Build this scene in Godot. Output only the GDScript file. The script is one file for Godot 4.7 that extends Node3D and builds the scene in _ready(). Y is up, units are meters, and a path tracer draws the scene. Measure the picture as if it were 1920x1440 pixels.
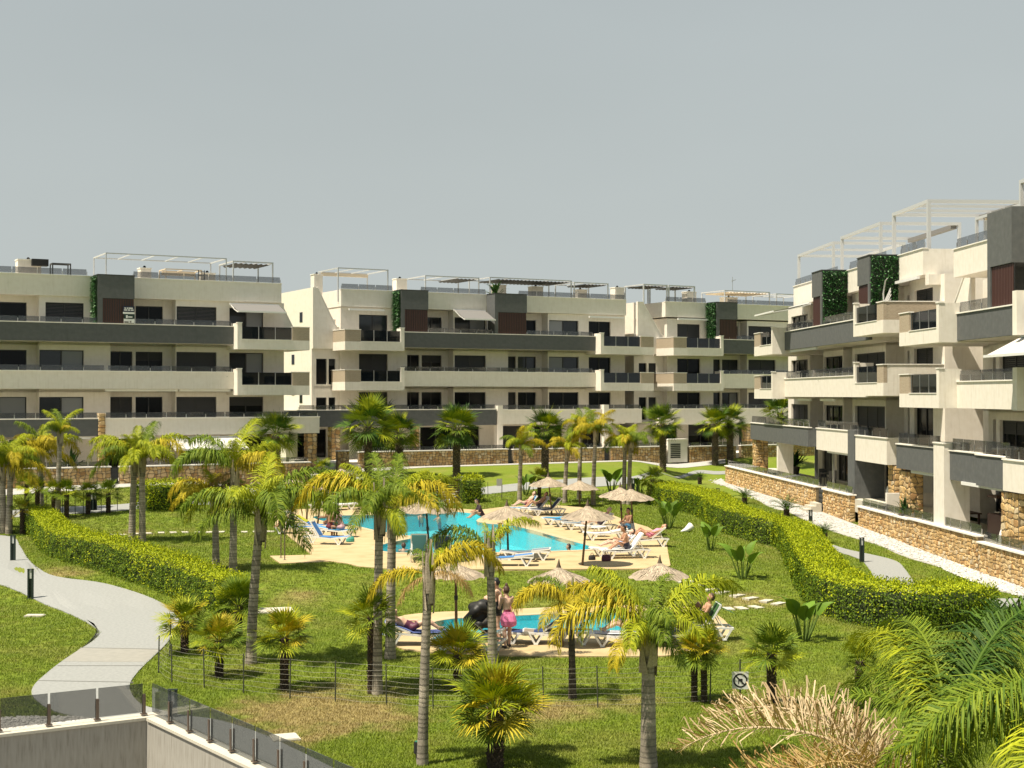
extends Node3D

# ---------------------------------------------------------------- mesh builder
class MB:
	var v := PackedVector3Array()
	var n := PackedVector3Array()
	var c := PackedColorArray()
	var col := Color.WHITE
	func tri(a: Vector3, b: Vector3, d: Vector3) -> void:   # counter-clockwise seen from outside
		var nn := (b - a).cross(d - a).normalized()
		v.append(a); v.append(d); v.append(b)
		for i in 3:
			n.append(nn); c.append(col)
	func quad(a: Vector3, b: Vector3, d: Vector3, e: Vector3) -> void:
		var nn := (b - a).cross(d - a)
		if nn.length_squared() < 1e-14:
			nn = (d - a).cross(e - a)
		nn = nn.normalized()
		v.append(a); v.append(d); v.append(b); v.append(a); v.append(e); v.append(d)
		for i in 6:
			n.append(nn); c.append(col)
	func quadn(a: Vector3, b: Vector3, d: Vector3, e: Vector3, na: Vector3, nb: Vector3, nd: Vector3, ne: Vector3) -> void:
		v.append(a); v.append(d); v.append(b); v.append(a); v.append(e); v.append(d)
		n.append(na); n.append(nd); n.append(nb); n.append(na); n.append(ne); n.append(nd)
		for i in 6:
			c.append(col)
	func box(lo: Vector3, hi: Vector3) -> void:
		obox(Transform3D(Basis(), (lo + hi) * 0.5), hi - lo)
	func obox(t: Transform3D, s: Vector3) -> void:
		var h := s * 0.5
		var p := []
		for i in 8:
			p.append(t * Vector3(h.x if i & 1 else -h.x, h.y if i & 2 else -h.y, h.z if i & 4 else -h.z))
		quad(p[4], p[5], p[7], p[6]); quad(p[1], p[0], p[2], p[3])
		quad(p[5], p[1], p[3], p[7]); quad(p[0], p[4], p[6], p[2])
		quad(p[6], p[7], p[3], p[2]); quad(p[0], p[1], p[5], p[4])
	func bar(a: Vector3, b: Vector3, w: float, h: float = -1.0, up := Vector3.UP) -> void:   # square bar from a to b
		if h < 0.0:
			h = w
		var d := b - a
		var l := d.length()
		if l < 1e-5:
			return
		d /= l
		var u := up
		if absf(d.dot(u)) > 0.95:
			u = Vector3.RIGHT
		var s := d.cross(u).normalized()
		u = s.cross(d)
		obox(Transform3D(Basis(d, u, s), (a + b) * 0.5), Vector3(l, h, w))
	func tube(pts: Array, rad: Array, sides := 8, caps := true) -> void:
		var rings := []
		var norms := []
		var prev := Vector3.ZERO
		for i in pts.size():
			var d: Vector3 = (pts[mini(i + 1, pts.size() - 1)] - pts[maxi(i - 1, 0)])
			d = d.normalized()
			var u := prev
			if u == Vector3.ZERO or absf(u.dot(d)) > 0.98:
				u = Vector3.UP if absf(d.y) < 0.9 else Vector3.RIGHT
			var s := d.cross(u).normalized()
			u = s.cross(d).normalized()
			prev = u
			var ring := PackedVector3Array()
			var nr := PackedVector3Array()
			for k in sides:
				var a := TAU * k / sides
				var o := s * cos(a) + u * sin(a)
				ring.append(pts[i] + o * float(rad[i])); nr.append(o)
			rings.append(ring); norms.append(nr)
		for i in pts.size() - 1:
			for k in sides:
				var q := (k + 1) % sides
				quadn(rings[i][q], rings[i][k], rings[i + 1][k], rings[i + 1][q], norms[i][q], norms[i][k], norms[i + 1][k], norms[i + 1][q])
		if caps:
			for k in sides:
				var q := (k + 1) % sides
				tri(pts[0], rings[0][k], rings[0][q])
				tri(pts[-1], rings[-1][q], rings[-1][k])
	func prism(poly: PackedVector2Array, y0: float, y1: float, bottom := false) -> void:   # x, z outline raised from y0 to y1
		var idx := Geometry2D.triangulate_polygon(poly)
		for i in range(0, idx.size(), 3):
			var a := poly[idx[i]]; var b := poly[idx[i + 1]]; var d := poly[idx[i + 2]]
			if (b - a).cross(d - a) > 0.0:
				var t := b; b = d; d = t
			tri(Vector3(a.x, y1, a.y), Vector3(b.x, y1, b.y), Vector3(d.x, y1, d.y))
			if bottom:
				tri(Vector3(a.x, y0, a.y), Vector3(d.x, y0, d.y), Vector3(b.x, y0, b.y))
		skirt(poly, y0, y1)
	func skirt(poly: PackedVector2Array, y0: float, y1: float, inward := false) -> void:
		var area := 0.0
		for i in poly.size():
			area += poly[i].cross(poly[(i + 1) % poly.size()])
		for i in poly.size():
			var a := poly[i]; var b := poly[(i + 1) % poly.size()]
			if (area > 0.0) == inward:
				var t := a; a = b; b = t
			quad(Vector3(b.x, y0, b.y), Vector3(a.x, y0, a.y), Vector3(a.x, y1, a.y), Vector3(b.x, y1, b.y))
	func ball(p: Vector3, r: Vector3, rings := 6, sides := 10) -> void:
		for i in rings:
			for k in sides:
				var q := []
				for w in [[i, k + 1], [i, k], [i + 1, k], [i + 1, k + 1]]:
					var th: float = PI * w[0] / rings
					var ph: float = TAU * w[1] / sides
					q.append(Vector3(sin(th) * cos(ph), cos(th), sin(th) * sin(ph)))
				quadn(p + q[0] * r, p + q[1] * r, p + q[2] * r, p + q[3] * r, q[0], q[1], q[2], q[3])
	func mesh() -> ArrayMesh:
		var m := ArrayMesh.new()
		if v.is_empty():
			return m
		var a := []
		a.resize(Mesh.ARRAY_MAX)
		a[Mesh.ARRAY_VERTEX] = v; a[Mesh.ARRAY_NORMAL] = n; a[Mesh.ARRAY_COLOR] = c
		m.add_surface_from_arrays(Mesh.PRIMITIVE_TRIANGLES, a)
		return m

var rng := RandomNumberGenerator.new()
var M := {}
var made := {}

func rf(a: float, b: float) -> float:
	return rng.randf_range(a, b)

func put(called: String, mesh: Mesh, m: Material, parent: Node = self) -> MeshInstance3D:
	var o := MeshInstance3D.new()
	o.name = called
	o.mesh = mesh
	if m:
		o.material_override = m
	parent.add_child(o, true)
	return o

func thing(called: String, label: String, category: String, at := Vector3.ZERO, turn := 0.0, group := "") -> Node3D:
	var o := Node3D.new()
	o.name = called
	add_child(o, true)
	o.position = at
	o.rotation.y = turn
	tag(o, label, category, group)
	return o

func tag(o: Node, label: String, category: String, group := "") -> void:
	o.set_meta("label", label)
	o.set_meta("category", category)
	if group:
		o.set_meta("group", group)

func struct(o: Node) -> Node:
	o.set_meta("kind", "structure")
	return o

func stuff(o: Node) -> Node:
	o.set_meta("kind", "stuff")
	return o

func lin(r: float, g: float, b: float) -> Color:
	return Color(r, g, b).linear_to_srgb()

func plain(r: float, g: float, b: float, rough := 0.8, metal := 0.0) -> StandardMaterial3D:
	var m := StandardMaterial3D.new()
	m.albedo_color = lin(r, g, b)
	m.roughness = rough
	m.metallic = metal
	return m

func noise_tex(stops: Array, freq: float, sd: int, oct := 4, size := 512, kind := FastNoiseLite.TYPE_SIMPLEX_SMOOTH) -> NoiseTexture2D:
	var f := FastNoiseLite.new()
	f.noise_type = kind
	f.frequency = freq
	f.fractal_octaves = oct
	f.seed = sd
	var t := NoiseTexture2D.new()
	t.width = size
	t.height = size
	t.seamless = true
	t.noise = f
	var g := Gradient.new()
	var offs := PackedFloat32Array()
	var cols := PackedColorArray()
	for s in stops:
		offs.append(s[0])
		cols.append(lin(s[1], s[2], s[3]))
	g.offsets = offs
	g.colors = cols
	t.color_ramp = g
	return t

func grainy(stops: Array, freq: float, per_m: float, rough: float, bump_cm: float, sd: int, bump_freq := -1.0, world := true) -> StandardMaterial3D:
	var m := StandardMaterial3D.new()
	m.albedo_texture = noise_tex(stops, freq, sd)
	m.roughness = rough
	m.uv1_triplanar = true
	m.uv1_world_triplanar = world
	m.uv1_scale = Vector3.ONE * per_m
	if bump_cm > 0.0:
		m.heightmap_enabled = true
		m.heightmap_texture = noise_tex([[0, 0, 0, 0], [1, 1, 1, 1]], bump_freq if bump_freq > 0.0 else freq, sd + 7)
		m.heightmap_scale = bump_cm
	return m

func tinted(m: StandardMaterial3D) -> StandardMaterial3D:
	m.vertex_color_use_as_albedo = true
	return m

func glassy(r: float, g: float, b: float, alpha: float, rough := 0.03) -> StandardMaterial3D:
	var m := plain(r, g, b, rough)
	m.albedo_color.a = alpha
	m.transparency = BaseMaterial3D.TRANSPARENCY_ALPHA
	return m

func leafy(r: float, g: float, b: float, rough := 0.5, back := 0.35) -> StandardMaterial3D:
	var m := plain(r, g, b, rough)
	m.vertex_color_use_as_albedo = true
	m.backlight_enabled = true
	m.backlight = Color(back, back, back * 0.6)
	return m

# ---------------------------------------------------------------- the land
func curve(t: Array, d: float) -> float:
	if d <= t[0][0]:
		return t[0][1]
	for i in t.size() - 1:
		if d <= t[i + 1][0]:
			return lerpf(t[i][1], t[i + 1][1], (d - t[i][0]) / (t[i + 1][0] - t[i][0]))
	return t[-1][1]

const MIDDLE := [[0, 0], [30, 0.1], [37, 0.15], [47.3, 0.15], [53, 0.65], [83.5, 0.65], [101, 2.0], [130, 2.2]]
const WEST := [[0, 0], [30, 0.1], [37, 0.15], [47.3, 0.15], [53, 0.65], [66, 0.65], [82, 1.9], [130, 2.2]]
const EAST := [[0, 0], [37, 0.1], [50, -0.1], [58, 0], [80, 0.55], [106, 0.6], [116, 2.0], [130, 2.2]]

func land(x: float, z: float) -> float:
	var wl := 1.0 - smoothstep(-20.0, -13.0, x)
	var wr := smoothstep(9.0, 14.0, x)
	return curve(MIDDLE, -z) * (1.0 - wl - wr) + curve(WEST, -z) * wl + curve(EAST, -z) * wr

func on_land(x: float, z: float, lift := 0.0) -> Vector3:
	return Vector3(x, land(x, z) + lift, z)

func smooth_ring(pts: Array, cuts := 4) -> PackedVector2Array:   # closed Catmull-Rom
	var out := PackedVector2Array()
	var k := pts.size()
	for i in k:
		var a: Vector2 = pts[(i - 1 + k) % k]; var b: Vector2 = pts[i]; var d: Vector2 = pts[(i + 1) % k]; var e: Vector2 = pts[(i + 2) % k]
		for j in cuts:
			out.append(b.cubic_interpolate(d, a, e, float(j) / cuts))
	return out

func smooth_line(pts: Array, cuts := 6) -> Array:
	var out := []
	for i in pts.size() - 1:
		var a: Vector2 = pts[maxi(i - 1, 0)]; var b: Vector2 = pts[i]; var d: Vector2 = pts[i + 1]; var e: Vector2 = pts[mini(i + 2, pts.size() - 1)]
		for j in cuts:
			out.append(b.cubic_interpolate(d, a, e, float(j) / cuts))
	out.append(pts[-1])
	return out

func _ready() -> void:
	rng.seed = 4711
	var cam := Camera3D.new()
	cam.name = "camera"
	cam.position = Vector3(0, 7.2, 0)
	cam.rotation_degrees = Vector3(0.4558, 0, 0)
	cam.fov = 30.5102
	cam.near = 0.1
	cam.far = 3000.0
	add_child(cam)
	cam.current = true
	var sky_m := ProceduralSkyMaterial.new()
	sky_m.sky_top_color = lin(0.203, 0.237, 0.262)
	sky_m.sky_horizon_color = lin(0.299, 0.322, 0.310)
	sky_m.sky_curve = 0.32
	sky_m.ground_horizon_color = lin(0.28, 0.28, 0.26)
	sky_m.ground_bottom_color = lin(0.12, 0.12, 0.1)
	sky_m.sun_angle_max = 1.0
	sky_m.sky_cover = haze_texture()
	sky_m.sky_cover_modulate = Color(1, 1, 1, 1)
	var sky := Sky.new()
	sky.sky_material = sky_m
	var env := Environment.new()
	env.background_mode = Environment.BG_SKY
	env.sky = sky
	env.tonemap_mode = Environment.TONE_MAPPER_LINEAR
	env.tonemap_exposure = 1.66
	env.sdfgi_enabled = true
	env.ssao_enabled = true
	env.ssil_enabled = true
	var we := WorldEnvironment.new()
	we.name = "environment"
	we.environment = env
	add_child(we)
	var sun := DirectionalLight3D.new()
	sun.name = "sun"
	sun.light_energy = 1.6
	sun.light_color = Color(1.0, 0.955, 0.87)
	sun.light_angular_distance = 0.7
	sun.shadow_enabled = true
	add_child(sun)
	sun.look_at_from_position(Vector3(-0.40, 1.0, 0.26), Vector3.ZERO, Vector3.FORWARD)
	materials()
	ground()
	buildings()
	garden_walls()
	court()
	plants()
	pool_things()
	people()
	small_things()

func haze_texture() -> ImageTexture:   # thin high cloud, hardly brighter than the air
	var f := FastNoiseLite.new()
	f.frequency = 0.006
	f.fractal_octaves = 5
	f.seed = 31
	var im := Image.create(1024, 512, false, Image.FORMAT_RGBA8)
	for y in 512:
		for x in 1024:
			var a := TAU * x / 1024.0
			var q := f.get_noise_3d(cos(a) * 160.0, y * 3.2, sin(a) * 160.0)
			var k := clampf(q * 0.5 + 0.35, 0.0, 1.0) * 0.22
			im.set_pixel(x, y, Color(0.53, 0.555, 0.565, k))
	return ImageTexture.create_from_image(im)

func streaked(m: StandardMaterial3D, sd: int, low := 0.80) -> StandardMaterial3D:   # rain marks running down rendered walls
	m.detail_enabled = true
	m.detail_blend_mode = BaseMaterial3D.BLEND_MODE_MUL
	m.detail_uv_layer = BaseMaterial3D.DETAIL_UV_2
	m.uv2_triplanar = true
	m.uv2_world_triplanar = true
	m.uv2_scale = Vector3(0.42, 0.035, 0.42)
	m.detail_albedo = noise_tex([[0.0, low, low * 0.985, low * 0.95], [0.28, 0.97, 0.965, 0.955], [0.45, 1, 1, 1], [1.0, 1, 1, 1]], 0.03, sd, 5)
	return m

func materials() -> void:
	M.cream = grainy([[0.0, 0.68, 0.635, 0.555], [0.5, 0.72, 0.675, 0.60], [1.0, 0.75, 0.71, 0.64]], 0.012, 0.35, 0.9, 0.25, 11, 0.12)
	streaked(M.cream, 61, 0.86)
	M.coping = grainy([[0.0, 0.74, 0.71, 0.65], [1.0, 0.82, 0.79, 0.73]], 0.03, 0.6, 0.7, 0.0, 12)
	M.grey = grainy([[0.0, 0.082, 0.087, 0.089], [0.6, 0.10, 0.105, 0.106], [1.0, 0.118, 0.122, 0.122]], 0.014, 0.35, 0.88, 0.2, 13, 0.12)
	streaked(M.grey, 62, 0.85)
	M.dark_grey = plain(0.045, 0.047, 0.047, 0.8)
	M.mahogany = plain(0.060, 0.022, 0.017, 0.55)
	M.wood = wood_material()
	M.pane = plain(0.006, 0.007, 0.009, 0.08)
	M.pane.metallic_specular = 0.28
	M.pane_sky = plain(0.02, 0.024, 0.028, 0.05, 0.12)
	M.curtain = plain(0.20, 0.21, 0.22, 0.25)
	M.blind = plain(0.028, 0.029, 0.031, 0.6)
	M.shutter = plain(0.022, 0.023, 0.025, 0.6)
	M.frame = plain(0.02, 0.021, 0.022, 0.4)
	M.rail_glass = glassy(0.05, 0.055, 0.06, 0.45)
	M.black_glass = glassy(0.006, 0.009, 0.012, 0.9)
	M.court_glass = glassy(0.045, 0.055, 0.06, 0.50)
	M.steel = plain(0.45, 0.45, 0.44, 0.35, 0.8)
	M.rust_steel = plain(0.16, 0.12, 0.095, 0.5, 0.5)
	M.white = plain(0.72, 0.72, 0.70, 0.45)
	M.hazed_white = plain(0.46, 0.47, 0.48, 0.5)  # white pergola frames, with the haze against the sky mixed into their colour
	M.white_plastic = plain(0.74, 0.74, 0.72, 0.35)
	M.awning_grey = plain(0.17, 0.165, 0.16, 0.85)
	M.awning_white = plain(0.55, 0.54, 0.52, 0.85)
	M.awning_dark = plain(0.045, 0.045, 0.047, 0.85)
	M.awning_cream = plain(0.55, 0.47, 0.36, 0.85)
	M.mortar = grainy([[0.0, 0.16, 0.12, 0.07], [1.0, 0.26, 0.20, 0.12]], 0.03, 0.8, 0.95, 0.4, 15)
	M.stone = tinted(grainy([[0.0, 0.62, 0.55, 0.46], [0.5, 0.85, 0.8, 0.72], [1.0, 1.0, 1.0, 1.0]], 0.02, 1.3, 0.9, 1.2, 16, 0.03))
	M.concrete = concrete_material()
	M.deck = grainy([[0.0, 0.37, 0.265, 0.135], [0.35, 0.44, 0.335, 0.18], [0.7, 0.465, 0.36, 0.20], [1.0, 0.48, 0.38, 0.225]], 0.010, 0.16, 0.85, 0.3, 18, 0.05)
	M.deck_edge = grainy([[0.0, 0.43, 0.34, 0.20], [1.0, 0.50, 0.41, 0.26]], 0.02, 0.6, 0.75, 0.1, 19)
	M.path = grainy([[0.0, 0.225, 0.232, 0.225], [0.5, 0.262, 0.270, 0.263], [1.0, 0.30, 0.308, 0.30]], 0.05, 0.3, 0.95, 0.12, 20, 0.5)
	M.path_band = grainy([[0.0, 0.25, 0.245, 0.22], [1.0, 0.30, 0.29, 0.26]], 0.02, 0.3, 0.95, 0.3, 21, 0.2)
	M.path_joint = plain(0.13, 0.13, 0.12, 0.95)
	M.gravel_bed = grainy([[0.0, 0.26, 0.25, 0.23], [0.5, 0.44, 0.43, 0.41], [1.0, 0.56, 0.55, 0.53]], 0.10, 0.5, 0.95, 2.0, 22)
	M.pebble = tinted(plain(1, 1, 1, 0.85))
	M.slab = grainy([[0.0, 0.46, 0.43, 0.35], [1.0, 0.56, 0.53, 0.45]], 0.03, 0.9, 0.9, 0.2, 23)
	M.lawn = tinted(grainy([[0.0, 0.55, 0.58, 0.42], [0.35, 0.78, 0.80, 0.70], [0.65, 0.97, 0.97, 0.9], [1.0, 1.0, 1.0, 0.95]], 0.055, 0.55, 0.95, 2.0, 24, 0.12))
	M.blade = leafy(1, 1, 1, 0.6, 0.5)
	M.earth = plain(0.16, 0.14, 0.10, 0.95)
	M.tile_blue = grainy([[0.0, 0.04, 0.42, 0.50], [0.5, 0.055, 0.52, 0.60], [1.0, 0.085, 0.60, 0.66]], 0.05, 0.35, 0.4, 0.0, 25)
	M.tile_step = plain(0.10, 0.48, 0.53, 0.4)
	M.water = water_material()
	M.trunk = tinted(grainy([[0.0, 0.55, 0.53, 0.50], [0.5, 0.8, 0.79, 0.77], [1.0, 1, 1, 1]], 0.02, 1.6, 0.9, 0.8, 26, 0.05))
	M.fibre = tinted(plain(1, 1, 1, 0.95))
	M.frond = leafy(1, 1, 1, 0.62, 0.5)
	M.frond.metallic_specular = 0.3
	M.leaf = leafy(1, 1, 1, 0.6, 0.45)
	M.leaf.metallic_specular = 0.3
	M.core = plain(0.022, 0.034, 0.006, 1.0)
	M.green_wall = leafy(1, 1, 1, 0.5, 0.2)
	M.thatch = tinted(plain(1, 1, 1, 0.95))
	M.pole = grainy([[0.0, 0.10, 0.065, 0.035], [1.0, 0.19, 0.125, 0.07]], 0.04, 1.5, 0.85, 0.3, 27)
	M.pole_dark = plain(0.035, 0.04, 0.035, 0.7)
	M.skin = tinted(plain(1, 1, 1, 0.55))
	M.cloth = tinted(plain(1, 1, 1, 0.85))
	M.bollard = plain(0.014, 0.026, 0.022, 0.45)
	M.lens = plain(0.55, 0.56, 0.54, 0.3)
	M.black = plain(0.012, 0.012, 0.013, 0.75)
	M.wire = plain(0.30, 0.29, 0.25, 0.5, 0.3)
	M.sign_blue = plain(0.02, 0.022, 0.05, 0.6)
	M.sign_green = plain(0.01, 0.03, 0.022, 0.6)
	M.post = plain(0.055, 0.06, 0.04, 0.6)

func wood_material() -> StandardMaterial3D:   # wood-look tiles: stretched grain
	var m := grainy([[0.0, 0.16, 0.12, 0.08], [0.3, 0.34, 0.275, 0.20], [0.5, 0.44, 0.365, 0.275], [0.7, 0.36, 0.29, 0.21], [1.0, 0.26, 0.20, 0.14]], 0.03, 1.0, 0.75, 0.2, 14)
	m.uv1_scale = Vector3(0.22, 3.0, 0.22)
	return m

func concrete_material() -> StandardMaterial3D:   # board-marked concrete with runs down it
	var m := grainy([[0.0, 0.20, 0.185, 0.155], [0.3, 0.30, 0.285, 0.25], [0.7, 0.345, 0.33, 0.295], [1.0, 0.38, 0.365, 0.33]], 0.016, 1.0, 0.95, 0.5, 17)
	m.uv1_scale = Vector3(1.5, 0.16, 1.5)
	return m

func water_material() -> StandardMaterial3D:
	var m := glassy(0.05, 0.5, 0.6, 0.10, 0.03)
	m.heightmap_enabled = true
	m.heightmap_texture = noise_tex([[0, 0, 0, 0], [1, 1, 1, 1]], 0.03, 41, 3)
	m.heightmap_scale = 14.0
	m.uv1_triplanar = true
	m.uv1_world_triplanar = true
	m.uv1_scale = Vector3.ONE * 0.22
	return m

# ---------------------------------------------------------------- ground, paths, pools
var paved := []      # outlines where no grass grows
var holes := []      # outlines cut out of the ground
var dry := []        # straw-coloured spots: x, z, radius
var patch := FastNoiseLite.new()

func lawn_colour(x: float, z: float) -> Color:
	var a := patch.get_noise_2d(x * 2.2, z * 2.2) * 0.5 + 0.5
	var b := patch.get_noise_2d(x * 9.0 + 300.0, z * 9.0) * 0.5 + 0.5
	var s := clampf((a - 0.52) * 1.0, 0.0, 0.3) + clampf((b - 0.58) * 0.7, 0.0, 0.2)
	for d in dry:
		var q: float = Vector2(x - d.x, (z - d.y) * 0.8).length() / d.z
		if q < 1.5:
			s += clampf(1.25 - q + (b - 0.5) * 1.3, 0.0, 1.0) * 0.75
	s = clampf(s, 0.0, 1.0)
	var g := Color(0.138, 0.205, 0.005).lerp(Color(0.205, 0.250, 0.008), clampf(b * 0.8 + a * 0.3 - 0.15, 0.0, 1.0))
	return g.lerp(Color(0.33, 0.26, 0.10), s)

func inside(list: Array, p: Vector2) -> bool:
	for q in list:
		if Geometry2D.is_point_in_polygon(p, q):
			return true
	return false

func ribbon(called: String, left: Array, right: Array, m: Material, lift := 0.03, cuts := 6, skip_paved := false) -> MeshInstance3D:
	var a := smooth_line(left, cuts)
	var b := smooth_line(right, cuts)
	var mb := MB.new()
	var across := 5
	for i in a.size() - 1:
		for k in across:
			var q := []
			for w in [[i, k], [i + 1, k], [i + 1, k + 1], [i, k + 1]]:
				var p: Vector2 = a[w[0]].lerp(b[w[0]], float(w[1]) / across)
				q.append(on_land(p.x, p.y, lift))
			if (q[1] - q[0]).cross(q[2] - q[0]).y + (q[2] - q[0]).cross(q[3] - q[0]).y >= 0.0:
				mb.quad(q[0], q[1], q[2], q[3])
			else:
				mb.quad(q[3], q[2], q[1], q[0])
		for e in [[a, 1.0], [b, -1.0]]:
			var p: Vector2 = e[0][i]; var r: Vector2 = e[0][i + 1]
			mb.quad(on_land(p.x, p.y, lift - 0.1), on_land(r.x, r.y, lift - 0.1), on_land(r.x, r.y, lift), on_land(p.x, p.y, lift))
	var ring := PackedVector2Array(a)
	b.reverse()
	ring.append_array(PackedVector2Array(b))
	if not skip_paved:
		paved.append(ring)
	var o := put(called, mb.mesh(), m)
	struct(o)
	return o

func halves(outer: PackedVector2Array, inner: PackedVector2Array) -> Array:   # outer minus inner as pieces without holes
	var c := Vector2.ZERO
	for p in inner:
		c += p
	c /= inner.size()
	var out := []
	for side in [-1.0, 1.0]:
		var rect := PackedVector2Array([Vector2(c.x, -500), Vector2(c.x + side * 500, -500), Vector2(c.x + side * 500, 500), Vector2(c.x, 500)])
		for h in Geometry2D.intersect_polygons(outer, rect):
			for piece in Geometry2D.clip_polygons(h, inner):
				out.append(piece)
	return out

func pool(outer: PackedVector2Array, inner: PackedVector2Array, level: float, deep: float, called: String) -> void:
	paved.append(outer)
	holes.append(Geometry2D.offset_polygon(inner, 0.15)[0])
	var top := level + 0.045
	var rim: PackedVector2Array = Geometry2D.offset_polygon(inner, 0.32)[0]
	var mb := MB.new()
	for p in halves(outer, rim):
		mb.prism(p, level - 0.12, top)
	struct(put(called + "_deck", mb.mesh(), M.deck))
	var edge := MB.new()
	for p in halves(rim, inner):
		edge.prism(p, level - 0.12, top + 0.02)
	struct(put(called + "_coping", edge.mesh(), M.deck_edge))
	var basin := MB.new()
	basin.skirt(inner, level - deep, top + 0.0, true)
	basin.prism(inner, level - deep - 0.02, level - deep)
	struct(put(called + "_basin", basin.mesh(), M.tile_blue))
	var w := MB.new()
	var idx := Geometry2D.triangulate_polygon(inner)
	for i in range(0, idx.size(), 3):
		var a := inner[idx[i]]; var b := inner[idx[i + 1]]; var d := inner[idx[i + 2]]
		if (b - a).cross(d - a) > 0.0:
			var t := b; b = d; d = t
		w.tri(Vector3(a.x, level - 0.07, a.y), Vector3(b.x, level - 0.07, b.y), Vector3(d.x, level - 0.07, d.y))
	struct(put(called + "_water", w.mesh(), M.water))

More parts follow.
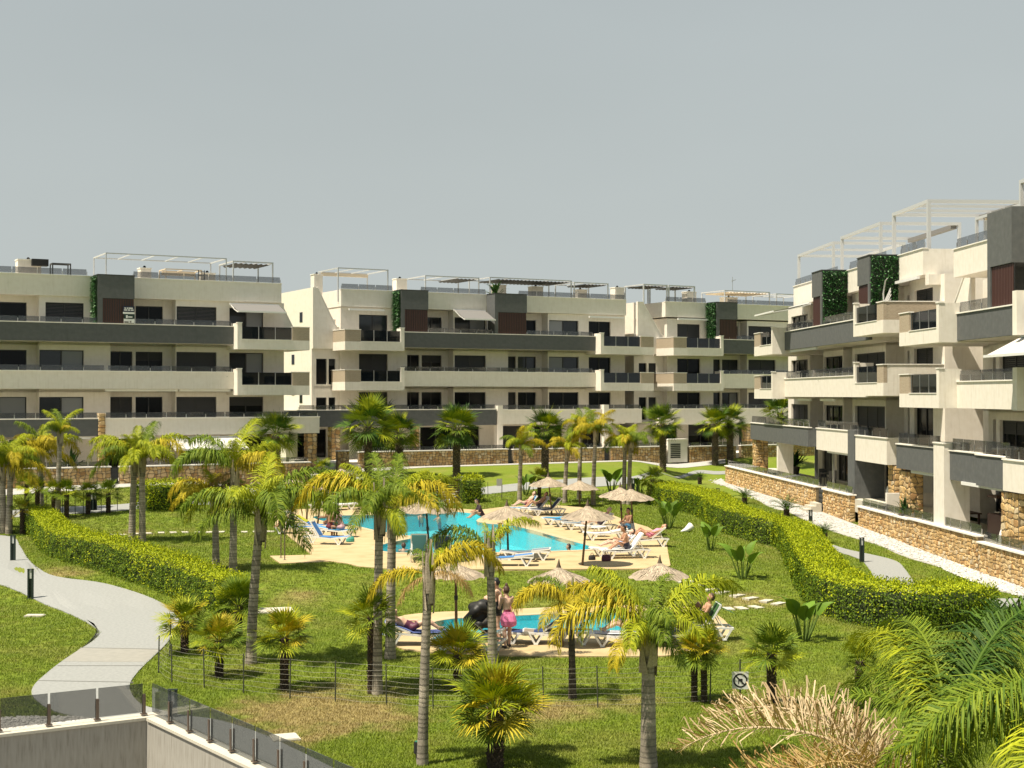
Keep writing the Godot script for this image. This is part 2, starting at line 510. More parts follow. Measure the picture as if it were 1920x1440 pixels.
func ground() -> void:
	patch.seed = 5
	patch.frequency = 0.1
	patch.fractal_octaves = 4
	dry = [Vector3(-4.70, -31.06, 1.60), Vector3(-3.79, -31.31, 1.50), Vector3(-2.82, -31.06, 1.10), Vector3(-5.53, -31.82, 1.00), Vector3(1.26, -31.82, 0.90), Vector3(-4.78, -28.74, 0.80), Vector3(0.59, -31.31, 0.90), Vector3(-4.56, -33.47, 0.80), Vector3(-9.88, -49.26, 1.00), Vector3(-16.63, -52.31, 1.00), Vector3(-7.33, -48.46, 1.00), Vector3(7.94, -47.68, 1.20), Vector3(-17.87, -66.51, 1.00), Vector3(2.69, -32.35, 0.80), Vector3(-11.11, -44.48, 0.60)]
	# the sunken court at the near left is open below the ground
	holes.append(Geometry2D.offset_polygon(PackedVector2Array([Vector2(-7.88, -30.43), Vector2(-27.30, -19.06), Vector2(-17.47, -5.80), Vector2(1.94, -17.18)]), 0.22)[0])
	# pools
	var main_pool := smooth_ring([Vector2(-10.55, -75.71), Vector2(-7.52, -76.38), Vector2(-5.00, -77.76), Vector2(-3.09, -78.47), Vector2(-1.64, -76.04), Vector2(-1.85, -72.82), Vector2(-1.21, -71.31), Vector2(-0.13, -70.44), Vector2(1.02, -67.67), Vector2(2.34, -63.66), Vector2(3.39, -60.52), Vector2(3.10, -59.27), Vector2(0.55, -58.47), Vector2(-2.20, -58.07), Vector2(-4.07, -58.07), Vector2(-5.37, -58.67), Vector2(-5.65, -61.17), Vector2(-4.75, -63.43), Vector2(-4.35, -64.62), Vector2(-5.21, -65.60), Vector2(-6.53, -67.67), Vector2(-7.67, -69.87), Vector2(-8.64, -71.31), Vector2(-9.81, -72.82)], 3)
	var main_deck := PackedVector2Array([Vector2(-13.85, -79.56), Vector2(-11.05, -81.06), Vector2(-7.51, -82.62), Vector2(-4.96, -81.83), Vector2(-3.06, -80.80), Vector2(-1.91, -79.93), Vector2(-0.16, -82.62), Vector2(1.90, -83.83), Vector2(3.89, -82.23), Vector2(5.30, -77.76), Vector2(5.95, -73.13), Vector2(6.72, -69.58), Vector2(6.93, -65.35), Vector2(6.81, -62.05), Vector2(6.51, -58.87), Vector2(6.06, -53.89), Vector2(5.60, -52.90), Vector2(2.80, -52.81), Vector2(0.00, -52.73), Vector2(-3.19, -52.73), Vector2(-4.60, -52.90), Vector2(-5.78, -53.55), Vector2(-6.40, -54.57), Vector2(-7.11, -55.27), Vector2(-8.98, -54.57), Vector2(-9.81, -57.11), Vector2(-8.16, -57.49), Vector2(-10.11, -64.37), Vector2(-11.91, -70.73)])
	pool(main_deck, main_pool, 0.65, 0.95, "pool")
	var small_pool := smooth_ring([Vector2(-2.43, -43.37), Vector2(-1.72, -44.20), Vector2(-1.14, -44.20), Vector2(0.15, -44.73), Vector2(2.07, -45.27), Vector2(3.25, -45.27), Vector2(4.68, -44.94), Vector2(5.15, -43.88), Vector2(4.96, -42.57), Vector2(4.29, -41.99), Vector2(2.66, -41.80), Vector2(1.26, -41.62), Vector2(0.05, -41.52), Vector2(-1.26, -41.52), Vector2(-2.20, -42.18)], 4)
	var small_deck := smooth_ring([Vector2(-3.66, -44.41), Vector2(-2.60, -45.50), Vector2(-1.18, -45.83), Vector2(0.65, -46.41), Vector2(2.39, -46.88), Vector2(4.27, -47.00), Vector2(5.54, -46.76), Vector2(6.31, -45.95), Vector2(6.62, -43.99), Vector2(6.44, -41.71), Vector2(5.84, -40.09), Vector2(4.81, -38.51), Vector2(4.13, -37.95), Vector2(2.32, -37.88), Vector2(1.00, -37.88), Vector2(-0.37, -38.03), Vector2(-2.20, -38.51), Vector2(-3.19, -39.24), Vector2(-3.62, -41.25)], 3)
	pool(small_deck, small_pool, 0.15, 0.6, "small_pool")
	# paths
	ribbon("path", [Vector2(-23.16, -52.77), Vector2(-19.84, -51.40), Vector2(-18.29, -50.35), Vector2(-16.45, -48.30), Vector2(-14.24, -45.34), Vector2(-12.42, -42.26), Vector2(-12.01, -40.61), Vector2(-11.92, -37.96), Vector2(-11.79, -35.82), Vector2(-11.57, -34.06), Vector2(-11.09, -32.79), Vector2(-10.09, -31.41), Vector2(-8.83, -30.71), Vector2(-8.18, -31.26), Vector2(-7.68, -31.01), Vector2(-6.96, -29.95), Vector2(-6.23, -29.00), Vector2(-5.51, -28.02), Vector2(-4.80, -27.03), Vector2(-3.88, -25.65)], [Vector2(-29.18, -66.46), Vector2(-25.49, -66.03), Vector2(-23.15, -65.06), Vector2(-21.27, -60.94), Vector2(-19.06, -55.66), Vector2(-17.09, -52.03), Vector2(-14.50, -50.44), Vector2(-11.91, -47.68), Vector2(-10.58, -44.69), Vector2(-9.86, -40.61), Vector2(-9.63, -37.73), Vector2(-9.51, -35.82), Vector2(-9.24, -34.06), Vector2(-8.54, -32.35), Vector2(-7.90, -31.67), Vector2(-7.25, -31.16), Vector2(-6.39, -30.71), Vector2(-5.38, -29.67), Vector2(-4.39, -28.31), Vector2(-3.21, -26.54)], M.path)
	for k in [[Vector2(-12.02, -39.24), Vector2(-9.73, -39.00), Vector2(-12.00, -39.17), Vector2(-9.72, -38.92)], [Vector2(-11.81, -36.64), Vector2(-9.59, -36.64), Vector2(-11.79, -36.58), Vector2(-9.57, -36.58)], [Vector2(-11.68, -34.80), Vector2(-9.29, -34.61), Vector2(-11.67, -34.74), Vector2(-9.28, -34.55)]]:
		ribbon("path_joint", [k[0], k[1]], [k[2], k[3]], M.path_joint, 0.034, 2, true)
	ribbon("path_band", [Vector2(-11.97, -39.16), Vector2(-10.89, -39.16), Vector2(-9.73, -39.00)], [Vector2(-11.85, -37.21), Vector2(-10.67, -37.13), Vector2(-9.63, -37.13)], M.path_band, 0.033, 4, true)
	ribbon("garden_path", [Vector2(-27.11, -70.23), Vector2(-24.25, -71.20), Vector2(-22.85, -71.86), Vector2(-19.95, -73.22), Vector2(-16.52, -77.95), Vector2(-12.93, -85.42), Vector2(-7.84, -86.28), Vector2(-4.26, -86.49), Vector2(-1.83, -87.82), Vector2(0.68, -89.65), Vector2(3.46, -91.32), Vector2(5.53, -91.32), Vector2(8.57, -94.34), Vector2(13.54, -108.40), Vector2(16.12, -109.16), Vector2(19.12, -109.79)], [Vector2(-28.00, -72.53), Vector2(-25.06, -73.56), Vector2(-23.62, -74.27), Vector2(-20.54, -75.36), Vector2(-16.91, -79.77), Vector2(-13.26, -87.57), Vector2(-8.04, -88.50), Vector2(-4.39, -89.19), Vector2(-1.90, -91.08), Vector2(0.70, -93.06), Vector2(3.59, -94.86), Vector2(5.81, -95.92), Vector2(8.81, -97.00), Vector2(13.71, -109.75), Vector2(16.31, -110.44), Vector2(19.35, -111.09)], M.path)
	ribbon("entrance_path", [Vector2(-14.24, -94.03), Vector2(-12.72, -93.31), Vector2(-10.86, -92.55), Vector2(-9.01, -91.57), Vector2(-7.41, -91.08)], [Vector2(-14.95, -98.70), Vector2(-13.45, -98.66), Vector2(-11.55, -98.39), Vector2(-9.89, -96.73), Vector2(-8.42, -94.59)], M.path, 0.034)
	ribbon("side_path", [Vector2(14.46, -65.86), Vector2(14.54, -63.84), Vector2(15.04, -60.95), Vector2(14.48, -56.60), Vector2(13.55, -51.75), Vector2(12.89, -47.32), Vector2(12.39, -43.11)], [Vector2(14.88, -67.21), Vector2(15.23, -64.38), Vector2(16.42, -60.95), Vector2(16.16, -57.85), Vector2(15.08, -52.10), Vector2(14.79, -48.86), Vector2(14.31, -45.04)], M.path)
	ribbon("side_path_branch", [Vector2(14.27, -49.00), Vector2(15.40, -48.45), Vector2(16.59, -48.18), Vector2(18.77, -48.18)], [Vector2(14.74, -50.59), Vector2(16.00, -50.35), Vector2(17.33, -50.35), Vector2(19.72, -50.59)], M.path, 0.034)
	# white gravel borders
	ribbon("gravel_border", [Vector2(15.24, -106.49), Vector2(15.75, -94.56), Vector2(15.26, -83.96), Vector2(15.67, -79.61), Vector2(15.85, -73.47), Vector2(16.46, -69.04), Vector2(17.10, -65.48), Vector2(17.25, -61.60), Vector2(18.14, -57.06), Vector2(17.90, -53.16), Vector2(18.52, -50.47), Vector2(18.82, -45.63)], [Vector2(15.99, -107.68), Vector2(16.43, -100.40), Vector2(16.75, -95.10), Vector2(17.10, -89.37), Vector2(17.47, -83.12), Vector2(17.82, -77.38), Vector2(18.15, -72.03), Vector2(18.46, -66.77), Vector2(18.76, -61.90), Vector2(19.01, -57.69), Vector2(19.31, -52.82), Vector2(19.53, -49.11)], M.gravel_bed, 0.025)
	ribbon("gravel_border_west", [Vector2(-29.92, -77.43), Vector2(-26.95, -79.04), Vector2(-24.37, -80.44), Vector2(-21.71, -81.88), Vector2(-18.95, -83.38), Vector2(-16.09, -84.94), Vector2(-13.11, -86.55), Vector2(-11.89, -87.21)], [Vector2(-30.82, -79.78), Vector2(-27.76, -81.44), Vector2(-25.11, -82.88), Vector2(-22.37, -84.37), Vector2(-19.53, -85.91), Vector2(-16.57, -87.52), Vector2(-13.51, -89.18), Vector2(-12.25, -89.86)], M.gravel_bed, 0.025)
	ribbon("gravel_border_north", [Vector2(-14.61, -96.46), Vector2(-11.87, -97.95), Vector2(-9.04, -99.48), Vector2(-6.13, -101.07), Vector2(-2.34, -103.12), Vector2(1.59, -105.26), Vector2(5.70, -107.49), Vector2(9.98, -109.81), Vector2(14.46, -112.24), Vector2(17.23, -113.75)], [Vector2(-14.87, -98.14), Vector2(-12.08, -99.66), Vector2(-9.20, -101.22), Vector2(-6.23, -102.83), Vector2(-2.38, -104.92), Vector2(1.62, -107.09), Vector2(5.80, -109.36), Vector2(10.16, -111.73), Vector2(14.71, -114.20), Vector2(17.54, -115.73)], M.gravel_bed, 0.025)
	ribbon("gravel_patch", [Vector2(-12.93, -29.49), Vector2(-11.88, -30.81), Vector2(-10.90, -31.01), Vector2(-10.12, -31.11), Vector2(-9.63, -31.06), Vector2(-9.14, -30.81)], [Vector2(-11.80, -26.91), Vector2(-11.00, -28.52), Vector2(-10.32, -29.35), Vector2(-9.72, -29.91), Vector2(-9.36, -30.19), Vector2(-9.00, -30.52)], M.gravel_bed, 0.02)
	# the lawn: one sheet out to the horizon
	var xs := [-900.0, -400.0, -200.0, -120.0, -80.0]
	var x := -60.0
	while x < 50.0:
		xs.append(x)
		x += 0.6
	xs.append_array([50.0, 80.0, 120.0, 200.0, 400.0, 900.0])
	var zs := [60.0, 20.0, 4.0]
	var z := -4.0
	while z > -132.0:
		zs.append(z)
		z -= 0.6
	zs.append_array([-132.0, -160.0, -240.0, -450.0, -900.0, -2000.0])
	var mb := MB.new()
	for j in zs.size() - 1:
		for i in xs.size() - 1:
			var skip := false
			if j > 2 and xs[i] > -14.0 and xs[i] < 9.0 and zs[j] < 1.0 and zs[j] > -85.0:
				for q in [Vector2(xs[i], zs[j]), Vector2(xs[i + 1], zs[j]), Vector2(xs[i], zs[j + 1]), Vector2(xs[i + 1], zs[j + 1])]:
					if inside(holes, q):
						skip = true
						break
			if skip:
				continue
			var p := [Vector2(xs[i], zs[j]), Vector2(xs[i + 1], zs[j]), Vector2(xs[i + 1], zs[j + 1]), Vector2(xs[i], zs[j + 1])]
			for t in [[0, 1, 2], [0, 2, 3]]:
				for k in [t[0], t[2], t[1]]:
					var q: Vector2 = p[k]
					mb.v.append(on_land(q.x, q.y))
					mb.c.append(lawn_colour(q.x, q.y))
					mb.n.append(Vector3(land(q.x - 0.3, q.y) - land(q.x + 0.3, q.y), 0.6, land(q.x, q.y - 0.3) - land(q.x, q.y + 0.3)).normalized())
	struct(put("lawn", mb.mesh(), M.lawn))
	grass()
	stepping()
	pebbles()

func grass() -> void:   # short blades standing in the lawn, thinner with distance
	var b := MB.new()
	for i in 7:
		var a := TAU * i / 7.0 + rf(-0.4, 0.4)
		var o := Vector3(rf(-0.05, 0.05), 0, rf(-0.05, 0.05))
		var lean := Vector3(cos(a), 0, sin(a)) * rf(0.01, 0.03)
		var side := Vector3(-sin(a), 0, cos(a)) * 0.007
		var h := rf(0.03, 0.055)
		b.col = Color.WHITE * rf(0.75, 1.15)
		b.col.a = 1.0
		b.tri(o - side, o + side, o + lean + Vector3(0, h, 0))
	var pos := []
	var tries := 0
	while pos.size() < 280000 and tries < 800000:
		tries += 1
		var d := 24.0 + pow(rng.randf(), 1.6) * 66.0
		var x := rf(-0.47, 0.47) * d
		var p := Vector2(x, -d)
		if inside(paved, p) or (d < 32.0 and inside(holes, p)):
			continue
		pos.append(p)
	var mm := MultiMesh.new()
	mm.transform_format = MultiMesh.TRANSFORM_3D
	mm.use_colors = true
	mm.mesh = b.mesh()
	mm.instance_count = pos.size()
	for i in pos.size():
		var p: Vector2 = pos[i]
		var s := rf(0.75, 1.35) * (1.0 + maxf(0.0, -p.y - 35.0) * 0.015)
		mm.set_instance_transform(i, Transform3D(Basis(Vector3.UP, rf(0, TAU)).scaled(Vector3(s, s * 0.9, s)), on_land(p.x, p.y, 0.0)))
		var c := lawn_colour(p.x, p.y) * rf(0.9, 1.25)
		c.a = 1.0
		mm.set_instance_color(i, c)
	var o := MultiMeshInstance3D.new()
	o.name = "grass"
	o.multimesh = mm
	o.material_override = M.blade
	add_child(o)
	tag(o, "short mown grass covering the lawns around the pools", "grass")
	stuff(o)

func stepping() -> void:
	var k := 0
	for row in [[Vector2(-19.90, -65.06), Vector2(-19.28, -65.81), Vector2(-18.70, -65.81), Vector2(-18.13, -65.81), Vector2(-17.64, -66.20), Vector2(-17.13, -66.38), Vector2(-16.58, -66.58), Vector2(-16.04, -66.72), Vector2(-15.52, -66.87), Vector2(-14.95, -66.94), Vector2(-14.40, -67.00), Vector2(-13.86, -67.17), Vector2(-12.77, -67.21), Vector2(-12.23, -67.34)], [Vector2(6.25, -50.78), Vector2(6.61, -50.18), Vector2(6.99, -49.51), Vector2(7.34, -49.10), Vector2(7.78, -48.62), Vector2(8.17, -48.22), Vector2(8.63, -47.83), Vector2(8.98, -47.45)], [Vector2(6.73, -46.47), Vector2(7.12, -46.36), Vector2(7.56, -46.47), Vector2(8.09, -46.71)]]:
		var path := Node3D.new()
		path.name = ["stepping_stone_path", "stepping_stone_path_east", "stepping_stone_path_branch"][k]
		add_child(path)
		struct(path)
		for i in row.size():
			var p: Vector2 = row[i]
			var d: Vector2 = (row[mini(i + 1, row.size() - 1)] - row[maxi(i - 1, 0)]).normalized()
			var mb := MB.new()
			mb.prism(PackedVector2Array([Vector2(-0.15, -0.28), Vector2(0.14, -0.27), Vector2(0.15, 0.27), Vector2(-0.14, 0.29)]), -0.05, 0.05)
			var o := put("slab", mb.mesh(), M.slab, path)
			o.position = on_land(p.x, p.y, 0.0)
			o.rotation.y = -d.angle() + rf(-0.12, 0.12)
		k += 1

func pebbles() -> void:   # loose white stones on the beds one can see near by
	var mb := MB.new()
	var beds := [PackedVector2Array([Vector2(-12.93, -29.49), Vector2(-11.88, -30.81), Vector2(-10.90, -31.01), Vector2(-10.12, -31.11), Vector2(-9.63, -31.06), Vector2(-9.14, -30.81), Vector2(-9.00, -30.52), Vector2(-9.36, -30.19), Vector2(-9.72, -29.91), Vector2(-10.32, -29.35), Vector2(-11.00, -28.52), Vector2(-11.80, -26.91)])]
	for ring in beds:
		var lo: Vector2 = ring[0]; var hi: Vector2 = ring[0]
		for p in ring:
			lo = lo.min(p); hi = hi.max(p)
		for i in 5200:
			var p := Vector2(rf(lo.x, hi.x), rf(lo.y, hi.y))
			if not Geometry2D.is_point_in_polygon(p, ring):
				continue
			pebble(mb, on_land(p.x, p.y, 0.03), rf(0.025, 0.05))
	var line := smooth_line([Vector2(15.61, -107.09), Vector2(16.09, -97.48), Vector2(16.00, -89.53), Vector2(16.38, -84.49), Vector2(16.66, -78.30), Vector2(17.14, -73.21), Vector2(17.62, -68.76), Vector2(17.86, -64.19), Vector2(18.45, -59.48), Vector2(18.46, -55.43), Vector2(18.91, -51.65), Vector2(19.17, -47.37)], 8)
	for i in line.size() - 1:
		var near := clampf((95.0 + line[i].y) / 40.0, 0.25, 1.0)
		for k in int(90 * near):
			var p: Vector2 = line[i].lerp(line[i + 1], rng.randf()) + Vector2(rf(-0.7, 0.7), rf(-0.3, 0.3))
			pebble(mb, on_land(p.x, p.y, 0.035), rf(0.04, 0.08))
	var o := put("gravel", mb.mesh(), M.pebble)
	tag(o, "loose white gravel lying on the borders by the walls", "gravel")
	stuff(o)

func pebble(mb: MB, p: Vector3, r: float) -> void:
	var g := rf(0.36, 0.62)
	mb.col = Color(g, g * 0.985, g * 0.94)
	var t := Basis.from_euler(Vector3(rf(-0.4, 0.4), rf(0, TAU), rf(-0.4, 0.4))).scaled(Vector3(r, r * 0.6, r * 0.8))
	var up := p + t * Vector3.UP
	var q := []
	for k in 5:
		var a := TAU * k / 5.0
		q.append(p + t * Vector3(cos(a), rf(-0.2, 0.2), sin(a)))
	for k in 5:
		mb.tri(up, q[(k + 1) % 5], q[k])

# ---------------------------------------------------------------- apartment buildings (x along the front, z out of it)
func bx(b: Node, called: String, x0: float, x1: float, y0: float, y1: float, z0: float, z1: float, m: Material) -> MeshInstance3D:
	var mb := MB.new()
	mb.box(Vector3(x0, y0, z0), Vector3(x1, y1, z1))
	return put(called, mb.mesh(), m, b)

func band(b: Node, x0: float, x1: float, top: float, z: float, m: Material, h := 1.1, deep := 4.0, cap_left := true, cap_right := true) -> void:
	var o := bx(b, "parapet", x0, x1, top - h, top, z - 0.2, z, m)
	var mb := MB.new()
	mb.box(Vector3(x0 - 0.03, top + 0.002, z - 0.24), Vector3(x1 + 0.03, top + 0.055, z + 0.05))
	put("coping", mb.mesh(), M.coping, o)
	bx(b, "floor_slab", x0 + 0.004, x1 - 0.004, top - h + 0.003, top - h + 0.26, z - deep, z - 0.203, M.cream)

func glass_rail(b: Node, x0: float, x1: float, y: float, z: float, h := 0.34, step := 1.25) -> void:
	var k := maxi(1, int(round((x1 - x0) / step)))
	var w := (x1 - x0) / k
	var key := "pane %.3f %.2f" % [w, h]
	if not made.has(key):
		var p := MB.new()
		p.box(Vector3(0.03, 0.03, -0.006), Vector3(w - 0.03, h, 0.006))
		made[key] = p.mesh()
	var posts := MB.new()
	for i in k + 1:
		posts.box(Vector3(x0 + i * w - 0.02, y, z - 0.02), Vector3(x0 + i * w + 0.02, y + h * 0.62, z + 0.02))
	stuff(put("rail_posts", posts.mesh(), M.steel, b))
	for i in k:
		var o := put("glass_panel", made[key], M.rail_glass, b)
		o.position = Vector3(x0 + i * w, y, z)

func window(b: Node, x0: float, x1: float, y0: float, y1: float, z: float, kind := 0) -> void:
	var mb := MB.new()
	var n := 2 if x1 - x0 > 1.3 else 1
	if x1 - x0 > 3.4:
		n = 3
	var f := 0.06
	mb.box(Vector3(x0, y0, z - 0.05), Vector3(x0 + f, y1, z + 0.02))
	mb.box(Vector3(x1 - f, y0, z - 0.05), Vector3(x1, y1, z + 0.02))
	mb.box(Vector3(x0 + f, y1 - f, z - 0.05), Vector3(x1 - f, y1, z + 0.02))
	mb.box(Vector3(x0 + f, y0, z - 0.05), Vector3(x1 - f, y0 + f, z + 0.02))
	for i in range(1, n):
		var xm := lerpf(x0, x1, float(i) / n)
		mb.box(Vector3(xm - 0.035, y0 + f, z - 0.05), Vector3(xm + 0.035, y1 - f, z + 0.015))
	var o := put("window", mb.mesh(), M.frame, b)
	var lowered := 0.0
	if kind == 0:      # some roller blinds are down, some half way
		lowered = [0.0, 1.0, 0.0, 0.45, 0.0, 0.22, 0.0][int(absf(x0 * 13.0 + y0 * 31.0)) % 7]
	if lowered > 0.0:
		var sl := MB.new()
		var y := y1 - 0.06
		var end := lerpf(y1 - 0.06, y0 + 0.06, lowered)
		while y > end:
			sl.quad(Vector3(x0 + 0.065, y - 0.085, z - 0.004), Vector3(x1 - 0.065, y - 0.085, z - 0.004), Vector3(x1 - 0.065, y, z - 0.020), Vector3(x0 + 0.065, y, z - 0.020))
			y -= 0.09
		put("blind", sl.mesh(), M.blind, o)
	for i in n:
		var a := lerpf(x0, x1, float(i) / n) + 0.04
		var d := lerpf(x0, x1, float(i + 1) / n) - 0.04
		var p := MB.new()
		if kind == 1:      # roller shutter down
			var y := y0 + 0.06
			while y < y1 - 0.07:
				p.quad(Vector3(a, y, z - 0.005), Vector3(d, y, z - 0.005), Vector3(d, y + 0.085, z - 0.022), Vector3(a, y + 0.085, z - 0.022))
				y += 0.09
			put("shutter", p.mesh(), M.shutter, o)
		else:
			p.box(Vector3(a, y0 + 0.05, z - 0.045), Vector3(d, y1 - 0.05, z - 0.03))
			put("pane", p.mesh(), (M.curtain if (i + int(x0 * 7.0)) % 3 == 0 else M.pane_sky) if kind == 2 else M.pane, o)

func wall_row(b: Node, segs: Array, y0: float, y1: float, floor_y: float, back := -9.0) -> void:
	# segs: [x0, x1, z, [[wx0, wx1, top, kind], ...]]
	for s in segs:
		var mb := MB.new()
		var z: float = s[2]
		mb.box(Vector3(s[0], y0, back), Vector3(s[1], y1, z - 0.3))
		var x: float = s[0]
		for w in s[3]:
			if w[0] > x + 0.001:
				mb.box(Vector3(x, y0, z - 0.298), Vector3(w[0], y1, z))
			mb.box(Vector3(w[0], w[2], z - 0.298), Vector3(w[1], y1, z))
			var sill: float = floor_y + (w[4] if w.size() > 4 else 0.02)
			if sill > y0 + 0.03:
				mb.box(Vector3(w[0], y0, z - 0.298), Vector3(w[1], sill, z))
			x = w[1]
		if x < s[1] - 0.001:
			mb.box(Vector3(x, y0, z - 0.298), Vector3(s[1], y1, z))
		put("wall", mb.mesh(), M.cream, b)
		for w in s[3]:
			window(b, w[0], w[1], floor_y + (w[4] if w.size() > 4 else 0.02), w[2], z - 0.16, w[3])

func slatted(b: Node, x0: float, x1: float, y0: float, y1: float, z: float) -> void:   # mahogany slats, each a part
	var o := bx(b, "slat_backing", x0, x1, y0, y1, z - 0.08, z - 0.03, M.frame)
	var k := int((x1 - x0) / 0.15)
	var mb := MB.new()
	mb.box(Vector3(0, y0 + 0.02, z - 0.029), Vector3(0.10, y1 - 0.02, z))
	var mesh := mb.mesh()
	for i in k:
		var s := put("slat", mesh, M.mahogany, o)
		s.position.x = x0 + (i + 0.17) * (x1 - x0) / k

func green_panel(b: Node, x: float, dir: float, z0: float, z1: float, y0: float, y1: float) -> void:   # planted wall facing along x
	var mb := MB.new()
	mb.col = Color(0.01, 0.03, 0.008)
	mb.box(Vector3(minf(x, x + dir * 0.05), y0, z0), Vector3(maxf(x, x + dir * 0.05), y1, z1))
	var area := (z1 - z0) * (y1 - y0)
	for i in int(area * 230):
		var p := Vector3(x + dir * rf(0.05, 0.13), rf(y0 + 0.02, y1), rf(z0, z1))
		var g := rf(0.5, 1.25)
		mb.col = Color(0.028 * g, 0.115 * g, 0.022 * g)
		if rng.randf() < 0.12:
			mb.col = Color(0.12, 0.24, 0.09) * rf(0.7, 1.2)
		var out := Vector3(dir * rf(0.5, 1.0), rf(-0.9, 0.3), rf(-0.6, 0.6)).normalized()
		var side := out.cross(Vector3(0, 1, rf(-0.4, 0.4))).normalized() * rf(0.03, 0.06)
		var l := rf(0.1, 0.2)
		mb.quad(p, p + out * l * 0.5 - side, p + out * l, p + out * l * 0.5 + side)
	put("green_wall", mb.mesh(), M.green_wall, b)

func frame_box(b: Node, x0: float, x1: float, y0: float, y1: float, z0: float, z1: float, panel_left: bool, green: int) -> void:
	# grey portal on the top storey with a slatted panel and, on one flank, a planted wall
	bx(b, "portal", x0, x1, y1 - 1.45, y1, z0, z1, M.grey)
	var px0 := x0 + (0.30 if panel_left else 0.02)
	var px1 := x1 - (0.02 if panel_left else 0.30)
	bx(b, "portal_post", x0 if panel_left else px1, px0 if panel_left else x1, y0, y1 - 1.452, z0, z1, M.grey)
	slatted(b, px0, px1, y0, y1 - 1.455, z1 - 0.06)
	bx(b, "portal_cap", x0 - 0.03, x1 + 0.03, y1 + 0.002, y1 + 0.05, z0, z1 + 0.03, M.dark_grey)
	bx(b, "portal_wall", px0 + 0.01, px1 - 0.01, y0, y1 - 1.46, z0, z1 - 0.16, M.frame)
	if green < 0:
		green_panel(b, x0, -1.0, z0, z1 - 0.06, y0, y1 - 0.02)
	elif green > 0:
		green_panel(b, x1, 1.0, z0, z1 - 0.06, y0, y1 - 0.02)

func corner_bay(b: Node, x0: float, x1: float, top: float, outer: int, deep: float, wood: float, side_wood := true, panes := 3) -> void:
	# balcony box standing 0.8 out of the front; outer -1: its open corner is at x0, +1: at x1
	var z := 0.8
	var y0 := top - 1.5
	var ys := top - 0.87
	var base := bx(b, "balcony_base", x0, x1, y0, ys, z - 0.2, z, M.cream)
	bx(b, "balcony_slab", x0 + 0.003, x1 - 0.003, y0 + 0.003, y0 + 0.26, -3.0, z - 0.203, M.cream)
	var xe := x0 if outer < 0 else x1           # outer end
	var e0 := xe if outer < 0 else xe - 0.2
	bx(b, "balcony_side", e0, e0 + 0.2, y0, ys, -deep, z - 0.202, M.cream)
	var w0 := x0 if outer < 0 else x1 - wood
	var wp := bx(b, "wood_panel", w0, w0 + wood, ys + 0.002, top, z - 0.19, z - 0.01, M.wood)
	bx(wp, "coping", w0 - 0.03, w0 + wood + 0.03, top + 0.002, top + 0.05, z - 0.22, z + 0.03, M.coping)
	var sp := bx(b, "wood_panel" if side_wood else "balcony_wall", e0 + 0.01, e0 + 0.19, ys + 0.002, top, -deep, z - 0.192, M.wood if side_wood else M.cream)
	bx(sp, "coping", e0 - 0.02, e0 + 0.22, top + 0.002, top + 0.05, -deep, z - 0.222, M.coping)
	var xi := x1 if outer < 0 else x0           # inner pilaster
	var p0 := xi - 0.3 if outer < 0 else xi
	var pl := bx(b, "pilaster", p0, p0 + 0.3, ys + 0.002, top + 0.2, z - 0.2, z, M.cream)
	bx(pl, "coping", p0 - 0.03, p0 + 0.33, top + 0.202, top + 0.25, z - 0.23, z + 0.03, M.coping)
	var i0 := xi - 0.2 if outer < 0 else xi
	bx(b, "balcony_return", i0, i0 + 0.2, y0, top + 0.2, -0.199, z - 0.202, M.cream)
	var g0 := w0 + wood + 0.02 if outer < 0 else p0 + 0.32
	var g1 := p0 - 0.02 if outer < 0 else w0 - 0.02
	for i in panes:
		var a := lerpf(g0, g1, float(i) / panes) + 0.03
		var d := lerpf(g0, g1, float(i + 1) / panes) - 0.03
		bx(b, "dark_glass_panel", a, d, ys + 0.04, top - 0.02, z - 0.11, z - 0.09, M.black_glass)
	for i in panes + 1:
		var a := lerpf(g0, g1, float(i) / panes)
		bx(b, "rail_post", a - 0.02, a + 0.02, ys + 0.002, top, z - 0.13, z - 0.07, M.steel)
	bx(base, "sill", g0 - 0.02, g1 + 0.02, ys + 0.002, ys + 0.035, z - 0.17, z + 0.03, M.coping)

func awning(b: Node, x0: float, x1: float, y: float, z: float, reach: float, drop: float, m: Material) -> void:
	var o := bx(b, "awning", x0, x1, y - 0.12, y + 0.02, z, z + 0.14, M.white)
	if reach > 0.2:
		var mb := MB.new()
		var a := Vector3(x0 + 0.05, y - 0.05, z + 0.14); var d := Vector3(x1 - 0.05, y - 0.05, z + 0.14)
		var e := Vector3(x1 - 0.05, y - drop, z + reach); var f := Vector3(x0 + 0.05, y - drop, z + reach)
		mb.quad(f, e, d, a)
		mb.quad(f + Vector3(0, -0.02, 0), a + Vector3(0, -0.02, 0), d + Vector3(0, -0.02, 0), e + Vector3(0, -0.02, 0))
		put("awning_cloth", mb.mesh(), m, o)
		var r := MB.new()
		r.bar(f, e, 0.07, 0.1)
		for q in [[a, f], [d, e]]:
			r.bar(q[0] + Vector3(0, -0.06, 0), (q[0] + q[1]) * 0.5 + Vector3(0, -0.12, 0), 0.04)
			r.bar((q[0] + q[1]) * 0.5 + Vector3(0, -0.12, 0), q[1] + Vector3(0, -0.05, 0), 0.04)
		put("awning_arm", r.mesh(), M.white, o)

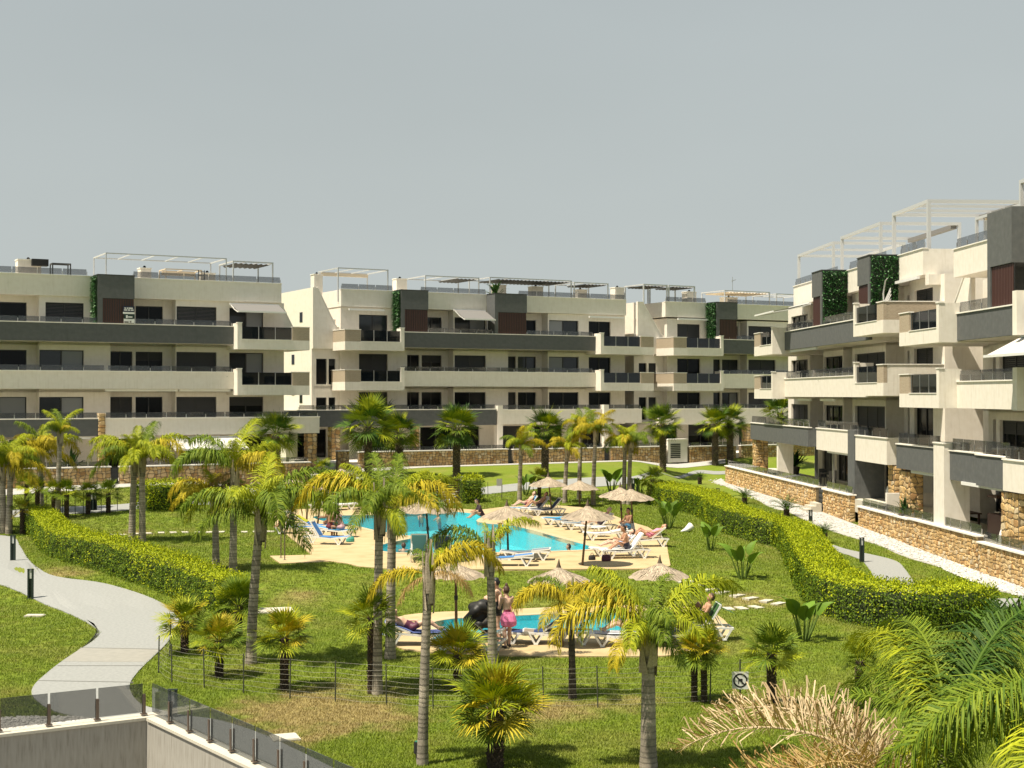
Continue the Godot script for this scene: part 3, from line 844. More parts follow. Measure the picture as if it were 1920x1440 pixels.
func pergola(b: Node, x0: float, x1: float, y0: float, y1: float, z0: float, z1: float, fold: Material = null, covered := 0.0, beams := 3, m: Material = null, t := 0.10) -> void:
	# steel frame on the roof terrace; covered 0..1: how much of its cloth is drawn
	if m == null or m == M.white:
		m = M.hazed_white
	var root := Node3D.new()
	root.name = "pergola"
	b.add_child(root, true)
	for x in [x0, x1]:
		for z in [z0, z1]:
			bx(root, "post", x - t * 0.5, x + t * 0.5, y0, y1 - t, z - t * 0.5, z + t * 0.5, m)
	var mb := MB.new()
	mb.box(Vector3(x0 - t * 0.5, y1 - t + 0.001, z0 - t * 0.5), Vector3(x1 + t * 0.5, y1, z0 + t * 0.5))
	mb.box(Vector3(x0 - t * 0.5, y1 - t + 0.001, z1 - t * 0.5), Vector3(x1 + t * 0.5, y1, z1 + t * 0.5))
	for x in [x0, x1]:
		mb.box(Vector3(x - t * 0.5, y1 - t + 0.001, z0 + t * 0.5), Vector3(x + t * 0.5, y1, z1 - t * 0.5))
	for i in beams:
		var x := lerpf(x0, x1, (i + 1.0) / (beams + 1.0))
		mb.box(Vector3(x - 0.025, y1 - t + 0.01, z0 + t * 0.5), Vector3(x + 0.025, y1 - 0.01, z1 - t * 0.5))
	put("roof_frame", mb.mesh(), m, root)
	if fold:
		var c := MB.new()
		var x := x0 + 0.1
		if covered > 0.0:
			var k := int((x1 - x0) * covered / 0.35)
			for i in k:
				var xa := x1 - 0.1 - (i + 1) * 0.35
				c.quad(Vector3(xa, y1 - 0.13, z1), Vector3(xa + 0.175, y1 - 0.22, z1), Vector3(xa + 0.175, y1 - 0.22, z0), Vector3(xa, y1 - 0.13, z0))
				c.quad(Vector3(xa + 0.175, y1 - 0.22, z1), Vector3(xa + 0.35, y1 - 0.13, z1), Vector3(xa + 0.35, y1 - 0.13, z0), Vector3(xa + 0.175, y1 - 0.22, z0))
		else:
			c.box(Vector3(x0 + 0.1, y1 - 0.34, z0 + 0.1), Vector3(x1 - 0.1, y1 - 0.11, z0 + 0.42))
		put("folded_cloth", c.mesh(), fold, root)

func chimney(b: Node, x0: float, x1: float, y0: float, y1: float, z: float, d := 0.8) -> void:
	var o := bx(b, "chimney", x0, x1, y0, y1, z - d, z, M.cream)
	bx(o, "cap", x0 - 0.04, x1 + 0.04, y1 + 0.002, y1 + 0.06, z - d - 0.04, z + 0.04, M.coping)
	var mb := MB.new()
	mb.ball(Vector3((x0 + x1) * 0.5, y1 + 0.13, z - d * 0.5), Vector3(0.1, 0.1, 0.1), 5, 8)
	put("vent_cowl", mb.mesh(), M.dark_grey, o)

func roof_band(b: Node, x0: float, x1: float, top: float, z: float, back: float) -> void:
	var o := bx(b, "roof_parapet", x0, x1, top - 1.28, top, z - 0.2, z, M.cream)
	bx(o, "coping", x0 - 0.03, x1 + 0.03, top + 0.002, top + 0.05, z - 0.24, z + 0.05, M.coping)
	bx(b, "roof_slab", x0 + 0.2, x1 - 0.2, top - 0.9, top - 0.6, back, z - 0.202, M.cream)
	for x in [x0, x1 - 0.2]:
		bx(b, "roof_parapet", x, x + 0.2, top - 1.28, top, back, z - 0.202, M.cream)
	bx(b, "soffit", x0 + 0.201, x1 - 0.201, top - 1.278, top - 1.1, back, z - 0.203, M.cream)

func stair_gable(b: Node, pts: Array, z0: float, z1: float) -> void:   # sloping stair wall (x, y outline) between z0 and z1
	var mb := MB.new()
	var poly := PackedVector2Array(pts)
	var idx := Geometry2D.triangulate_polygon(poly)
	for i in range(0, idx.size(), 3):
		var a := poly[idx[i]]; var d := poly[idx[i + 1]]; var e := poly[idx[i + 2]]
		if (d - a).cross(e - a) < 0.0:
			var t := d; d = e; e = t
		mb.tri(Vector3(a.x, a.y, z1), Vector3(d.x, d.y, z1), Vector3(e.x, e.y, z1))
		mb.tri(Vector3(a.x, a.y, z0), Vector3(e.x, e.y, z0), Vector3(d.x, d.y, z0))
	for i in poly.size():
		var a := poly[i]; var d := poly[(i + 1) % poly.size()]
		mb.quad(Vector3(a.x, a.y, z0), Vector3(d.x, d.y, z0), Vector3(d.x, d.y, z1), Vector3(a.x, a.y, z1))
	var o := put("stair_wall", mb.mesh(), M.cream, b)
	var c := MB.new()
	for i in poly.size():
		var a := poly[i]; var d := poly[(i + 1) % poly.size()]
		if absf(a.x - d.x) > 0.4 and minf(a.y, d.y) > poly[0].y + 0.3:
			c.bar(Vector3(a.x, a.y + 0.03, (z0 + z1) * 0.5), Vector3(d.x, d.y + 0.03, (z0 + z1) * 0.5), absf(z1 - z0) + 0.08, 0.05)
	put("coping", c.mesh(), M.coping, o)

func stones(parent: Node, x0: float, x1: float, y0: float, y1: float, z: float, size: float, single: int, along_x := true, sign := 1.0) -> void:
	# irregular stone facing on the plane z (or, with along_x false, on a plane across x; then x0..x1 run along z)
	var nx := maxi(1, int(round((x1 - x0) / size)))
	var ny := maxi(1, int(round((y1 - y0) / (size * 0.85))))
	var grid := []
	for j in ny + 1:
		var row := []
		for i in nx + 1:
			var jx := 0.0 if i == 0 or i == nx else rf(-0.4, 0.4)
			var jy := 0.0 if j == 0 or j == ny else rf(-0.4, 0.4)
			row.append(Vector2(lerpf(x0, x1, (i + jx) / nx), lerpf(y0, y1, (j + jy) / ny)))
		grid.append(row)
	var rest := MB.new()
	var left := single
	var order := range(nx)
	order.reverse()
	for i in order:
		for j in ny:
			var c := [grid[j][i], grid[j][i + 1], grid[j + 1][i + 1], grid[j + 1][i]]
			var mid: Vector2 = (c[0] + c[1] + c[2] + c[3]) * 0.25
			# cut the corners so that the pieces read as broken stone
			var ring := []
			for k in 4:
				var p: Vector2 = c[k]; var q: Vector2 = c[(k + 1) % 4]; var r: Vector2 = c[(k + 3) % 4]
				var a := rf(0.12, 0.4)
				ring.append(mid + (p.lerp(r, a * rf(0.5, 1.0)) - mid) * 0.93)
				ring.append(mid + (p.lerp(q, a * rf(0.5, 1.0)) - mid) * 0.93)
			var mb := rest if left <= 0 else MB.new()
			var g := rf(0.7, 1.15)
			var tone := rng.randf()
			mb.col = (Color(0.62, 0.43, 0.20) if tone < 0.45 else Color(0.70, 0.53, 0.30) if tone < 0.8 else Color(0.46, 0.28, 0.12) if tone < 0.92 else Color(0.74, 0.63, 0.45)) * g
			mb.col.a = 1.0
			var out := rf(0.008, 0.04)
			var dome := out + rf(0.0, 0.02)
			var tilt := Vector2(rf(-0.12, 0.12), rf(-0.12, 0.12))
			var f := func(p: Vector2, d: float) -> Vector3:
				var o := (z + sign * d)
				return Vector3(p.x, p.y, o) if along_x else Vector3(o, p.y, p.x)
			var top_ring := []
			for p in ring:
				top_ring.append(mid + (p - mid) * 0.84)
			var cm: Vector3 = f.call(mid, dome)
			for k in 8:
				var p: Vector2 = ring[k]; var q: Vector2 = ring[(k + 1) % 8]
				var tp: Vector2 = top_ring[k]; var tq: Vector2 = top_ring[(k + 1) % 8]
				var va: Vector3 = f.call(p, -0.01); var vb: Vector3 = f.call(q, -0.01)
				var vc: Vector3 = f.call(tq, out + tilt.dot(tq - mid)); var vd: Vector3 = f.call(tp, out + tilt.dot(tp - mid))
				var flip := (not along_x) != (sign < 0.0)
				if flip:
					mb.quad(vb, va, vd, vc); mb.tri(cm, vc, vd)
				else:
					mb.quad(va, vb, vc, vd); mb.tri(cm, vd, vc)
			if left > 0:
				put("stone", mb.mesh(), M.stone, parent)
				left -= 1
	if not rest.v.is_empty():
		stuff(put("stone_facing", rest.mesh(), M.stone, parent))

func stone_pillar(b: Node, x0: float, x1: float, y0: float, y1: float, z0: float, z1: float, size := 0.3) -> void:
	var o := bx(b, "stone_pillar", x0, x1, y0, y1, z0, z1, M.mortar)
	stones(o, x0, x1, y0, y1, z1, size, 0)
	stones(o, z0, z1, y0, y1, x0, size, 0, false, -1.0)
	stones(o, z0, z1, y0, y1, x1, size, 0, false, 1.0)

func pot_plant(b: Node, p: Vector3, h: float, spread: float) -> void:
	var mb := MB.new()
	mb.col = Color(0.10, 0.09, 0.08)
	mb.tube([p, p + Vector3(0, h * 0.28, 0)], [spread * 0.28, spread * 0.36], 8)
	for i in 34:
		var a := rf(0, TAU); var e := rf(0.35, 1.4)
		var d := Vector3(cos(a) * cos(e), sin(e), sin(a) * cos(e))
		var s := p + Vector3(0, h * 0.26, 0)
		var m := s + d * h * rf(0.35, 0.6)
		var t := m + (d + Vector3(0, -0.7, 0)).normalized() * h * rf(0.15, 0.35)
		var w := d.cross(Vector3.UP).normalized() * h * 0.045
		mb.col = Color(0.03, 0.075, 0.015) * rf(0.6, 1.5)
		mb.quad(s - w * 0.4, s + w * 0.4, m + w, m - w)
		mb.tri(m - w, m + w, t)
	put("potted_plant", mb.mesh(), M.leaf, b)

func balcony_set(b: Node, x: float, y: float, z: float) -> void:   # a table with two chairs on a balcony
	var mb := MB.new()
	mb.box(Vector3(x - 0.45, y + 0.68, z - 0.4), Vector3(x + 0.45, y + 0.72, z + 0.4))
	for sx in [-0.4, 0.4]:
		for sz in [-0.34, 0.34]:
			mb.bar(Vector3(x + sx, y, z + sz), Vector3(x + sx, y + 0.68, z + sz), 0.04)
	put("balcony_table", mb.mesh(), M.dark_grey, b)
	for s in [-1.0, 1.0]:
		var c := MB.new()
		var cx: float = x + s * 0.85
		c.box(Vector3(cx - 0.24, y + 0.4, z - 0.24), Vector3(cx + 0.24, y + 0.44, z + 0.24))
		c.box(Vector3(cx + s * 0.2, y + 0.44, z - 0.24), Vector3(cx + s * 0.24, y + 0.92, z + 0.24))
		for sx in [-0.2, 0.2]:
			for sz in [-0.2, 0.2]:
				c.bar(Vector3(cx + sx, y, z + sz), Vector3(cx + sx, y + 0.4, z + sz), 0.035)
		put("balcony_chair", c.mesh(), M.dark_grey if s < 0 else M.awning_grey, b)

func sign_board(b: Node, x0: float, x1: float, y0: float, y1: float, z: float, m: Material, ink: Material, marks: Array) -> void:
	# marks: pale strokes too small to read, each [left, right, bottom, top] as shares of the board
	var o := bx(b, "sign", x0, x1, y0, y1, z - 0.02, z, m)
	for k in marks:
		bx(o, "print", lerpf(x0, x1, k[0]), lerpf(x0, x1, k[1]), lerpf(y0, y1, k[2]), lerpf(y0, y1, k[3]), z + 0.001, z + 0.005, ink)

func buildings() -> void:
	building_west()
	building_middle()
	building_north()
	building_east()
	building_near()

func building_west() -> void:
	var b := thing("apartment_building", "four storey cream and grey apartment block at the left edge with slatted balcony rails", "building", Vector3(-18.4, 0, -92.1), deg_to_rad(28.5), "apartment blocks around the garden")
	var P := [5.73, 8.68, 11.67]
	var xl := -21.0
	var xr := 4.2
	# storeys: first, second, third
	for k in 3:
		var fl: float = P[k] - 1.0
		var top: float = (P[k + 1] - 1.1) if k < 2 else 13.44
		var wt := fl + 2.36
		wall_row(b, [
			[xl, -11.79, -2.6, [[-19.5, -17.0, wt, 0], [-15.6, -12.36, wt, 2 if k == 0 else 0]]],
			[-11.79, -7.4, -1.6, [[-11.41 if k == 2 else -11.79 + 0.02, -9.06, wt, 1 if k == 2 else 2]]],
			[-7.4, -3.2, -2.6, [[-7.28, -5.77, wt, 0], [-5.56, -3.79, wt, 0]]],
			[-3.2, xr, -1.6, [[-3.17 + 0.02, -0.47, wt, 1 if k == 2 else 0], [0.4, 2.76, wt, 2 if k > 0 else 0]]],
		], fl - 0.3, top, fl)
	# balcony bands
	band(b, xl, 0.2, P[2], 0.0, M.grey, 1.13)
	band(b, xl, 0.2, P[1], 0.0, M.cream, 1.08)
	glass_rail(b, xl, -6.9, P[2] + 0.05, -0.1); glass_rail(b, -6.2, 0.1, P[2] + 0.05, -0.1)
	glass_rail(b, xl, -8.1, P[1] + 0.05, -0.1); glass_rail(b, -7.9, 0.1, P[1] + 0.05, -0.1)
	for k in [1, 2]:
		corner_bay(b, 0.2, 5.15, P[k] + 0.03, 1, 3.6, 1.2)
	# first floor terrace
	band(b, xl, -8.72, P[0], 1.2, M.grey, 1.05, 5.0)
	band(b, -8.36, 5.7, P[0], 1.2, M.cream, 1.05, 5.0)
	bx(b, "terrace_side", 5.5, 5.7, P[0] - 1.05, P[0], -3.5, 0.997, M.cream)
	stone_pillar(b, -8.72, -8.36, 2.0, P[0] + 0.35, 0.7, 1.3, 0.26)
	glass_rail(b, xl, -8.8, P[0] + 0.06, 1.1); glass_rail(b, -8.3, 5.6, P[0] + 0.06, 1.1)
	# ground floor
	var g := 2.1
	wall_row(b, [[xl, -9.4, -2.6, [[-18.0, -14.5, 4.4, 0], [-13.4, -11.6, 4.4, 0]]], [-9.4, -3.4, -1.8, [[-8.2, -5.0, 4.4, 0]]], [-3.4, xr, -2.4, [[-2.6, 0.6, 4.4, 0], [1.4, 3.4, 4.4, 0]]]], g - 0.4, 4.66, g)
	bx(b, "terrace_floor", xl, 5.6, g - 0.6, g - 0.02, -1.7, 4.6, M.cream)
	stone_pillar(b, 4.9, 5.55, 2.0, 4.66, 0.45, 1.1)
	stone_pillar(b, 2.9, 3.3, 2.0, 4.66, -1.2, -0.6)
	awning(b, -13.5, -9.2, 4.62, 0.9, 0.0, 0.0, M.awning_white)
	awning(b, -7.6, -5.2, 4.62, 0.9, 0.0, 0.0, M.awning_white)
	awning(b, -4.4, 0.4, 4.55, 0.95, 1.7, 0.75, M.awning_white)
	awning(b, -8.0, -3.4, P[1] - 1.12, -0.5, 0.0, 0.0, M.awning_white)
	awning(b, -3.3, 0.1, P[1] - 1.12, -0.5, 0.0, 0.0, M.awning_white)
	awning(b, 0.3, 3.7, 13.3, -1.25, 1.7, 0.62, M.awning_grey)
	# top: parapet, portal, stair wall
	roof_band(b, xl, 3.95, 14.72, -1.4, -9.0)
	frame_box(b, -8.54, -6.26, P[2] + 0.06, 14.74, -1.38, 0.004, true, -1)
	glass_rail(b, xl, -8.9, 14.77, -1.5, 0.4, 1.6); glass_rail(b, -6.0, 3.9, 14.77, -1.5, 0.4, 1.6)
	stair_gable(b, [Vector2(3.96, 10.6), Vector2(5.6, 10.6), Vector2(5.6, 11.5), Vector2(4.2, 14.2), Vector2(3.96, 14.2)], -3.4, -3.2)
	bx(b, "end_wall", 3.96, 4.2, 1.8, 10.55, -9.0, -3.6, M.cream)
	# roof terrace
	chimney(b, -12.9, -11.5, 13.8, 15.7, -2.6, 1.0)
	bx(b, "water_tank", -12.1, -11.1, 15.35, 15.78, -2.9, -2.3, M.black)
	chimney(b, -5.2, -4.5, 13.8, 15.5, -2.8); chimney(b, -1.1, -0.2, 13.8, 15.35, -2.8)
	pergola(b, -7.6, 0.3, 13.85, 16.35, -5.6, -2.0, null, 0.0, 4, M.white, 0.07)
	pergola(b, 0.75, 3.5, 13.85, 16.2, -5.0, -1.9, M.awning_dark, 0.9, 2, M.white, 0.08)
	pergola(b, -3.6, -1.2, 13.85, 15.55, -4.2, -2.6, M.awning_cream, 0.0, 1, M.awning_cream, 0.07)
	pergola(b, -10.8, -9.7, 13.85, 15.6, -3.4, -2.6, null, 0.0, 0, M.dark_grey, 0.07)
	var steps := MB.new()
	for i in 7:
		steps.bar(Vector3(-1.5, 13.9 + i * 0.25, -2.3), Vector3(-1.1, 13.9 + i * 0.25, -2.3), 0.04)
	for x in [-1.5, -1.1]:
		steps.bar(Vector3(x, 13.8, -2.3), Vector3(x, 15.5, -2.3), 0.05)
	put("ladder", steps.mesh(), M.frame, b)
	# what stands on the balconies
	for q in [[-11.0, 10.67], [-2.2, 7.68], [-10.5, 7.68], [-1.5, 4.73], [-6.0, 4.73]]:
		balcony_set(b, q[0], q[1], -0.9)
	pot_plant(b, Vector3(0.0, 7.9, -0.6), 1.1, 0.6)
	pot_plant(b, Vector3(-10.2, 2.1, 0.2), 1.9, 1.1)
	sign_board(b, -7.0, -6.28, 12.46, 12.82, 0.09, M.sign_blue, M.white, [[0.12, 0.26, 0.55, 0.75], [0.32, 0.46, 0.55, 0.75], [0.5, 0.85, 0.55, 0.75], [0.08, 0.36, 0.22, 0.42], [0.42, 0.62, 0.22, 0.42], [0.68, 0.92, 0.22, 0.42]])
	sign_board(b, -7.0, -6.28, 12.33, 12.45, 0.09, M.white, M.white, [])
	sign_board(b, -6.95, -6.28, 12.03, 12.32, 0.09, M.sign_green, M.white, [[0.2, 0.36, 0.12, 0.75], [0.4, 0.8, 0.25, 0.5]])
	sign_board(b, -6.95, -6.28, 11.76, 12.02, 0.09, M.white, M.awning_grey, [[0.05, 0.45, 0.05, 0.4], [0.55, 0.7, 0.1, 0.5]])

func building_middle() -> void:
	var b := thing("apartment_building", "four storey cream and grey apartment block in the middle behind the main pool", "building", Vector3(-7.9, 0, -107.5), deg_to_rad(28.5), "apartment blocks around the garden")
	var P := [6.08, 9.0, 12.0]
	for k in 3:
		var fl: float = P[k] - 1.0
		var top: float = (P[k + 1] - 1.1) if k < 2 else 13.9
		var wt := fl + 2.36
		var row := [
			[-4.9, 0.6, -1.6, [[-3.41, -1.03, wt, 2 if k == 2 else 0]]],
			[0.6, 4.6, -2.6, [[0.75, 2.09, wt, 0], [2.3, 4.05, wt, 2 if k == 2 else 0]]],
			[4.6, 9.5, -1.6, [[4.7, 7.48, wt, 2 if k == 2 else 0]]],
			[9.5, 13.2, -2.6, [[9.66, 10.75, wt, 0], [10.95, 12.65, wt, 2 if k == 1 else 0]]],
			[13.2, 20.7, -1.6, [[13.3, 16.14, wt, 2 if k > 0 else 0], [17.12, 19.28, wt, 0]]],
		]
		wall_row(b, row, fl - 0.3, top, fl)
		# the stair bay at the left end, set forward of nothing and open above
		wall_row(b, [[-6.9, -4.903, -1.9, [[-6.75, -5.9, fl + 1.95, 0], [-5.75, -5.2, fl + 1.95, 0]]]], fl - 0.3, top if k < 2 else P[2] + 0.4, fl)
	band(b, -0.7, 16.8, P[2], 0.0, M.grey, 1.15)
	band(b, -0.7, 16.8, P[1], 0.0, M.cream, 1.12)
	glass_rail(b, 1.7, 7.3, P[2] + 0.05, -0.1); glass_rail(b, 10.4, 16.6, P[2] + 0.05, -0.1)
	glass_rail(b, -0.6, 16.6, P[1] + 0.05, -0.1)
	for k in [1, 2]:
		corner_bay(b, -5.5, -0.7, P[k] + 0.06, -1, 3.6, 1.25)
		corner_bay(b, 16.8, 22.0, P[k] + 0.06, 1, 2.2, 1.3)
	# first floor terrace
	band(b, -9.3, 6.95, P[0], 1.2, M.grey, 1.2, 5.0)
	bx(b, "terrace_side", -9.3, -9.1, P[0] - 1.2, P[0], -4.0, 0.997, M.grey)
	band(b, 7.5, 20.6, P[0] - 0.05, 1.1, M.cream, 1.1, 5.0)
	bx(b, "terrace_pillar", 7.05, 7.5, 2.3, P[0] + 0.3, 0.6, 1.25, M.cream)
	bx(b, "terrace_pillar", 16.72, 17.2, 2.3, P[0] + 0.35, 0.85, 1.4, M.cream)
	glass_rail(b, -9.2, 6.9, P[0] + 0.06, 1.1); glass_rail(b, 7.6, 20.5, P[0] + 0.01, 1.0)
	var g := 2.45
	wall_row(b, [[-8.8, -4.0, -2.8, [[-7.9, -7.0, 4.6, 0], [-6.5, -5.6, 4.6, 0]]], [-4.0, 8.0, -2.2, [[-2.8, 0.2, 4.7, 0], [2.0, 4.8, 4.7, 0], [5.6, 7.2, 4.7, 0]]], [8.0, 20.7, -2.4, [[8.8, 11.2, 4.7, 0], [12.4, 15.0, 4.7, 0], [16.0, 19.2, 4.7, 0]]]], g - 0.4, 4.86, g)
	bx(b, "terrace_floor", -8.8, 20.7, g - 0.6, g - 0.02, -2.1, 4.6, M.cream)
	stone_pillar(b, -6.66, -5.95, 2.2, 4.86, 0.3, 1.0); stone_pillar(b, 0.6, 1.1, 2.2, 4.86, -1.0, -0.5)
	awning(b, 4.4, 7.2, 13.95, -1.2, 1.9, 0.85, M.awning_grey)
	awning(b, -4.4, -1.5, 13.75, -1.25, 0.0, 0.0, M.awning_white)
	awning(b, 16.9, 20.3, 13.75, -1.25, 0.0, 0.0, M.awning_white)
	roof_band(b, -4.95, 20.7, 15.2, -1.4, -9.0)
	frame_box(b, -0.62, 1.66, P[2] + 0.06, 15.22, -1.38, 0.004, true, -1)
	frame_box(b, 7.45, 10.35, P[2] + 0.06, 15.22, -1.38, 0.004, true, 0)
	glass_rail(b, -4.9, -0.7, 15.25, -1.5, 0.4, 1.6); glass_rail(b, 1.7, 7.4, 15.25, -1.5, 0.4, 1.6); glass_rail(b, 10.4, 20.6, 15.25, -1.5, 0.4, 1.6)
	# stair to the roof at the left end
	stair_gable(b, [Vector2(-7.1, 10.7), Vector2(-5.25, 10.7), Vector2(-5.25, 12.35), Vector2(-6.75, 15.3), Vector2(-7.1, 15.3)], -1.9, -1.65)
	var side := MB.new()
	side.box(Vector3(-7.1, 1.9, -11.0), Vector3(-6.905, 15.3, -1.902))
	put("end_wall", side.mesh(), M.cream, b)
	for q in [[12.8, -4.2], [9.6, -6.0], [7.2, -6.0], [6.6, -4.2]]:
		bx(b, "stair_window", -7.13, -7.08, q[0], q[0] + 0.75, q[1] - 0.3, q[1] + 0.3, M.pane)
	var fl := MB.new()
	for i in 14:
		fl.box(Vector3(-6.7 + i * 0.125, 10.9, -3.2), Vector3(-6.575 + i * 0.125, 14.9 - i * 0.2, -1.91))
	put("roof_stair", fl.mesh(), M.cream, b)
	# roof terrace
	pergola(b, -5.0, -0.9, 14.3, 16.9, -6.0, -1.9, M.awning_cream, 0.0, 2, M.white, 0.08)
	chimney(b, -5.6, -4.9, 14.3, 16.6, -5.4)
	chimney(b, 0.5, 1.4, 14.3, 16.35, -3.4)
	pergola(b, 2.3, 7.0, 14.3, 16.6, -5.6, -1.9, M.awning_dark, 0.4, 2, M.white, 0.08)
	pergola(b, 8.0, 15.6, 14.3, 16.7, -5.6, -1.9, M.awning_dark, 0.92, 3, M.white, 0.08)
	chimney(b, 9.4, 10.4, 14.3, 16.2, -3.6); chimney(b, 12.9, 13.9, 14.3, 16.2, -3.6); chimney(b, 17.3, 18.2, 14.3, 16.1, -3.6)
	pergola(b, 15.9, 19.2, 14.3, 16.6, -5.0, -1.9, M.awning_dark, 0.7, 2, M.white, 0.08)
	pot_plant(b, Vector3(8.5, 14.6, -1.9), 1.9, 0.7)
	for q in [[-2.2, 5.08], [3.6, 11.0], [6.4, 11.0], [11.0, 8.0], [5.5, 8.0], [12.0, 5.08], [2.0, 5.08]]:
		balcony_set(b, q[0], q[1], -0.9)
	pot_plant(b, Vector3(-1.6, 5.1, -0.6), 1.9, 0.8); pot_plant(b, Vector3(-5.2, 5.1, 0.4), 1.2, 0.9); pot_plant(b, Vector3(4.9, 5.1, 0.2), 1.6, 0.8); pot_plant(b, Vector3(6.6, 5.1, 0.4), 1.2, 0.8)

func building_north() -> void:
	var b := thing("apartment_building", "cream and grey apartment block right of centre half hidden by the nearer right block", "building", Vector3(-7.9, 0, -107.5), deg_to_rad(28.5), "apartment blocks around the garden")
	b.position = Vector3(-7.9, 0, -107.5)
	var P := [6.08, 9.0, 12.0]
	for k in 3:
		var fl: float = P[k] - 1.0
		var top: float = (P[k + 1] - 1.1) if k < 2 else 13.8
		var wt := fl + 2.36
		wall_row(b, [[25.0, 29.9, -1.6, [[26.07, 28.5, wt, 0]]], [29.9, 33.6, -2.6, [[30.0, 31.4, wt, 0 if k else 2], [31.6, 33.4, wt, 0 if k else 2]]], [33.6, 44.0, -1.6, [[33.75, 36.8, wt, 0], [38.5, 41.0, wt, 0]]]], fl - 0.3, top, fl)
		wall_row(b, [[22.0, 24.997, -2.2, [[22.5, 23.3, fl + 1.95, 0], [23.5, 24.3, fl + 1.95, 0]]]], fl - 0.3, top if k < 2 else P[2] + 0.4, fl)
	band(b, 29.2, 44.0, P[2], 0.0, M.grey, 1.2)
	band(b, 29.2, 44.0, P[1], 0.0, M.cream, 1.2)
	glass_rail(b, 29.3, 44.0, P[2] + 0.05, -0.1); glass_rail(b, 29.3, 44.0, P[1] + 0.05, -0.1)
	for k in [1, 2]:
		corner_bay(b, 24.0, 29.2, P[k] + 0.06, -1, 2.6, 1.35)
	band(b, 22.3, 44.0, P[0] - 0.05, 1.1, M.cream, 1.3, 5.0)
	glass_rail(b, 22.4, 43.9, P[0] + 0.01, 1.0)
	var g := 2.45
	wall_row(b, [[22.0, 32.0, -2.4, [[24.5, 26.6, 4.7, 0], [27.8, 30.6, 4.7, 0]]], [32.0, 44.0, -2.0, [[33.0, 36.0, 4.7, 0]]]], g - 0.4, 4.7, g)
	bx(b, "terrace_floor", 21.4, 44.0, g - 0.6, g - 0.02, -1.9, 4.6, M.cream)
	stone_pillar(b, 31.5, 32.2, 2.2, 4.7, 0.3, 1.0)
	roof_band(b, 24.7, 44.0, 15.2, -1.4, -9.0)
	frame_box(b, 29.08, 31.31, P[2] + 0.06, 15.22, -1.38, 0.004, true, -1)
	glass_rail(b, 24.8, 29.0, 15.25, -1.5, 0.4, 1.6); glass_rail(b, 31.4, 43.9, 15.25, -1.5, 0.4, 1.6)
	stair_gable(b, [Vector2(22.1, 10.7), Vector2(24.6, 10.7), Vector2(24.6, 12.2), Vector2(22.6, 15.1), Vector2(22.1, 15.1)], -2.0, -1.75)
	bx(b, "end_wall", 22.0, 22.2, 1.9, 15.1, -10.0, -2.21, M.cream)
	awning(b, 25.8, 29.0, 13.8, -1.2, 0.0, 0.0, M.awning_white)
	awning(b, 25.6, 29.4, 10.8, -0.4, 0.0, 0.0, M.awning_white)
	chimney(b, 21.6, 22.5, 14.3, 16.5, -4.5); chimney(b, 28.4, 29.4, 14.3, 16.3, -3.4)
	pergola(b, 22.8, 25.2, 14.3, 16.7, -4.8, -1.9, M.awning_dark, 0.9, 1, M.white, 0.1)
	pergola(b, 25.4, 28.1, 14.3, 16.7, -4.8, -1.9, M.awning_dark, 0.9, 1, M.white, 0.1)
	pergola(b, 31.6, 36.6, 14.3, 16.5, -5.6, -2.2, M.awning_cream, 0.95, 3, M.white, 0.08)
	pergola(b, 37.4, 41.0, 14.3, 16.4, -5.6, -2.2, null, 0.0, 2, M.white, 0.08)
	chimney(b, 33.0, 34.4, 14.3, 16.0, -4.0)
	var an := MB.new()
	an.tube([Vector3(34.6, 14.3, -5.0), Vector3(34.6, 18.0, -5.0)], [0.03, 0.02], 6)
	an.bar(Vector3(34.5, 17.6, -5.0), Vector3(34.95, 17.75, -5.0), 0.05)
	put("antenna", an.mesh(), M.steel, b)
	sign_board(b, 34.2, 35.0, 6.1, 6.85, 1.16, M.white, M.wood, [[0.05, 0.3, 0.1, 0.35], [0.35, 0.6, 0.1, 0.35], [0.65, 0.9, 0.1, 0.35], [0.15, 0.85, 0.45, 0.7]])
	for q in [[32.0, 5.08], [27.5, 5.08]]:
		balcony_set(b, q[0], q[1], -0.9)

func east_frame(called_label: String) -> Node3D:
	return thing("apartment_building", called_label, "building", Vector3(18.3, 0, -75.6), deg_to_rad(-86.5378), "apartment blocks around the garden")

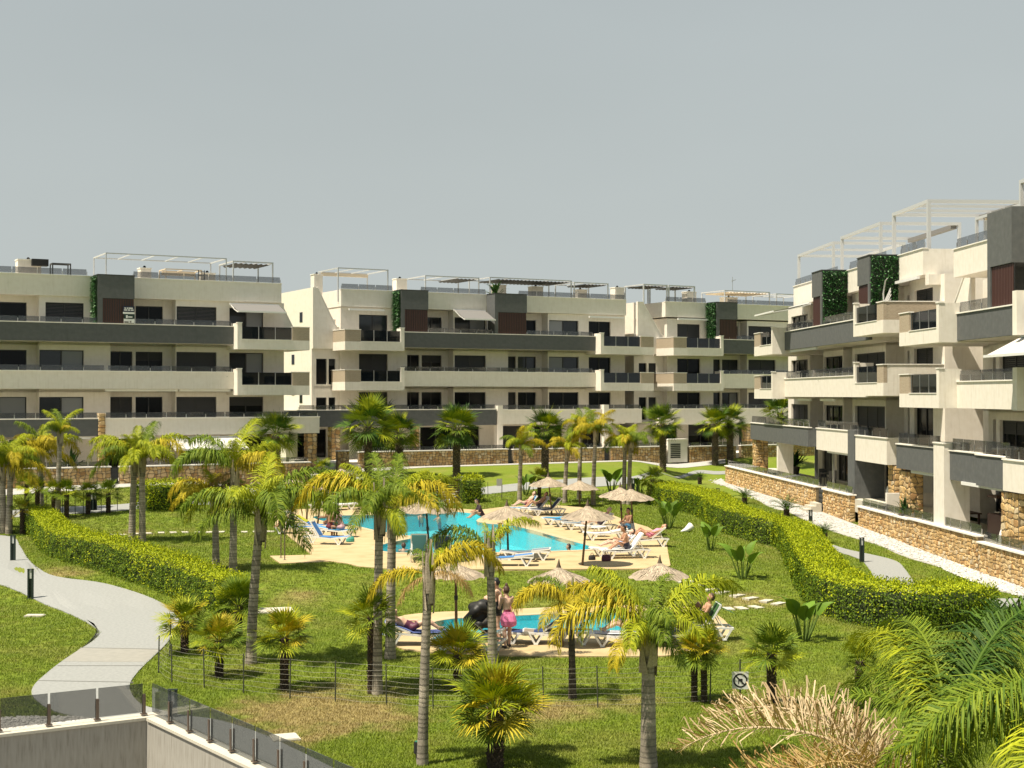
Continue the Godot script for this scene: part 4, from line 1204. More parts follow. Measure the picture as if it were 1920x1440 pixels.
func building_east() -> void:
	var b := east_frame("stepped cream apartment block on the right with two planted green walls on its top storey")
	var P := [5.23, 8.22, 11.22]
	for k in 3:
		var fl: float = P[k] - 1.0
		var top: float = (P[k + 1] - 1.1) if k < 2 else 13.1
		var wt := fl + 2.36
		wall_row(b, [
			[-22.0, -16.4, -2.2, [[-21.2, -17.0, wt, 0]]],
			[-16.4, -12.6, -3.4, [[-15.9, -13.2, wt, 0]]],
			[-12.6, -8.4, -2.0, [[-12.45, -8.55, wt, 0]]],
			[-8.4, -6.6, -3.2, []],
			[-6.6, -0.6, -2.0, [[-6.1, -0.75, wt, 0]]],
			[-0.6, 2.6, -3.0, [[0.0, 2.2, wt, 0]]],
			[2.6, 7.6, -2.2, [[3.3, 6.0, wt, 0]]],
		], fl - 0.3, top, fl, -11.0)
	band(b, -14.4, 2.7, P[2], 0.0, M.grey, 1.15)
	band(b, -14.4, 2.7, P[1], 0.0, M.cream, 1.12)
	glass_rail(b, -14.3, -8.1, P[2] + 0.05, -0.1, 0.45); glass_rail(b, -5.8, 0.7, P[2] + 0.05, -0.1, 0.45)
	glass_rail(b, -14.3, 2.6, P[1] + 0.05, -0.1, 0.45)
	corner_bay(b, -19.4, -14.4, P[2] + 0.1, -1, 3.0, 1.6, true, 2); corner_bay(b, -19.4, -14.4, P[1] + 0.25, -1, 3.0, 1.6, true, 2)
	corner_bay(b, 2.7, 7.5, P[2] + 0.5, 1, 3.6, 1.0, true, 2)
	corner_bay(b, 2.7, 7.5, P[1] + 0.45, 1, 4.6, 1.0, false, 2)
	# first floor terrace
	band(b, -24.0, -8.9, P[0], 0.0, M.grey, 1.12, 5.0)
	bx(b, "terrace_side", -9.1, -8.9, P[0] - 1.12, P[0], -0.8, -0.203, M.grey)
	band(b, -8.896, -0.9, P[0] - 0.03, -0.5, M.cream, 1.25, 5.0)
	bx(b, "dark_pillar", -0.87, 0.35, 1.3, P[0] + 0.1, -1.6, 0.02, M.grey)
	band(b, 0.37, 5.5, P[0] - 0.2, -0.02, M.cream, 1.3, 5.0)
	bx(b, "terrace_side", 5.3, 5.5, P[0] - 1.5, P[0] - 0.2, -4.0, -0.223, M.cream)
	bx(b, "terrace_side_coping", 5.27, 5.53, P[0] - 0.198, P[0] - 0.15, -4.0, -0.27, M.coping)
	glass_rail(b, -23.9, -9.0, P[0] + 0.06, -0.1, 0.45); glass_rail(b, -8.8, -1.0, P[0] + 0.03, -0.6, 0.45); glass_rail(b, 0.5, 5.4, P[0] - 0.14, -0.12, 0.45)
	# ground floor
	var g := 1.7
	wall_row(b, [[-24.0, -16.0, -4.6, [[-22.0, -19.4, 4.0, 0], [-18.6, -16.8, 4.0, 0]]], [-16.0, -8.0, -3.6, [[-15.2, -12.6, 4.0, 0], [-11.6, -8.8, 4.0, 0]]], [-8.0, 7.4, -4.0, [[-7.0, -4.0, 4.0, 0], [-3.0, -1.4, 4.0, 0], [1.0, 4.6, 4.0, 0]]]], g - 0.5, 4.1, g, -11.0)
	bx(b, "terrace_floor", -31.0, 6.0, 1.0, g - 0.02, -3.5, 0.1, M.slab)
	stone_pillar(b, -23.9, -22.9, 1.2, 4.1, -1.0, -0.15, 0.25); bx(b, "terrace_pillar", -16.9, -16.5, 1.2, 4.1, -1.1, -0.1, M.cream)
	bx(b, "steel_post", -9.6, -9.45, 1.6, 4.1, -0.75, -0.6, M.dark_grey); bx(b, "steel_post", -6.6, -6.5, 1.6, 4.0, -0.9, -0.8, M.steel)
	stone_pillar(b, 4.6, 5.5, 1.0, 3.7, -1.4, -0.4)
	awning(b, -7.0, -2.0, 3.95, -0.75, 0.0, 0.0, M.awning_white)
	awning(b, -13.6, -7.6, P[2] - 1.18, -0.25, 0.0, 0.0, M.awning_white)
	awning(b, -17.5, -12.5, 13.0, -1.2, 2.4, 0.55, M.awning_white)
	awning(b, -13.0, -10.2, P[1] - 1.25, -0.6, 0.0, 0.0, M.awning_white); awning(b, -8.0, -5.2, P[1] - 1.25, -0.6, 0.0, 0.0, M.awning_white)
	# top
	roof_band(b, -17.9, 6.6, 14.4, -1.5, -10.0)
	frame_box(b, -8.0, -5.94, P[2] + 0.06, 14.43, -1.48, 0.004, false, 1)
	frame_box(b, 0.84, 2.91, P[2] + 0.06, 14.43, -1.48, 0.004, false, 1)
	glass_rail(b, -17.8, -8.2, 14.45, -1.62, 0.45); glass_rail(b, -5.8, 0.7, 14.45, -1.62, 0.45); glass_rail(b, 3.0, 6.5, 14.45, -1.62, 0.45)
	awning(b, 3.1, 6.4, 13.05, -1.4, 0.0, 0.0, M.awning_white)
	bx(b, "ledge", 6.602, 7.1, 12.6, 13.1, -3.4, -1.6, M.cream)
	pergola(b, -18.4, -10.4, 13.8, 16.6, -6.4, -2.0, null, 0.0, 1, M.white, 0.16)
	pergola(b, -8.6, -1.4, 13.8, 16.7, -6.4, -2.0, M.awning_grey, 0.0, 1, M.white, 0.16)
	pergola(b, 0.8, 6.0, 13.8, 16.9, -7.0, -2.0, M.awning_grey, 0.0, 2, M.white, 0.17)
	# on the balconies
	pot_plant(b, Vector3(-13.6, 7.25, -0.9), 1.6, 0.9); pot_plant(b, Vector3(-11.4, 7.25, -1.2), 1.3, 0.8); pot_plant(b, Vector3(-7.2, 7.25, -1.0), 1.7, 1.0)
	pot_plant(b, Vector3(-22.0, 1.7, -2.6), 2.0, 1.2); pot_plant(b, Vector3(-4.0, 1.7, -1.5), 1.0, 0.6)
	balcony_set(b, -5.0, 7.22, -1.1); balcony_set(b, -13.5, 4.2, -1.6); balcony_set(b, -4.6, 4.2, -2.0); balcony_set(b, -4.0, g, -1.8); balcony_set(b, -11.0, g, -1.8); balcony_set(b, 2.4, 4.0, -1.8)
	var ch := MB.new()
	for s in 9:
		var a := PI * s / 8.0
		ch.bar(Vector3(5.6 + cos(a) * 0.42, 11.6, 0.2), Vector3(5.6 + cos(a) * 0.1, 12.0 + sin(a) * 0.55, -0.2), 0.03)
	ch.tube([Vector3(5.2, 11.5, 0.0), Vector3(5.1, 12.3, 0.0), Vector3(5.4, 12.9, 0.0), Vector3(5.7, 13.0, 0.0)], [0.04, 0.04, 0.03, 0.02], 6)
	put("hanging_chair", ch.mesh(), M.awning_white, b)
	for i in 3:
		var t := MB.new()
		t.tube([Vector3(3.0 + i * 0.35, 1.7, -0.9), Vector3(3.0 + i * 0.35, 2.2, -0.9), Vector3(3.0 + i * 0.35, 2.4, -0.9), Vector3(3.0 + i * 0.35, 2.5, -0.9)], [0.12, 0.10, 0.05, 0.04], 8)
		put("vase", t.mesh(), M.white, b)

func building_near() -> void:
	var b := east_frame("nearest cream and grey apartment block cut by the right edge of the picture")
	var P := [4.76, 7.76, 10.7]
	for k in 3:
		var fl: float = P[k] - 1.0
		var top: float = (P[k + 1] - 1.1) if k < 2 else 12.65
		var wt := fl + 2.36
		wall_row(b, [
			[9.3, 12.4, -3.4, []],
			[12.4, 14.2, -2.4, [[12.9, 13.9, wt, 0]]],
			[14.2, 30.0, -2.0, [[14.6, 18.6, wt, 1 if k > 0 else 0], [20.0, 23.5, wt, 0], [25.0, 28.0, wt, 0]]],
		], fl - 0.3, top, fl, -11.0)
		wall_row(b, [[7.62, 9.296, -4.4, [[7.8, 8.9, wt - 0.2, 0]]]], fl - 0.3, top if k < 2 else P[2] - 0.2, fl, -11.0)
	band(b, 14.9, 30.0, P[2], 0.0, M.grey, 1.15)
	band(b, 14.9, 30.0, P[1], 0.0, M.cream, 1.12)
	glass_rail(b, 15.0, 22.0, P[2] + 0.05, -0.1, 0.45); glass_rail(b, 15.0, 22.0, P[1] + 0.05, -0.1, 0.45); glass_rail(b, 22.0, 30.0, P[1] + 0.05, -0.1, 0.45)
	corner_bay(b, 9.8, 14.9, P[2] + 0.28, -1, 3.2, 1.35, true, 3); corner_bay(b, 9.8, 14.9, P[1] + 0.38, -1, 3.2, 1.35, true, 3)
	bx(b, "pilaster", 21.6, 22.0, P[2] - 1.2, P[2] + 0.5, 0.005, 0.4, M.cream); bx(b, "pilaster", 21.6, 22.0, P[1] - 1.15, P[1] + 0.5, 0.005, 0.4, M.cream)
	band(b, 7.0, 12.7, P[0] + 0.05, 0.0, M.grey, 1.15, 4.0)
	bx(b, "terrace_pillar", 12.72, 14.0, 0.6, P[0] + 0.3, -0.9, 0.25, M.cream); bx(b, "terrace_pillar_cap", 12.68, 14.04, P[0] + 0.302, P[0] + 0.36, -0.94, 0.29, M.coping)
	# curved terrace front: three short runs
	band(b, 14.02, 17.4, P[0], 0.0, M.grey, 1.25, 5.0); band(b, 17.404, 20.3, P[0] - 0.03, 0.18, M.grey, 1.25, 5.0)
	band(b, 20.304, 30.0, P[0] - 0.1, 0.25, M.cream, 1.2, 5.0)
	glass_rail(b, 7.1, 12.6, P[0] + 0.11, -0.1, 0.5); glass_rail(b, 14.1, 20.2, P[0] + 0.06, -0.1, 0.5); glass_rail(b, 20.4, 30.0, P[0] - 0.04, 0.15, 0.5)
	var g := 1.15
	wall_row(b, [[5.6, 12.0, -4.6, [[6.6, 8.6, 3.4, 0], [9.6, 11.4, 3.4, 0]]], [12.0, 30.0, -3.6, [[13.4, 15.0, 3.4, 0], [16.4, 19.4, 3.4, 0], [21.0, 25.0, 3.4, 0]]]], g - 0.5, 3.5, g, -11.0)
	bx(b, "terrace_floor", 6.02, 30.0, 0.5, g - 0.02, -3.5, 0.35, M.slab)
	bx(b, "garden_wall", 5.7, 5.95, 0.3, 2.35, -3.4, 0.12, M.cream)
	stone_pillar(b, 7.0, 8.5, 0.7, 3.55, -0.8, -0.15, 0.3)
	stone_pillar(b, 19.8, 21.4, 0.7, 3.4, -0.6, 0.1, 0.3)
	bx(b, "terrace_wall", 14.02, 16.6, g - 0.01, 2.1, -2.2, -2.0, M.cream)
	awning(b, 8.6, 12.5, 3.62, -0.3, 0.0, 0.0, M.awning_white); awning(b, 15.4, 20.0, 3.5, -0.1, 0.0, 0.0, M.awning_white)
	awning(b, 21.0, 26.0, P[2] - 1.2, -0.3, 1.6, 0.8, M.awning_white)
	roof_band(b, 10.6, 18.4, 13.92, -1.5, -10.0)
	bx(b, "portal", 18.2, 20.6, 12.4, 14.6, -1.48, 0.0, M.grey)
	slatted(b, 18.5, 20.6, P[2] + 0.06, 12.39, -0.06)
	bx(b, "portal_post", 18.2, 18.5, P[2] + 0.06, 12.397, -1.48, 0.0, M.grey)
	roof_band(b, 20.62, 30.0, 13.92, -1.5, -10.0)
	glass_rail(b, 10.7, 18.1, 13.97, -1.62, 0.45)
	stair_gable(b, [Vector2(7.7, 9.6), Vector2(10.4, 9.6), Vector2(10.4, 13.2), Vector2(10.0, 13.2), Vector2(7.7, 10.9)], -2.6, -2.4)
	chimney(b, 14.9, 15.4, 13.3, 14.6, -1.9, 0.5)
	pergola(b, 11.6, 16.6, 13.3, 15.3, -5.2, -2.2, M.awning_cream, 0.9, 2, M.white, 0.12)
	pergola(b, 16.9, 24.0, 13.3, 16.2, -6.0, -2.0, M.awning_cream, 0.9, 3, M.white, 0.15)
	bx(b, "roof_store", 17.2, 23.8, 13.3, 15.7, -5.9, -5.7, M.awning_cream)
	balcony_set(b, 10.6, 3.8, -1.2); balcony_set(b, 18.5, 3.8, -1.2)
	var tb := MB.new()
	tb.box(Vector3(9.2, g + 0.62, -2.4), Vector3(11.6, g + 0.68, -1.2))
	for q in [[9.3, -2.3], [11.5, -2.3], [9.3, -1.3], [11.5, -1.3]]:
		tb.bar(Vector3(q[0], g, q[1]), Vector3(q[0], g + 0.62, q[1]), 0.08)
	put("terrace_table", tb.mesh(), M.mahogany, b)
	for q in [[9.8, 0.42], [10.5, 0.28]]:
		var v := MB.new()
		v.tube([Vector3(q[0], g + 0.68, -1.7), Vector3(q[0], g + 0.68 + q[1] * 0.5, -1.7), Vector3(q[0], g + 0.68 + q[1], -1.7)], [0.14, 0.2, 0.1], 10)
		put("clay_pot", v.mesh(), M.awning_cream, b)
	var tr := MB.new()
	for i in 5:
		tr.bar(Vector3(11.5 + i * 0.12, g, -3.2), Vector3(12.3 + i * 0.1, g + 2.1, -3.3), 0.05)
	for i in 4:
		tr.bar(Vector3(11.5 + i * 0.2, g + 0.4 + i * 0.45, -3.2), Vector3(12.1 + i * 0.15, g + 0.2 + i * 0.5, -3.2), 0.05)
	put("plant_trellis", tr.mesh(), M.mahogany, b)
	pot_plant(b, Vector3(8.2, g, 0.0), 1.3, 0.9); pot_plant(b, Vector3(17.6, g, -2.6), 1.7, 1.0)
	var bb := MB.new()
	bb.box(Vector3(15.2, g + 0.01, -1.8), Vector3(16.8, g + 1.0, -1.2)); bb.box(Vector3(15.5, g + 1.0, -1.8), Vector3(16.2, g + 1.75, -1.7)); bb.box(Vector3(15.4, g + 1.7, -1.8), Vector3(16.4, g + 1.8, -1.1))
	put("terrace_cabinet", bb.mesh(), M.mahogany, b)
	var cover := MB.new()
	cover.col = Color(0.72, 0.72, 0.70)
	for i in 12:
		for j in 5:
			var q := []
			for w in [[i, j], [i + 1, j], [i + 1, j + 1], [i, j + 1]]:
				var a: float = PI * w[0] / 12.0
				q.append(Vector3(18.4 + w[1] * 0.28, g + 0.1 + sin(a) * (0.75 + 0.04 * sin(w[1] * 2.0)), -0.75 + cos(a) * 0.4))
			cover.quad(q[3], q[2], q[1], q[0])
	put("sheet_over_rail", cover.mesh(), M.cloth, b)

# ---------------------------------------------------------------- garden walls, court, fences
func wall_piece(called: String, label: String, frame: Transform3D, x0: float, x1: float, top: float, bottom: float, z: float, size: float, single: int, group: String, glass := 0.0, end_stone := false) -> void:
	var b := thing(called, label, "wall", frame.origin, 0.0, group)
	b.transform = frame
	bx(b, "masonry", x0, x1, bottom, top - 0.05, z - 0.3, z, M.mortar)
	var cp := bx(b, "coping", x0 - 0.03, x1 + 0.03, top - 0.048, top + 0.02, z - 0.36, z + 0.09, M.coping)
	stones(b, x0, x1, bottom, top - 0.05, z, size, single)
	if end_stone:
		stones(b, z - 0.3, z, bottom, top - 0.05, x1, size, 0, false, 1.0)
	if glass > 0.0:
		glass_rail(b, x0 + 0.1, x1 - 0.1, top + 0.02, z - 0.2, glass, 1.2)

func garden_walls() -> void:
	var wa := Transform3D(Basis(Vector3.UP, deg_to_rad(28.5)), Vector3(-18.4, 0, -92.1))
	var wb := Transform3D(Basis(Vector3.UP, deg_to_rad(28.5)), Vector3(-7.9, 0, -107.5))
	var we := Transform3D(Basis(Vector3.UP, deg_to_rad(-86.5378)), Vector3(18.3, 0, -75.6))
	var grp := "stone faced garden walls"
	wall_piece("garden_wall", "stone faced garden wall at the left edge, left of the dark gate", wa, -22.0, -8.84, 2.97, 1.5, 5.0, 0.25, 0, grp, 0.3)
	wall_piece("garden_wall", "long stone faced garden wall behind the tall palm pair on the left, right of the dark gate", wa, -8.31, 3.65, 2.96, 1.6, 5.0, 0.25, 0, grp, 0.3)
	wall_piece("garden_wall", "short stone gatepost beside the steps left of the middle block", wb, -7.74, -6.85, 3.28, 1.7, 5.0, 0.25, 0, grp)
	wall_piece("garden_wall", "long stone faced garden wall behind the three fan palms in the centre", wb, -6.1, 5.95, 3.16, 1.7, 5.0, 0.25, 0, grp, 0.3)
	wall_piece("garden_wall", "stone faced garden wall behind the slim palms right of the centre gate", wb, 6.4, 14.5, 3.12, 1.7, 5.0, 0.25, 0, grp, 0.3)
	wall_piece("garden_wall", "stone faced garden wall ending at the white meter cabinet", wb, 15.07, 20.3, 3.12, 1.7, 5.0, 0.25, 0, grp, 0.3)
	wall_piece("garden_wall", "stone faced garden wall behind the fan palm pair right of the meter cabinet", wb, 22.6, 27.3, 3.06, 1.6, 5.0, 0.25, 0, grp, 0.3)
	wall_piece("garden_wall", "far stone faced garden wall seen beneath the grey terrace of the right block", wb, 27.8, 36.0, 3.06, 1.4, 5.0, 0.25, 0, grp, 0.3)
	wall_piece("garden_wall", "long golden stone garden wall on the right running away to the far lawn", we, -30.62, -5.85, 1.9, 0.2, 0.37, 0.21, 0, grp, 0.4)
	wall_piece("garden_wall", "golden stone wall right of the dark gate beside the white gravel", we, -4.42, 0.64, 1.9, 0.1, 0.37, 0.21, 0, grp, 0.4, true)
	wall_piece("garden_wall", "low golden stone wall below the dark stone pillar on the right", we, 2.12, 9.79, 1.42, 0.0, 0.37, 0.21, 0, grp, 0.4)
	wall_piece("garden_wall", "golden stone wall with a dark glass rail below the white terrace pillar", we, 9.94, 18.16, 1.47, -0.2, 0.40, 0.2, 150, grp, 0.4)
	wall_piece("garden_wall", "nearest golden stone wall cut by the right edge of the picture", we, 18.32, 26.0, 1.25, -0.5, 0.44, 0.2, 150, grp, 0.4)
	# gates between the walls
	for g in [[wa, -8.82, -8.33, 1.9, 2.85, 4.85, "dark metal garden gate in the left stone wall"], [wb, 5.98, 6.37, 2.0, 3.1, 4.85, "dark metal garden gate in the centre stone wall behind the slim palms"], [wb, 14.53, 15.04, 2.0, 3.1, 4.85, "dark metal garden gate in the stone wall behind the paired palms"], [we, -5.85, -4.42, 0.6, 1.85, 0.22, "dark grey gate between the two golden stone walls on the right"]]:
		var b := thing("garden_gate", g[6], "gate", Vector3.ZERO, 0.0, "garden gates")
		b.transform = g[0]
		bx(b, "gate_leaf", g[1] + 0.03, g[2] - 0.03, g[3], g[4], g[5] - 0.04, g[5], M.dark_grey)
		for i in 4:
			bx(b, "gate_bar", g[1] + 0.02, g[2] - 0.02, g[3] + 0.15 + i * 0.28, g[3] + 0.2 + i * 0.28, g[5] + 0.002, g[5] + 0.02, M.frame)
	# steps at the gates
	for s in [[wb, -6.85, -6.1, 5.0, "concrete steps by the stone gatepost left of the middle block"], [we, -5.85, -4.42, 0.45, "pale steps below the grey gate on the right"]]:
		var b := thing("garden_steps", s[4], "steps", Vector3.ZERO)
		b.transform = s[0]
		for i in 3:
			bx(b, "step", s[1] + 0.02, s[2] - 0.02, -0.2, (1.75 if s[3] > 1.0 else 0.55) + 0.17 * (3 - i), s[3] + 0.3 * i, s[3] + 0.3 * i + 0.298, M.slab)
	var mc := thing("meter_cabinet", "white rendered meter cabinet with a dark louvre between the stone walls", "cabinet", Vector3.ZERO)
	mc.transform = wb
	bx(mc, "housing", 20.5, 22.4, 1.8, 3.6, 4.4, 5.0, M.cream)
	bx(mc, "cap", 20.45, 22.45, 3.602, 3.68, 4.35, 5.05, M.coping)
	for i in 8:
		bx(mc, "louvre", 20.75, 21.7, 2.15 + i * 0.15, 2.25 + i * 0.15, 5.002, 5.03, M.frame)

func court() -> void:
	# sunken concrete court at the near left with a glass rail on its rim
	var c := Vector3(-7.882, 0.250, -30.435)
	c.y = 0.0
	var dl := (Vector3(-10.491, 0.250, -28.906) * Vector3(1, 0, 1) - c).normalized()
	var dr := (Vector3(-4.822, 0.250, -26.306) * Vector3(1, 0, 1) - c).normalized()
	var b := thing("retaining_wall", "board marked concrete retaining wall of the sunken court at the bottom left", "wall", Vector3.ZERO)
	for s in [[dl, 22.0, -dr, "wall_face"], [dr, 16.0, -dl, "wall_face"]]:
		var d: Vector3 = s[0]
		var o: Vector3 = s[2]
		var mb := MB.new()
		var t := Transform3D(Basis(d, Vector3.UP, d.cross(Vector3.UP)), c + d * (s[1] * 0.5 - 0.15) + o * 0.15 + Vector3(0, -1.63, 0))
		mb.obox(t, Vector3(s[1] + 0.3 if s[0] == dl else s[1] - 0.3, 3.7, 0.3))
		put(s[3], mb.mesh(), M.concrete, b)
		var cp := MB.new()
		cp.obox(Transform3D(t.basis, t.origin + Vector3(0, 1.855, 0) + o * 0.03), Vector3(s[1] + (0.42 if s[0] == dl else -0.42), 0.06, 0.44))
		put("coping", cp.mesh(), M.slab, b)
	var fl := MB.new()
	var a := c + dl * 22.0; var e := c + dr * 16.0
	fl.prism(PackedVector2Array([Vector2(c.x, c.z), Vector2(a.x, a.z), Vector2(a.x + e.x - c.x, a.z + e.z - c.z), Vector2(e.x, e.z)]), -3.5, -3.2)
	struct(put("court_floor", fl.mesh(), M.concrete))
	var lid := MB.new()
	var rail := thing("glass_balustrade", "smoked glass balustrade with metal posts on the concrete court wall", "balustrade", Vector3.ZERO)
	for s in [[dl, 1.0, 12, -dr], [dr, 1.0, 12, -dl]]:
		var d: Vector3 = s[0]
		var t := Basis(d, Vector3.UP, d.cross(Vector3.UP))
		for i in s[2] + 1:
			if i == 0 and d == dr:
				continue
			var p: Vector3 = c + d * (i * s[1] - (0.12 if d == dr else 0.0)) + s[3] * 0.16 + Vector3(0, 0.285, 0)
			var post := MB.new()
			for q in [-0.035, 0.035]:
				post.obox(Transform3D(t, p + Vector3(0, 0.22, 0) + t.z * q), Vector3(0.06, 0.44, 0.02))
			post.obox(Transform3D(t, p + Vector3(0, 0.012, 0)), Vector3(0.13, 0.02, 0.13))
			put("post", post.mesh(), M.rust_steel, rail)
		for i in s[2]:
			var p: Vector3 = c + d * ((i + 0.5) * s[1] - (0.12 if d == dr else 0.0)) + s[3] * 0.16 + Vector3(0, 0.285, 0)
			var pane := MB.new()
			pane.obox(Transform3D(t, p + Vector3(0, 0.36, 0)), Vector3(s[1] - 0.05, 0.62, 0.014))
			put("glass_panel", pane.mesh(), M.court_glass, rail)

func fence(label: String, pts: Array, h: float, wires: int, lean := 0.03) -> void:
	var b := thing("wire_fence", label, "fence", Vector3.ZERO, 0.0, "wire fences")
	var tops := []
	for p in pts:
		var g := on_land(p.x, p.y)
		var t := g + Vector3(rf(-lean, lean), h, rf(-lean, lean))
		tops.append([g, t])
		var mb := MB.new()
		mb.tube([g - Vector3(0, 0.1, 0), t], [0.018, 0.017], 6)
		put("fence_post", mb.mesh(), M.post, b)
	for k in wires:
		var f := (k + 0.7) / wires
		var mb := MB.new()
		for i in tops.size() - 1:
			var a: Vector3 = tops[i][0].lerp(tops[i][1], f); var d: Vector3 = tops[i + 1][0].lerp(tops[i + 1][1], f)
			var m := (a + d) * 0.5 - Vector3(0, rf(0.01, 0.05), 0)
			mb.tube([a, m, d], [0.0026, 0.0026, 0.0026], 4, false)
		put("wire", mb.mesh(), M.wire, b)

# ---------------------------------------------------------------- palms, hedges, plants
const GREEN := [Color(0.065, 0.120, 0.010), Color(0.185, 0.240, 0.018)]
const LIME := [Color(0.17, 0.22, 0.008), Color(0.38, 0.40, 0.018)]
const YELLOW := [Color(0.26, 0.22, 0.010), Color(0.50, 0.40, 0.025)]
const DRY := [Color(0.22, 0.12, 0.03), Color(0.50, 0.36, 0.16)]
const DEEP := [Color(0.022, 0.060, 0.008), Color(0.085, 0.150, 0.018)]
const BLEACHED := [Color(0.22, 0.14, 0.06), Color(0.60, 0.48, 0.31)]

func frond_mesh(key: String, length: float, e0: float, droop: float, leaf: float, n: int, cols: Array, width := 0.032, hang := 1.0, sway := 0.0, curl := 0.0, hook := false) -> ArrayMesh:
	# a feather leaf growing out along +x, its ribs bending down, leaflets hanging from both sides
	if made.has(key):
		return made[key]
	var mb := MB.new()
	var steps := 16
	var pts := []
	var tan_ := []
	var p := Vector3.ZERO
	for i in steps + 1:
		var t := float(i) / steps
		var a := deg_to_rad(e0 - droop * pow(t, 1.35))
		var yaw := sway * t * t
		var d := Vector3(cos(a) * cos(yaw), sin(a), cos(a) * sin(yaw))
		pts.append(p); tan_.append(d)
		p += d * (length / steps)
	var rad := []
	for i in steps + 1:
		rad.append(lerpf(0.030, 0.005, float(i) / steps) * length / 2.6)
	mb.col = cols[0].lerp(cols[1], 0.75)
	mb.tube(pts, rad, 5)
	for k in n:
		var t := lerpf(0.13, 0.995, (k + rf(0.0, 0.9)) / n)
		var fi := t * steps
		var i0 := mini(int(fi), steps - 1)
		var q: Vector3 = pts[i0].lerp(pts[i0 + 1], fi - i0)
		var d: Vector3 = tan_[i0]
		var side := d.cross(Vector3.UP).normalized()
		var up := side.cross(d).normalized()
		for s in [-1.0, 1.0]:
			var lift := rf(-0.5, 1.9) if hook else rf(-0.45, 0.75)
			var l := leaf * (0.45 + 0.55 * sin(PI * pow(t, 0.75))) * rf(0.75, 1.15)
			var dir: Vector3 = (side * s + up * lift + d * rf(0.25, 0.6) * (1.0 + t)).normalized()
			var w := width * rf(0.7, 1.2)
			var wd := (d - dir * d.dot(dir)).normalized()
			var a := q
			var m1 := a + dir * l * 0.38
			var dir2 := (dir + Vector3(0, -0.75 * hang * rf(0.6, 1.3), 0)).normalized()
			var m2 := m1 + dir2 * l * 0.34
			var dir3 := (dir2 + Vector3(rf(-0.2, 0.2), -1.1 * hang * rf(0.5, 1.4), rf(-0.2, 0.2))).normalized()
			var e := m2 + dir3 * l * 0.34
			if curl > 0.0 and rng.randf() < curl:
				e = m2 + (dir3 + Vector3(rf(-1, 1), rf(-0.5, 0.9), rf(-1, 1))).normalized() * l * 0.3
			if hook:      # withered: stands stiff, then breaks over at the tip
				m2 = m1 + (dir + Vector3(rf(-0.35, 0.35), rf(-0.2, 0.25), rf(-0.35, 0.35))).normalized() * l * rf(0.2, 0.45)
				e = m2 + Vector3(rf(-0.9, 0.9), rf(-1.4, -0.1), rf(-0.9, 0.9)).normalized() * l * rf(0.12, 0.3)
			mb.col = cols[0].lerp(cols[1], rng.randf())
			mb.quad(a - wd * w * 0.3, a + wd * w * 0.3, m1 + wd * w * 0.5, m1 - wd * w * 0.5)
			mb.quad(m1 - wd * w * 0.5, m1 + wd * w * 0.5, m2 + wd * w * 0.42, m2 - wd * w * 0.42)
			mb.tri(m2 - wd * w * 0.42, m2 + wd * w * 0.42, e)
	made[key] = mb.mesh()
	return made[key]

const SHAPES := {"up": [82.0, 75.0], "high": [66.0, 105.0], "mid": [48.0, 115.0], "arch": [58.0, 150.0], "low": [22.0, 105.0], "hang": [-12.0, 70.0]}

func frond(crown: Node3D, shape: String, tone: String, azimuth: float, scale := 1.0, variant := 0, tall := 1.0) -> void:
	var e: Array = SHAPES[shape]
	var cols: Array = {"green": GREEN, "lime": LIME, "yellow": YELLOW, "dry": DRY, "deep": DEEP, "bleached": BLEACHED}[tone]
	var mesh := frond_mesh("%s %s %d" % [shape, tone, variant], 2.5, e[0] + variant * 6.0 - 3.0, e[1], 0.72, 120, cols, 0.026, 1.5, 0.35 if variant else -0.3)
	var o := put("frond", mesh, M.frond, crown)
	o.rotation.y = azimuth
	o.scale = Vector3(scale, scale * tall, scale)

func ringed_trunk(h: float, r0: float, r1: float, top: Vector3, dark := 0.0) -> ArrayMesh:
	var mb := MB.new()
	var y := 0.0
	var pts := []; var rad := []; var cols := []
	while y < h:
		var t := y / h
		var r := lerpf(r0, r1, t) * (1.0 + 0.16 * exp(-y * 3.2))
		var bend := top * (t * t * 0.6 + t * 0.4)
		var step := rf(0.07, 0.15)
		var g := rf(0.62, 1.1)
		for w in [[0.0, 1.035, 0.62], [0.016, 1.0, 0.75], [0.025, 0.985, 1.0], [step - 0.006, 0.985, 0.95]]:
			pts.append(Vector3(bend.x, y + w[0], bend.z)); rad.append(r * w[1]); cols.append(g * w[2])
		y += step
	for i in pts.size() - 1:
		var g: float = cols[i]
		mb.col = Color(0.46, 0.405, 0.33).lerp(Color(0.07, 0.05, 0.035), dark) * g
		mb.col.a = 1.0
		mb.tube([pts[i], pts[i + 1]], [rad[i], rad[i + 1]], 11, false)
	return mb.mesh()

